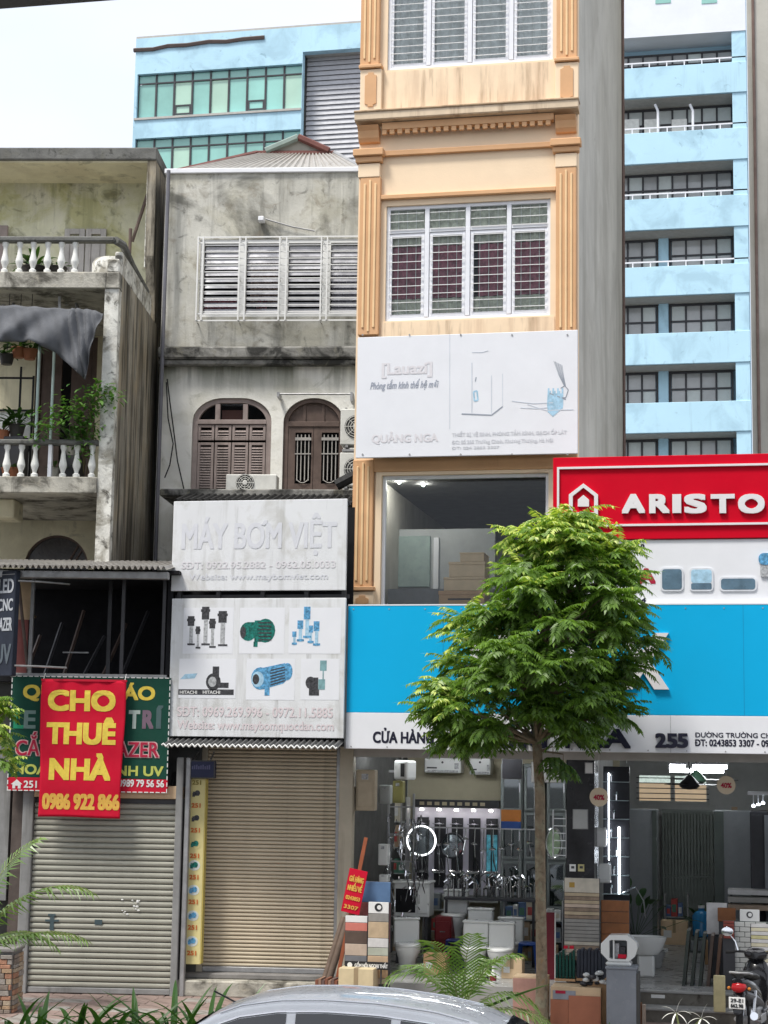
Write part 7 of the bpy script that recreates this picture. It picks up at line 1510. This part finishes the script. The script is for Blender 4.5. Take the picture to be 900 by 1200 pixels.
# ------------------------------------------------------------------ street tree with feathered leaves
def set_light_tone(me, vals):
    at = me.attributes.new('light_tone', 'FLOAT', 'POINT'); at.data.foreach_set('value', vals)
def compound(mb_, light_tones, base, d, L_, n, lw_, ll, light_tone, R_, droop=.5):
    """A feathered leaf: a thin midrib with drooping paired leaflets."""
    d = Vector(d).normalized(); p = Vector(base); s = d.cross(Vector((0, 0, 1))); s = s.normalized() if s.length > .05 else Vector((1, 0, 0)); st = L_ / n
    for k in range(n):
        t = (k + 1) / n; d = (d + Vector((0, 0, -droop / n * (.4 + 1.2 * t)))).normalized(); p = p + d * st
        if k == 0: continue
        l = ll * (1 - .35 * abs(t - .45) * 1.6) * R_.uniform(.85, 1.1); up = s.cross(d).normalized()
        for sg in (-1, 1):
            q = (s * sg * .82 + d * .45 - Vector((0, 0, R_.uniform(.15, .5)))).normalized(); wv = q.cross(up).normalized() * lw_ * R_.uniform(.85, 1.1); wv = wv + up * R_.uniform(-.3, .3) * lw_
            i0 = len(mb_.v); tip = p + q * l - Vector((0, 0, l * .15)); m1 = p + q * l * .42 + up * .008
            mb_.v += [tuple(p), tuple(m1 + wv), tuple(tip), tuple(m1 - wv)]; mb_.f += [(i0, i0 + 3, i0 + 2, i0 + 1)]; light_tones += [light_tone] * 4
    q = d; i0 = len(mb_.v); w_ = s * lw_; mb_.v += [tuple(p), tuple(p + q * ll * .45 + w_), tuple(p + q * ll), tuple(p + q * ll * .45 - w_)]; mb_.f += [(i0, i0 + 3, i0 + 2, i0 + 1)]; light_tones += [light_tone] * 4
m_bark = mat('lichen mottled bark', (.22, .17, .115), .9, var=.3, vs=9, bump=.6, bs=30, blot=[('#8d8a75', .5, 6, .75), ('#4a4234', .55, 12, .7), ('#a06a22', .6, 2.5, .7)])
m_tleaf = leafmat('feather leaf', '#24441b', '#76993c', '#d4de80', rough=.4, tl=.38)
TD = 23.2
def tp3(x, y, dz=0.):                                # a point of the tree: pixel column and row at the tree's distance, dz metres nearer(-)/farther(+)
    return CAM + ray(x, y) * (TD + dz)
tbase = ground_at(634, 1190); tbase = CAM + ray(634, 1190) * TD; tbase.z = 0
tr = thing('street_tree', 'slender street tree with dense feathery green crown before the blue sign', 'tree', tbase)
def L3(p): return p - tbase
tp_pts = [(634, 1215), (635, 1150), (634, 1080), (633, 1000), (633, 930), (629, 870), (632, 820), (640, 760), (648, 700), (655, 650)]
pts = [L3(tp3(x, y)) for x, y in tp_pts]; pts[0].z = -.02
T('trunk', tr, m_bark, pts, [.095, .075, .07, .068, .066, .062, .052, .04, .028, .014], 14)
RT = random.Random(42); lm = MB(); light_tones = []
prof_l = [(608, 655, 672), (622, 615, 712), (640, 598, 740), (665, 583, 752), (690, 570, 757), (715, 540, 758), (740, 512, 762), (765, 500, 768), (790, 494, 766), (815, 490, 752), (840, 494, 735), (858, 510, 705), (875, 540, 680)]
def span(y):
    for (a, b) in zip(prof_l[:-1], prof_l[1:]):
        if a[0] <= y <= b[0]:
            f = (y - a[0]) / (b[0] - a[0]); return a[1] + (b[1] - a[1]) * f, a[2] + (b[2] - a[2]) * f
    return 560, 680
clumps = []
tries = 0
while len(clumps) < 108 and tries < 4000:
    tries += 1; y = RT.uniform(612, 868); x0, x1 = span(y); xc = (x0 + x1) / 2; rx = (x1 - x0) / 2 / 90.; a = RT.uniform(0, 2 * pi); rr2 = RT.uniform(.2, 1) ** .6
    px = xc + (x1 - x0) / 2 * cos(a) * rr2 * RT.uniform(.78, .98); dz = rx * sin(a) * rr2 * .95
    c = L3(tp3(px, y, dz))
    if any((px - gx) ** 2 + (y - gy) ** 2 < gr * gr for gx, gy, gr in ((640, 738, 17), (596, 818, 18), (573, 838, 14), (655, 800, 12), (520, 725, 16))): continue
    if all((c - q[0]).length > .205 for q in clumps): clumps.append((c, px, y, dz))
trunk_line = pts[5:]
ccen = L3(tp3(630, 765))
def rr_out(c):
    q = c - ccen; return min(1., (q.length / 1.5)) * (.5 - .5 * q.dot(_R0) / (q.length + .01)) * (1 if q.z > -.6 else .3)  # leans the painted sunlit tone outward and to the left
for (c, px, y, dz) in clumps:
    tgt = c - Vector((0, 0, .35)); best = min(trunk_line, key=lambda q: (q - tgt).length + (2 if q.z > c.z - .1 else 0)); mid = (best + c) / 2 + Vector((0, 0, .05))
    T('branch', tr, m_bark, [best, mid, c], [.026, .017, .008], 6)
    out = (c - Vector((pts[6].x, pts[6].y, c.z))); out = out.normalized() if out.length > .1 else Vector((0, -1, 0)); nl_ = RT.randint(22, 27)
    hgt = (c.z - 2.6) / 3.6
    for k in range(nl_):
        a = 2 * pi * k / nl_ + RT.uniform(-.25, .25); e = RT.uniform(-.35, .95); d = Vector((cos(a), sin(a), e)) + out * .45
        light_tone = min(1, max(0, .02 + .52 * hgt + .32 * max(0, e) + .22 * max(0., rr_out(c)) + (.35 if (px - 634 < -70 or y < 650) and RT.random() < .5 else 0) + RT.uniform(-.1, .1)))  # sunlit top and left side, shaded bottom painted into the leaf tone
        compound(lm, light_tones, c + Vector([RT.gauss(0, .05) for _ in range(3)]), d, RT.uniform(.28, .46), 12, .0175, .125, light_tone * .75, RT, RT.uniform(.5, 1.1))
me = lm.mesh('crown', m_tleaf); set_light_tone(me, light_tones); obj('crown', me, tr)
# low twig below the crown
for k, (x, y) in enumerate(((660, 893), (648, 884))):
    c = L3(tp3(x, y, -.1)); T('branch', tr, m_bark, [L3(tp3(633, 880)), c + Vector((0, 0, .1)), c], [.015, .01, .006], 5); lm2 = MB(); light_tones2 = []
    for q in range(9): compound(lm2, light_tones2, c, (cos(q), sin(q), -.4), .28, 7, .02, .11, .1, RT, .9)
    me = lm2.mesh('leaf_spray', m_tleaf); set_light_tone(me, light_tones2); obj('leaf_spray', me, tr)

# neighbour tree reaching in at the left edge
nb_ = CAM + ray(-75, 1100) * 24.0; nb_.z = 0
t2_ = thing('street_tree', 'bright leafy branches reaching in at the left edge over the green sign', 'tree', nb_)
T('trunk', t2_, m_bark, [(0, 0, -.02), (0, 0, 2.), (.05, 0, 3.4), (.1, 0, 5)], [.1, .085, .075, .03], 12); lm = MB(); light_tones = []
for (x, y) in ((-6, 822), (4, 835), (-8, 850), (2, 862), (-4, 882), (5, 893), (-20, 810), (-25, 850), (-30, 890), (-45, 800), (-55, 840), (-60, 880), (-90, 820), (-100, 870), (-70, 780)):
    c = CAM + ray(x, y) * (24.0 + RT.uniform(-.5, .5)) - nb_; T('branch', t2_, m_bark, [(.03, 0, 2.8), c * .5 + Vector((0, 0, 1.5)), c], [.03, .018, .008], 6)
    for k in range(14): a = RT.uniform(0, 6.28); compound(lm, light_tones, c, (cos(a), sin(a), RT.uniform(-.2, .8)), RT.uniform(.2, .3), 7, .022, .115, RT.uniform(.45, .8), RT, .8)
me = lm.mesh('crown', m_tleaf); set_light_tone(me, light_tones); obj('crown', me, t2_)

# ------------------------------------------------------------------ palms
m_palm = leafmat('palm leaflet', '#33552a', '#7c9a4e', '#b0bf74', rough=.35, tl=.3); m_stem = mat('palm stalk', (.22, .26, .10), .6, var=.2)
m_ptrunk = mat('palm trunk', (.30, .27, .20), .85, var=.3, vs=8, bump=.5, bs=20)
def frond(parent, base, d, L_, droop, n, ll, seed, lift=.35, wl=.021):
    R_ = random.Random(seed); d = Vector(d).normalized(); p = Vector(base); st = L_ / n; mb_ = MB(); light_tones_ = []; pts = [p.copy()]
    for k in range(n):
        t = (k + 1) / n; d = (d + Vector((0, 0, -droop / n * (.3 + 1.4 * t)))).normalized(); p = p + d * st; pts.append(p.copy())
        if t < .18: continue
        s = d.cross(Vector((0, 0, 1))).normalized(); up = s.cross(d).normalized(); l = ll * (sin(pi * (.15 + .8 * t)) ** .6)
        for sg in (-1, 1):
            q = (s * sg + d * .75 + up * lift * R_.uniform(.6, 1.2)).normalized(); w_ = d * wl; i0 = len(mb_.v); a1 = p + q * l * .5 - Vector((0, 0, .02)); a2 = p + q * l - Vector((0, 0, l * R_.uniform(.2, .55)))
            mb_.v += [tuple(p - w_ * .6), tuple(p + w_ * .6), tuple(a1 + w_), tuple(a1 - w_), tuple(a2)]; mb_.f += [(i0, i0 + 1, i0 + 2, i0 + 3), (i0 + 3, i0 + 2, i0 + 4)]; light_tones_ += [.2 + .4 * R_.random() * 0 + .3 * t] * 5
    me = mb_.mesh('frond', m_palm); set_light_tone(me, light_tones_); o = obj('frond', me, parent); T('rib', o, m_stem, pts, [.014 * (1 - .85 * k / n) for k in range(n + 1)], 5)
    return o
pc = CAM + ray(540, 1175) * 20.9; pc.z = 0
pm_ = thing('palm', 'low feathery palm with arching fronds behind the silver car', 'palm', pc)
MB().lathe([(.07, 0), (.08, .1), (.05, .5), (.03, .6)], (0, 0, -.01), 10).build('trunk', m_ptrunk, pm_, smooth=True)
k = _R0; fwd = Vector((-sin(YAW), cos(YAW), 0))
for i, (sx, sy, e, L_, dr, ll) in enumerate(((-.75, -.1, 1.3, 1.05, 1.7, .34), (-.35, -.4, 1.9, 1.1, 1.5, .34), (.1, -.3, 2.0, 1.0, 1.4, .32), (.55, -.25, 1.6, 1.05, 1.5, .34), (-1, -.35, .75, .95, 1.3, .32), (.95, -.1, .9, .95, 1.5, .32), (-.6, .5, 1.4, 1.0, 1.5, .3), (.4, .6, 1.5, 1.0, 1.5, .3), (1., -.5, .42, 1.05, .75, .3), (-.8, -.7, .5, .9, 1.1, .3), (.3, -.9, .8, .8, 1.5, .28))):
    frond(pm_, (0, 0, .42), k * sx + fwd * sy + Vector((0, 0, e)), L_ * 1.05, dr * 1.1, 26, ll * 1.35, 100 + i, .15, .0125)
# spear leaf leaning to the right
mb_ = MB(); leaf_blade(mb_, (0, 0, .4), k * .9 - fwd * .2 + Vector((0, 0, .42)), 1.15, .05, .05, 8, .6); mb_.build('young_leaf', m_palm, pm_, smooth=True)
pl_ = CAM + ray(-48, 1150) * 21.6; pl_.z = 0
pp = thing('palm', 'tall palm at the left edge with fronds arching over the olive shutter', 'palm', pl_)
T('trunk', pp, m_ptrunk, [(0, 0, -.02), (.02, 0, .6), (.0, 0, .95)], [.12, .1, .08], 12)
for i, (sx, sy, e, L_, dr, ll) in enumerate(((.9, -.1, 1.35, 1.75, 1.5, .42), (1, -.2, .62, 1.5, .9, .36), (.5, .3, 1.8, 1.6, 1.3, .4), (-.8, -.2, 1.2, 1.6, 1.5, .4), (-.3, -.5, 1.8, 1.5, 1.5, .4), (1., .3, .95, 1.15, 1.6, .36))):
    frond(pp, (0, 0, .88), k * sx + fwd * sy + Vector((0, 0, e)), L_ * 1.12, dr, 34, ll * 1.25, 200 + i, .05, .014)

# ------------------------------------------------------------------ strap leaved lilies along the kerb
m_lily = leafmat('lily leaf', '#2c5420', '#6f9640', '#9ab85a', rough=.35, tl=.25)
def lily(label, x, D, n, L_, seed, flower=False, base=0.0, W_=.034, up0=1.4):
    R_ = random.Random(seed); b = CAM + ray(x, 1150) * D; b.z = base; t = thing('lily_plant', label, 'plant', b, 0, 'lilies along the kerb')
    for i in range(n):
        a = R_.uniform(0, 2 * pi); mb_ = MB(); leaf_blade(mb_, (cos(a) * .05, sin(a) * .05, -.01), (cos(a), sin(a), R_.uniform(up0 * .6, up0 * 2)), L_ * R_.uniform(.65, 1.1), W_ * R_.uniform(.8, 1.2), R_.uniform(.3, 1.3), 9, .5); mb_.build('leaf', m_lily, t, smooth=True)
    if flower:
        for s_, q in ((0, (-.08, -.05, 0)), (1, (.22, -.05, -.05))):
            T('flower_stalk', t, m_stem, [(0, 0, 0), (q[0] * .5, q[1], .25), (q[0], q[1], .42 + q[2])], .012, 6); fl = MB()
            for j in range(6): a = j * pi / 3 + .3; leaf_blade(fl, (q[0], q[1], .42 + q[2]), (cos(a), .3 * sin(a) - .3, .7 * sin(a) + .4), .2, .012, .8, 6, .3)
            fl.build('flower', mat('white lily petal', (.75, .75, .68), .5), t, smooth=True)
    return t
for i, (x, D, n, L_, lb) in enumerate(((14, 20.4, 17, 1.0, 'upright strap leaved lily at the left edge of the kerb bed'), (48, 20.1, 18, .95, 'strap leaved lily under the palm fronds'), (92, 20.6, 19, .95, 'strap leaved lily with leaves arching before the olive shutter'), (130, 20.3, 18, .95, 'strap leaved lily in the middle of the olive shutter'), (162, 20.5, 14, .85, 'smaller strap leaved lily at the end of the olive shutter'), (205, 20.4, 18, 1.05, 'tall strap leaved lily before the pier between the shutters'), (243, 20.7, 16, .95, 'strap leaved lily nearest the rear of the silver car'), (270, 21.0, 8, .8, 'last strap leaved lily half hidden by the silver car'))):
    lily(lb, x, D, n, L_, 300 + i)
lily('white flowering spider lily before the shop steps', 800, 21.6, 7, .45, 340, True, .0, .02, .9)
lily('small green tuft growing at the foot of the marble plinth', 716, 22.6, 9, .2, 341, False, .0, .012); lily('low green tuft between plinth and white lily', 783, 22.0, 6, .25, 342, False, .0, .014)
# fallen leaves
for i, (x, y, lb) in enumerate(((712, 1197, 'reddish dry leaf lying on the pavement before the plinth'), (720, 1195, 'brown dry leaf beside the reddish one'), (655, 1197, 'dry leaf on the pavement below the terracotta tiles'))):
    p_ = ground_at(x, y, .015); mb_ = MB(); leaf_blade(mb_, (0, 0, .004), (1, .3 * i, .1), .16, .035, .1, 4, .4); o = mb_.build('fallen_leaf', mat('dry leaf', (.26, .08, .05), .7, var=.3), None, p_, (0, 0, i * 1.3), smooth=True); tag(o, lb, 'leaf', 'fallen leaves')

# ------------------------------------------------------------------ stone clad pillar at the left edge
pb = CAM + ray(2, 1150) * 23.6; pb.z = 0; spz = thing('stone_pillar', 'low pillar clad with stacked ochre and grey stones at the left edge', 'pillar', pb, FLS.yaw); hgt = .80
B('core', spz, m_conc, (-.33, .14, 0, .5, 0, hgt)); B('cap', spz, m_conc, (-.36, .17, -.06, .52, hgt + .001, hgt + .05), bevel=.01); cols_ = [mat('stone %d' % i, c, .85, var=.25, vs=9, bump=.4) for i, c in enumerate(((.36, .25, .16), (.30, .27, .24), (.42, .34, .25), (.22, .18, .15), (.38, .20, .13)))]
RS = random.Random(3); z_ = .01
while z_ < hgt - .05:
    hh = RS.uniform(.045, .075); x = -.33
    while x < .14 - .03:
        w_ = min(RS.uniform(.09, .2), .14 - x); B('stone', spz, RS.choice(cols_), (x + .004, x + w_ - .004, -.045 - RS.uniform(0, .015), -.001, z_ + .003, min(z_ + hh, hgt) - .003), bevel=.005); x += w_
    for y0 in (0, .25): B('stone', spz, RS.choice(cols_), (.141, .16 + RS.uniform(0, .015), y0 + .004, y0 + .246, z_ + .003, min(z_ + hh, hgt) - .003), bevel=.005)
    z_ += hh
# ------------------------------------------------------------------ silver saloon car at the kerb
m_silver = mat('silver car paint', (.84, .85, .86), .3, .0, var=.03, coat=.6, spec=.6); m_carg = mat('dark tinted car glass', (.012, .014, .016), .05, var=0, spec=.9); m_tyre = mat('tyre rubber', (.02, .02, .02), .85); m_rim = mat('alloy rim', (.45, .46, .48), .3, .8); m_ctrim = mat('bright car trim', (.72, .73, .75), .2, .7, var=0)
cb = CAM + ray(410, 1160) * 15.35
car = thing('silver_car', 'silver saloon car at the bottom of the view, only its roof showing', 'car', (cb.x, cb.y, -.15), radians(2.5))
H = cb.z + .15                                       # roof height above the road
def prof_at(x):                                      # roof line of the cabin, x along the car (front to the right)
    P = [(-1.75, .90), (-1.55, 1.02), (-1.30, 1.20), (-1.08, 1.345), (-.82, 1.435), (-.5, 1.485), (-.1, 1.50), (.35, 1.487), (.8, 1.44), (1.15, 1.37), (1.45, 1.24), (1.75, 1.08), (2.02, .93)]
    for a, b in zip(P[:-1], P[1:]):
        if a[0] <= x <= b[0]: return (a[1] + (b[1] - a[1]) * (x - a[0]) / (b[0] - a[0])) * H / 1.5
    return .9
rings = []
for i in range(33):                                  # cabin
    x = -1.75 + 3.77 * i / 32; zt = prof_at(x); f = max(0., min(1., (zt - .88) / .6)); wb, wt_ = .84, .84 - .27 * f; zb_ = .86
    pr_ = [(-wb, zb_), (-wt_ - .02, zt - .10 * f), (-wt_ + .02, zt - .05 * f), (-wt_ + .12, zt - .022 * f), (-wt_ * .45, zt - .004), (0, zt), (wt_ * .45, zt - .004), (wt_ - .12, zt - .022 * f), (wt_ - .02, zt - .05 * f), (wt_ + .02, zt - .10 * f), (wb, zb_)]
    rings.append([(x, y, z) for y, z in pr_])
MB().loft(rings, True, True).build('cabin', m_silver, car, smooth=True, fixn=True)
rings = []                                           # lower body
for (x, zt, wd, zb_) in ((-2.25, .62, .60, .40), (-2.2, .85, .74, .28), (-1.9, .95, .84, .22), (-1.2, .97, .88, .2), (0, .95, .89, .2), (1.2, .94, .89, .2), (1.8, .90, .86, .2), (2.25, .74, .78, .24), (2.4, .55, .62, .32)):
    rings.append([(x, -wd * .85, zb_), (x, -wd, zb_ + (zt - zb_) * .35), (x, -wd * .99, zb_ + (zt - zb_) * .75), (x, -wd * .9, zt - .02), (x, -wd * .5, zt + .02), (x, wd * .5, zt + .02), (x, wd * .9, zt - .02), (x, wd * .99, zb_ + (zt - zb_) * .75), (x, wd, zb_ + (zt - zb_) * .35), (x, wd * .85, zb_)])
MB().loft(rings).build('body', m_silver, car, smooth=True, fixn=True)
def side_y(x, z, s):                                 # outer surface of the cabin side
    zt = prof_at(x); f = max(0., min(1., (zt - .88) / .6)); wb, wt_ = .84, .84 - .27 * f; k = (z - .86) / max(.05, (zt - .10 * f - .86)); return s * (wb + (wt_ + .02 - wb) * min(1, max(0, k)) + .006)
for s in (-1, 1):
    for (xa, xb) in ((-1.22, -.42), (-.34, .46), (.54, 1.30)):
        mbw = MB()
        mbw.grid(lambda a, b: (lambda x: (x, side_y(x, .92 + (max(.05, prof_at(x) - .125 - .92)) * b, s), .92 + (max(.05, prof_at(x) - .125 - .92)) * b))(xa + (xb - xa) * a), 10, 5); mbw.build('side_window', m_carg, car, smooth=True, fixn=True)
    T('window_trim', car, m_ctrim, [(x, side_y(x, prof_at(x) - .11, s) + s * .004, prof_at(x) - .11) for x in [-1.25 + 2.6 * k / 24 for k in range(25)]], .009, 5)
    T('roof_seam', car, m_ctrim, [(x, s * (.84 - .27 * max(0., min(1., (prof_at(x) - .88) / .6)) - .045), prof_at(x) - .028) for x in [-1.0 + 2.1 * k / 24 for k in range(25)]], .008, 5)
    B('door_handle', car, m_ctrim, (-.6, -.42, s * .885, s * .9, .86, .885)); B('door_handle', car, m_ctrim, (.3, .48, s * .885, s * .9, .86, .885))
    MB().lathe([(.05, -.1), (.1, -.04), (.1, .04), (.05, .1)], (1.22, s * 1.0, 1.0), 12, 'y').build('wing_mirror', m_silver, car, smooth=True)
for (xa, xb, nm) in ((-1.72, -1.14, 'rear_window'), (1.36, 1.98, 'windscreen')):
    MB().grid(lambda a, b: (lambda x: (x, (-.52 + 1.04 * b), prof_at(x) + .004))(xa + (xb - xa) * a), 8, 4).build(nm, m_carg, car, smooth=True, fixn=True)
for x in (-1.42, 1.45):
    for s in (-1, 1):
        w_ = MB().lathe([(.2, -.1), (.31, -.1), (.32, -.06), (.32, .06), (.31, .1), (.2, .1)], (x, s * .80, .32), 24, 'y').build('wheel', m_tyre, car, smooth=True); MB().lathe([(.2, 0), (.19, .02), (.05, .03)], (x, s * .9 if s < 0 else s * .90, .32), 20, 'y').build('rim', m_rim, w_)
for s in (-1, 1): B('headlight', car, m_ctrim, (2.2, 2.32, s * .45 - .14, s * .45 + .14, .6, .72), bevel=.02); B('tail_light', car, mat('tail lamp red', (.3, .01, .01), .2), (-2.24, -2.14, s * .5 - .15, s * .5 + .15, .7, .84), bevel=.02)
T('aerial', car, m_black, [(-1.0, 0, prof_at(-1.0) - .01), (-1.2, 0, prof_at(-1.0) + .08)], .008, 5)

# ------------------------------------------------------------------ parked motorbike, seen from behind
m_mb = mat('black gloss fairing', (.012, .012, .014), .22, var=.1, coat=.4); m_mg = mat('grey bike plastic', (.10, .10, .105), .4, var=.15); m_seat = mat('black vinyl seat', (.018, .018, .018), .5, bump=.2); m_redl = mat('red tail lens', (.32, .012, .015), .15, var=.1)
mp = CAM + ray(880, 1170) * 22.6; mp.z = 0
mo = thing('motorbike', 'black step through motorbike parked with its tail light and plate towards the street', 'motorbike', mp, radians(80))
# local x forward
def wheel(x, r_, w_):
    t = MB().tube([(x + r_ * cos(a), 0, r_ + .045 + r_ * sin(a)) for a in [2 * pi * k / 28 for k in range(29)]], .045, 8, False).build('wheel', m_tyre, mo, smooth=True); rim = MB().tube([(x + r_ * .83 * cos(a), 0, r_ + .045 + r_ * .83 * sin(a)) for a in [2 * pi * k / 28 for k in range(29)]], .016, 6, False)
    for k in range(5): a = k * 1.2566; rim.tube([(x, 0, r_ + .045), (x + r_ * .83 * cos(a), 0, r_ + .045 + r_ * .83 * sin(a))], .014, 5)
    rim.build('rim', m_rim, t); MB().lathe([(.05, -.05), (.05, .05)], (x, 0, r_ + .045), 12, 'y').build('hub', m_metal, t)
wheel(-.55, .235, .05); wheel(.66, .235, .05)
def body(name, m_, secs, **k):
    return MB().loft([[(x, w_ * cos(a), zc_ + h_ * sin(a)) for a in [2 * pi * q / 14 for q in range(14)]] for (x, zc_, w_, h_) in secs]).build(name, m_, mo, smooth=True, fixn=True, **k)
body('seat', m_seat, ((-.72, .83, .06, .025), (-.66, .835, .12, .045), (-.3, .80, .135, .05), (.0, .745, .12, .05), (.14, .74, .07, .04)))
body('tail_fairing', m_mb, ((-.82, .76, .05, .04), (-.74, .745, .11, .075), (-.4, .66, .14, .11), (-.1, .56, .15, .14), (.1, .45, .13, .12)))
body('side_cover', m_mg, ((-.7, .62, .09, .05), (-.3, .52, .165, .07), (.05, .42, .16, .06), (.25, .36, .12, .05)))
body('tail_light', m_redl, ((-.85, .69, .06, .035), (-.835, .69, .085, .055), (-.78, .70, .095, .065)))
for s in (-1, 1): body_ = MB().lathe([(.008, -.02), (.022, 0), (.008, .03)], (-.78, s * .125, .68), 10, 'x').build('indicator', mat('amber lens', (.45, .16, .03), .3), mo, smooth=True)
body('rear_mudguard', m_mb, ((-.9, .40, .05, .02), (-.86, .48, .07, .04), (-.78, .60, .07, .05), (-.6, .64, .07, .05)))
plate = B('number_plate', mo, mat('white plate', (.68, .68, .66), .4), (-.925, -.918, -.1, .1, .45, .59), bevel=.003); 
for k, tx in enumerate(('29-E1', '662.98')):
    o = lettering(None, tx, m_ink, -.075, .075, .0, .042, 0, .06, .003); o.parent = plate; o.rotation_euler = (0, 0, -pi / 2); o.location = (-.926, 0, .53 - k * .062)
body('leg_shield', m_mb, ((.30, .55, .16, .26), (.36, .6, .2, .30), (.42, .66, .19, .30), (.47, .72, .12, .22))); body('steering_cowl', m_mb, ((.30, .98, .06, .05), (.36, .99, .15, .075), (.46, .97, .15, .09), (.56, .93, .07, .06)))
body('dashboard', m_mg, ((.30, 1.02, .05, .012), (.34, 1.03, .11, .02), (.42, 1.05, .11, .02), (.48, 1.05, .06, .012))); body('front_mudguard', m_mb, ((.45, .50, .05, .03), (.6, .57, .065, .04), (.75, .54, .06, .04), (.88, .42, .04, .02)))
for s in (-1, 1): T('fork', mo, m_metal, [(.44, s * .07, .85), (.66, s * .07, .28)], .022, 8); T('handlebar', mo, m_black, [(.38, 0, 1.0), (.36, s * .2, 1.02), (.28, s * .34, 1.01)], .016, 8); T('grip', mo, m_tyre, [(.305, s * .27, 1.013), (.265, s * .37, 1.008)], .021, 8)
for s in (-1, 1):
    mi = T('mirror_stalk', mo, m_chrome, [(.33, s * .22, 1.03), (.36, s * .26, 1.14), (.35, s * .33, 1.22)], .008, 6); MB().lathe([(.02, -.02), (.075, -.012), (.078, .006), (.07, .012)], (.35, s * .36, 1.26), 16, 'x', sx=1., sy=.75).build('mirror', m_chrome, mi, smooth=True)
T('exhaust', mo, m_chrome, [(.1, -.14, .2), (-.2, -.17, .25), (-.5, -.18, .3), (-.78, -.18, .36)], [.03, .04, .055, .05], 12); B('heat_shield', mo, m_metal, (-.65, -.3, -.245, -.235, .26, .36), bevel=.01)
B('engine', mo, m_metal, (-.15, .2, -.12, .12, .16, .4), bevel=.04, segs=2); B('floorboard', mo, m_mg, (.05, .34, -.16, .16, .3, .34), bevel=.01); T('side_stand', mo, m_metal, [(-.05, .12, .22), (-.1, .28, .0)], .014, 6); T('swing_arm', mo, m_metal, [(-.1, .09, .3), (-.55, .09, .28)], .025, 8); T('shock', mo, m_chrome, [(-.5, -.11, .32), (-.38, -.12, .62)], .028, 8); T('grab_rail', mo, m_metal, [(-.6, -.13, .84), (-.78, -.11, .87), (-.82, 0, .87), (-.78, .11, .87), (-.6, .13, .84)], .014, 8)
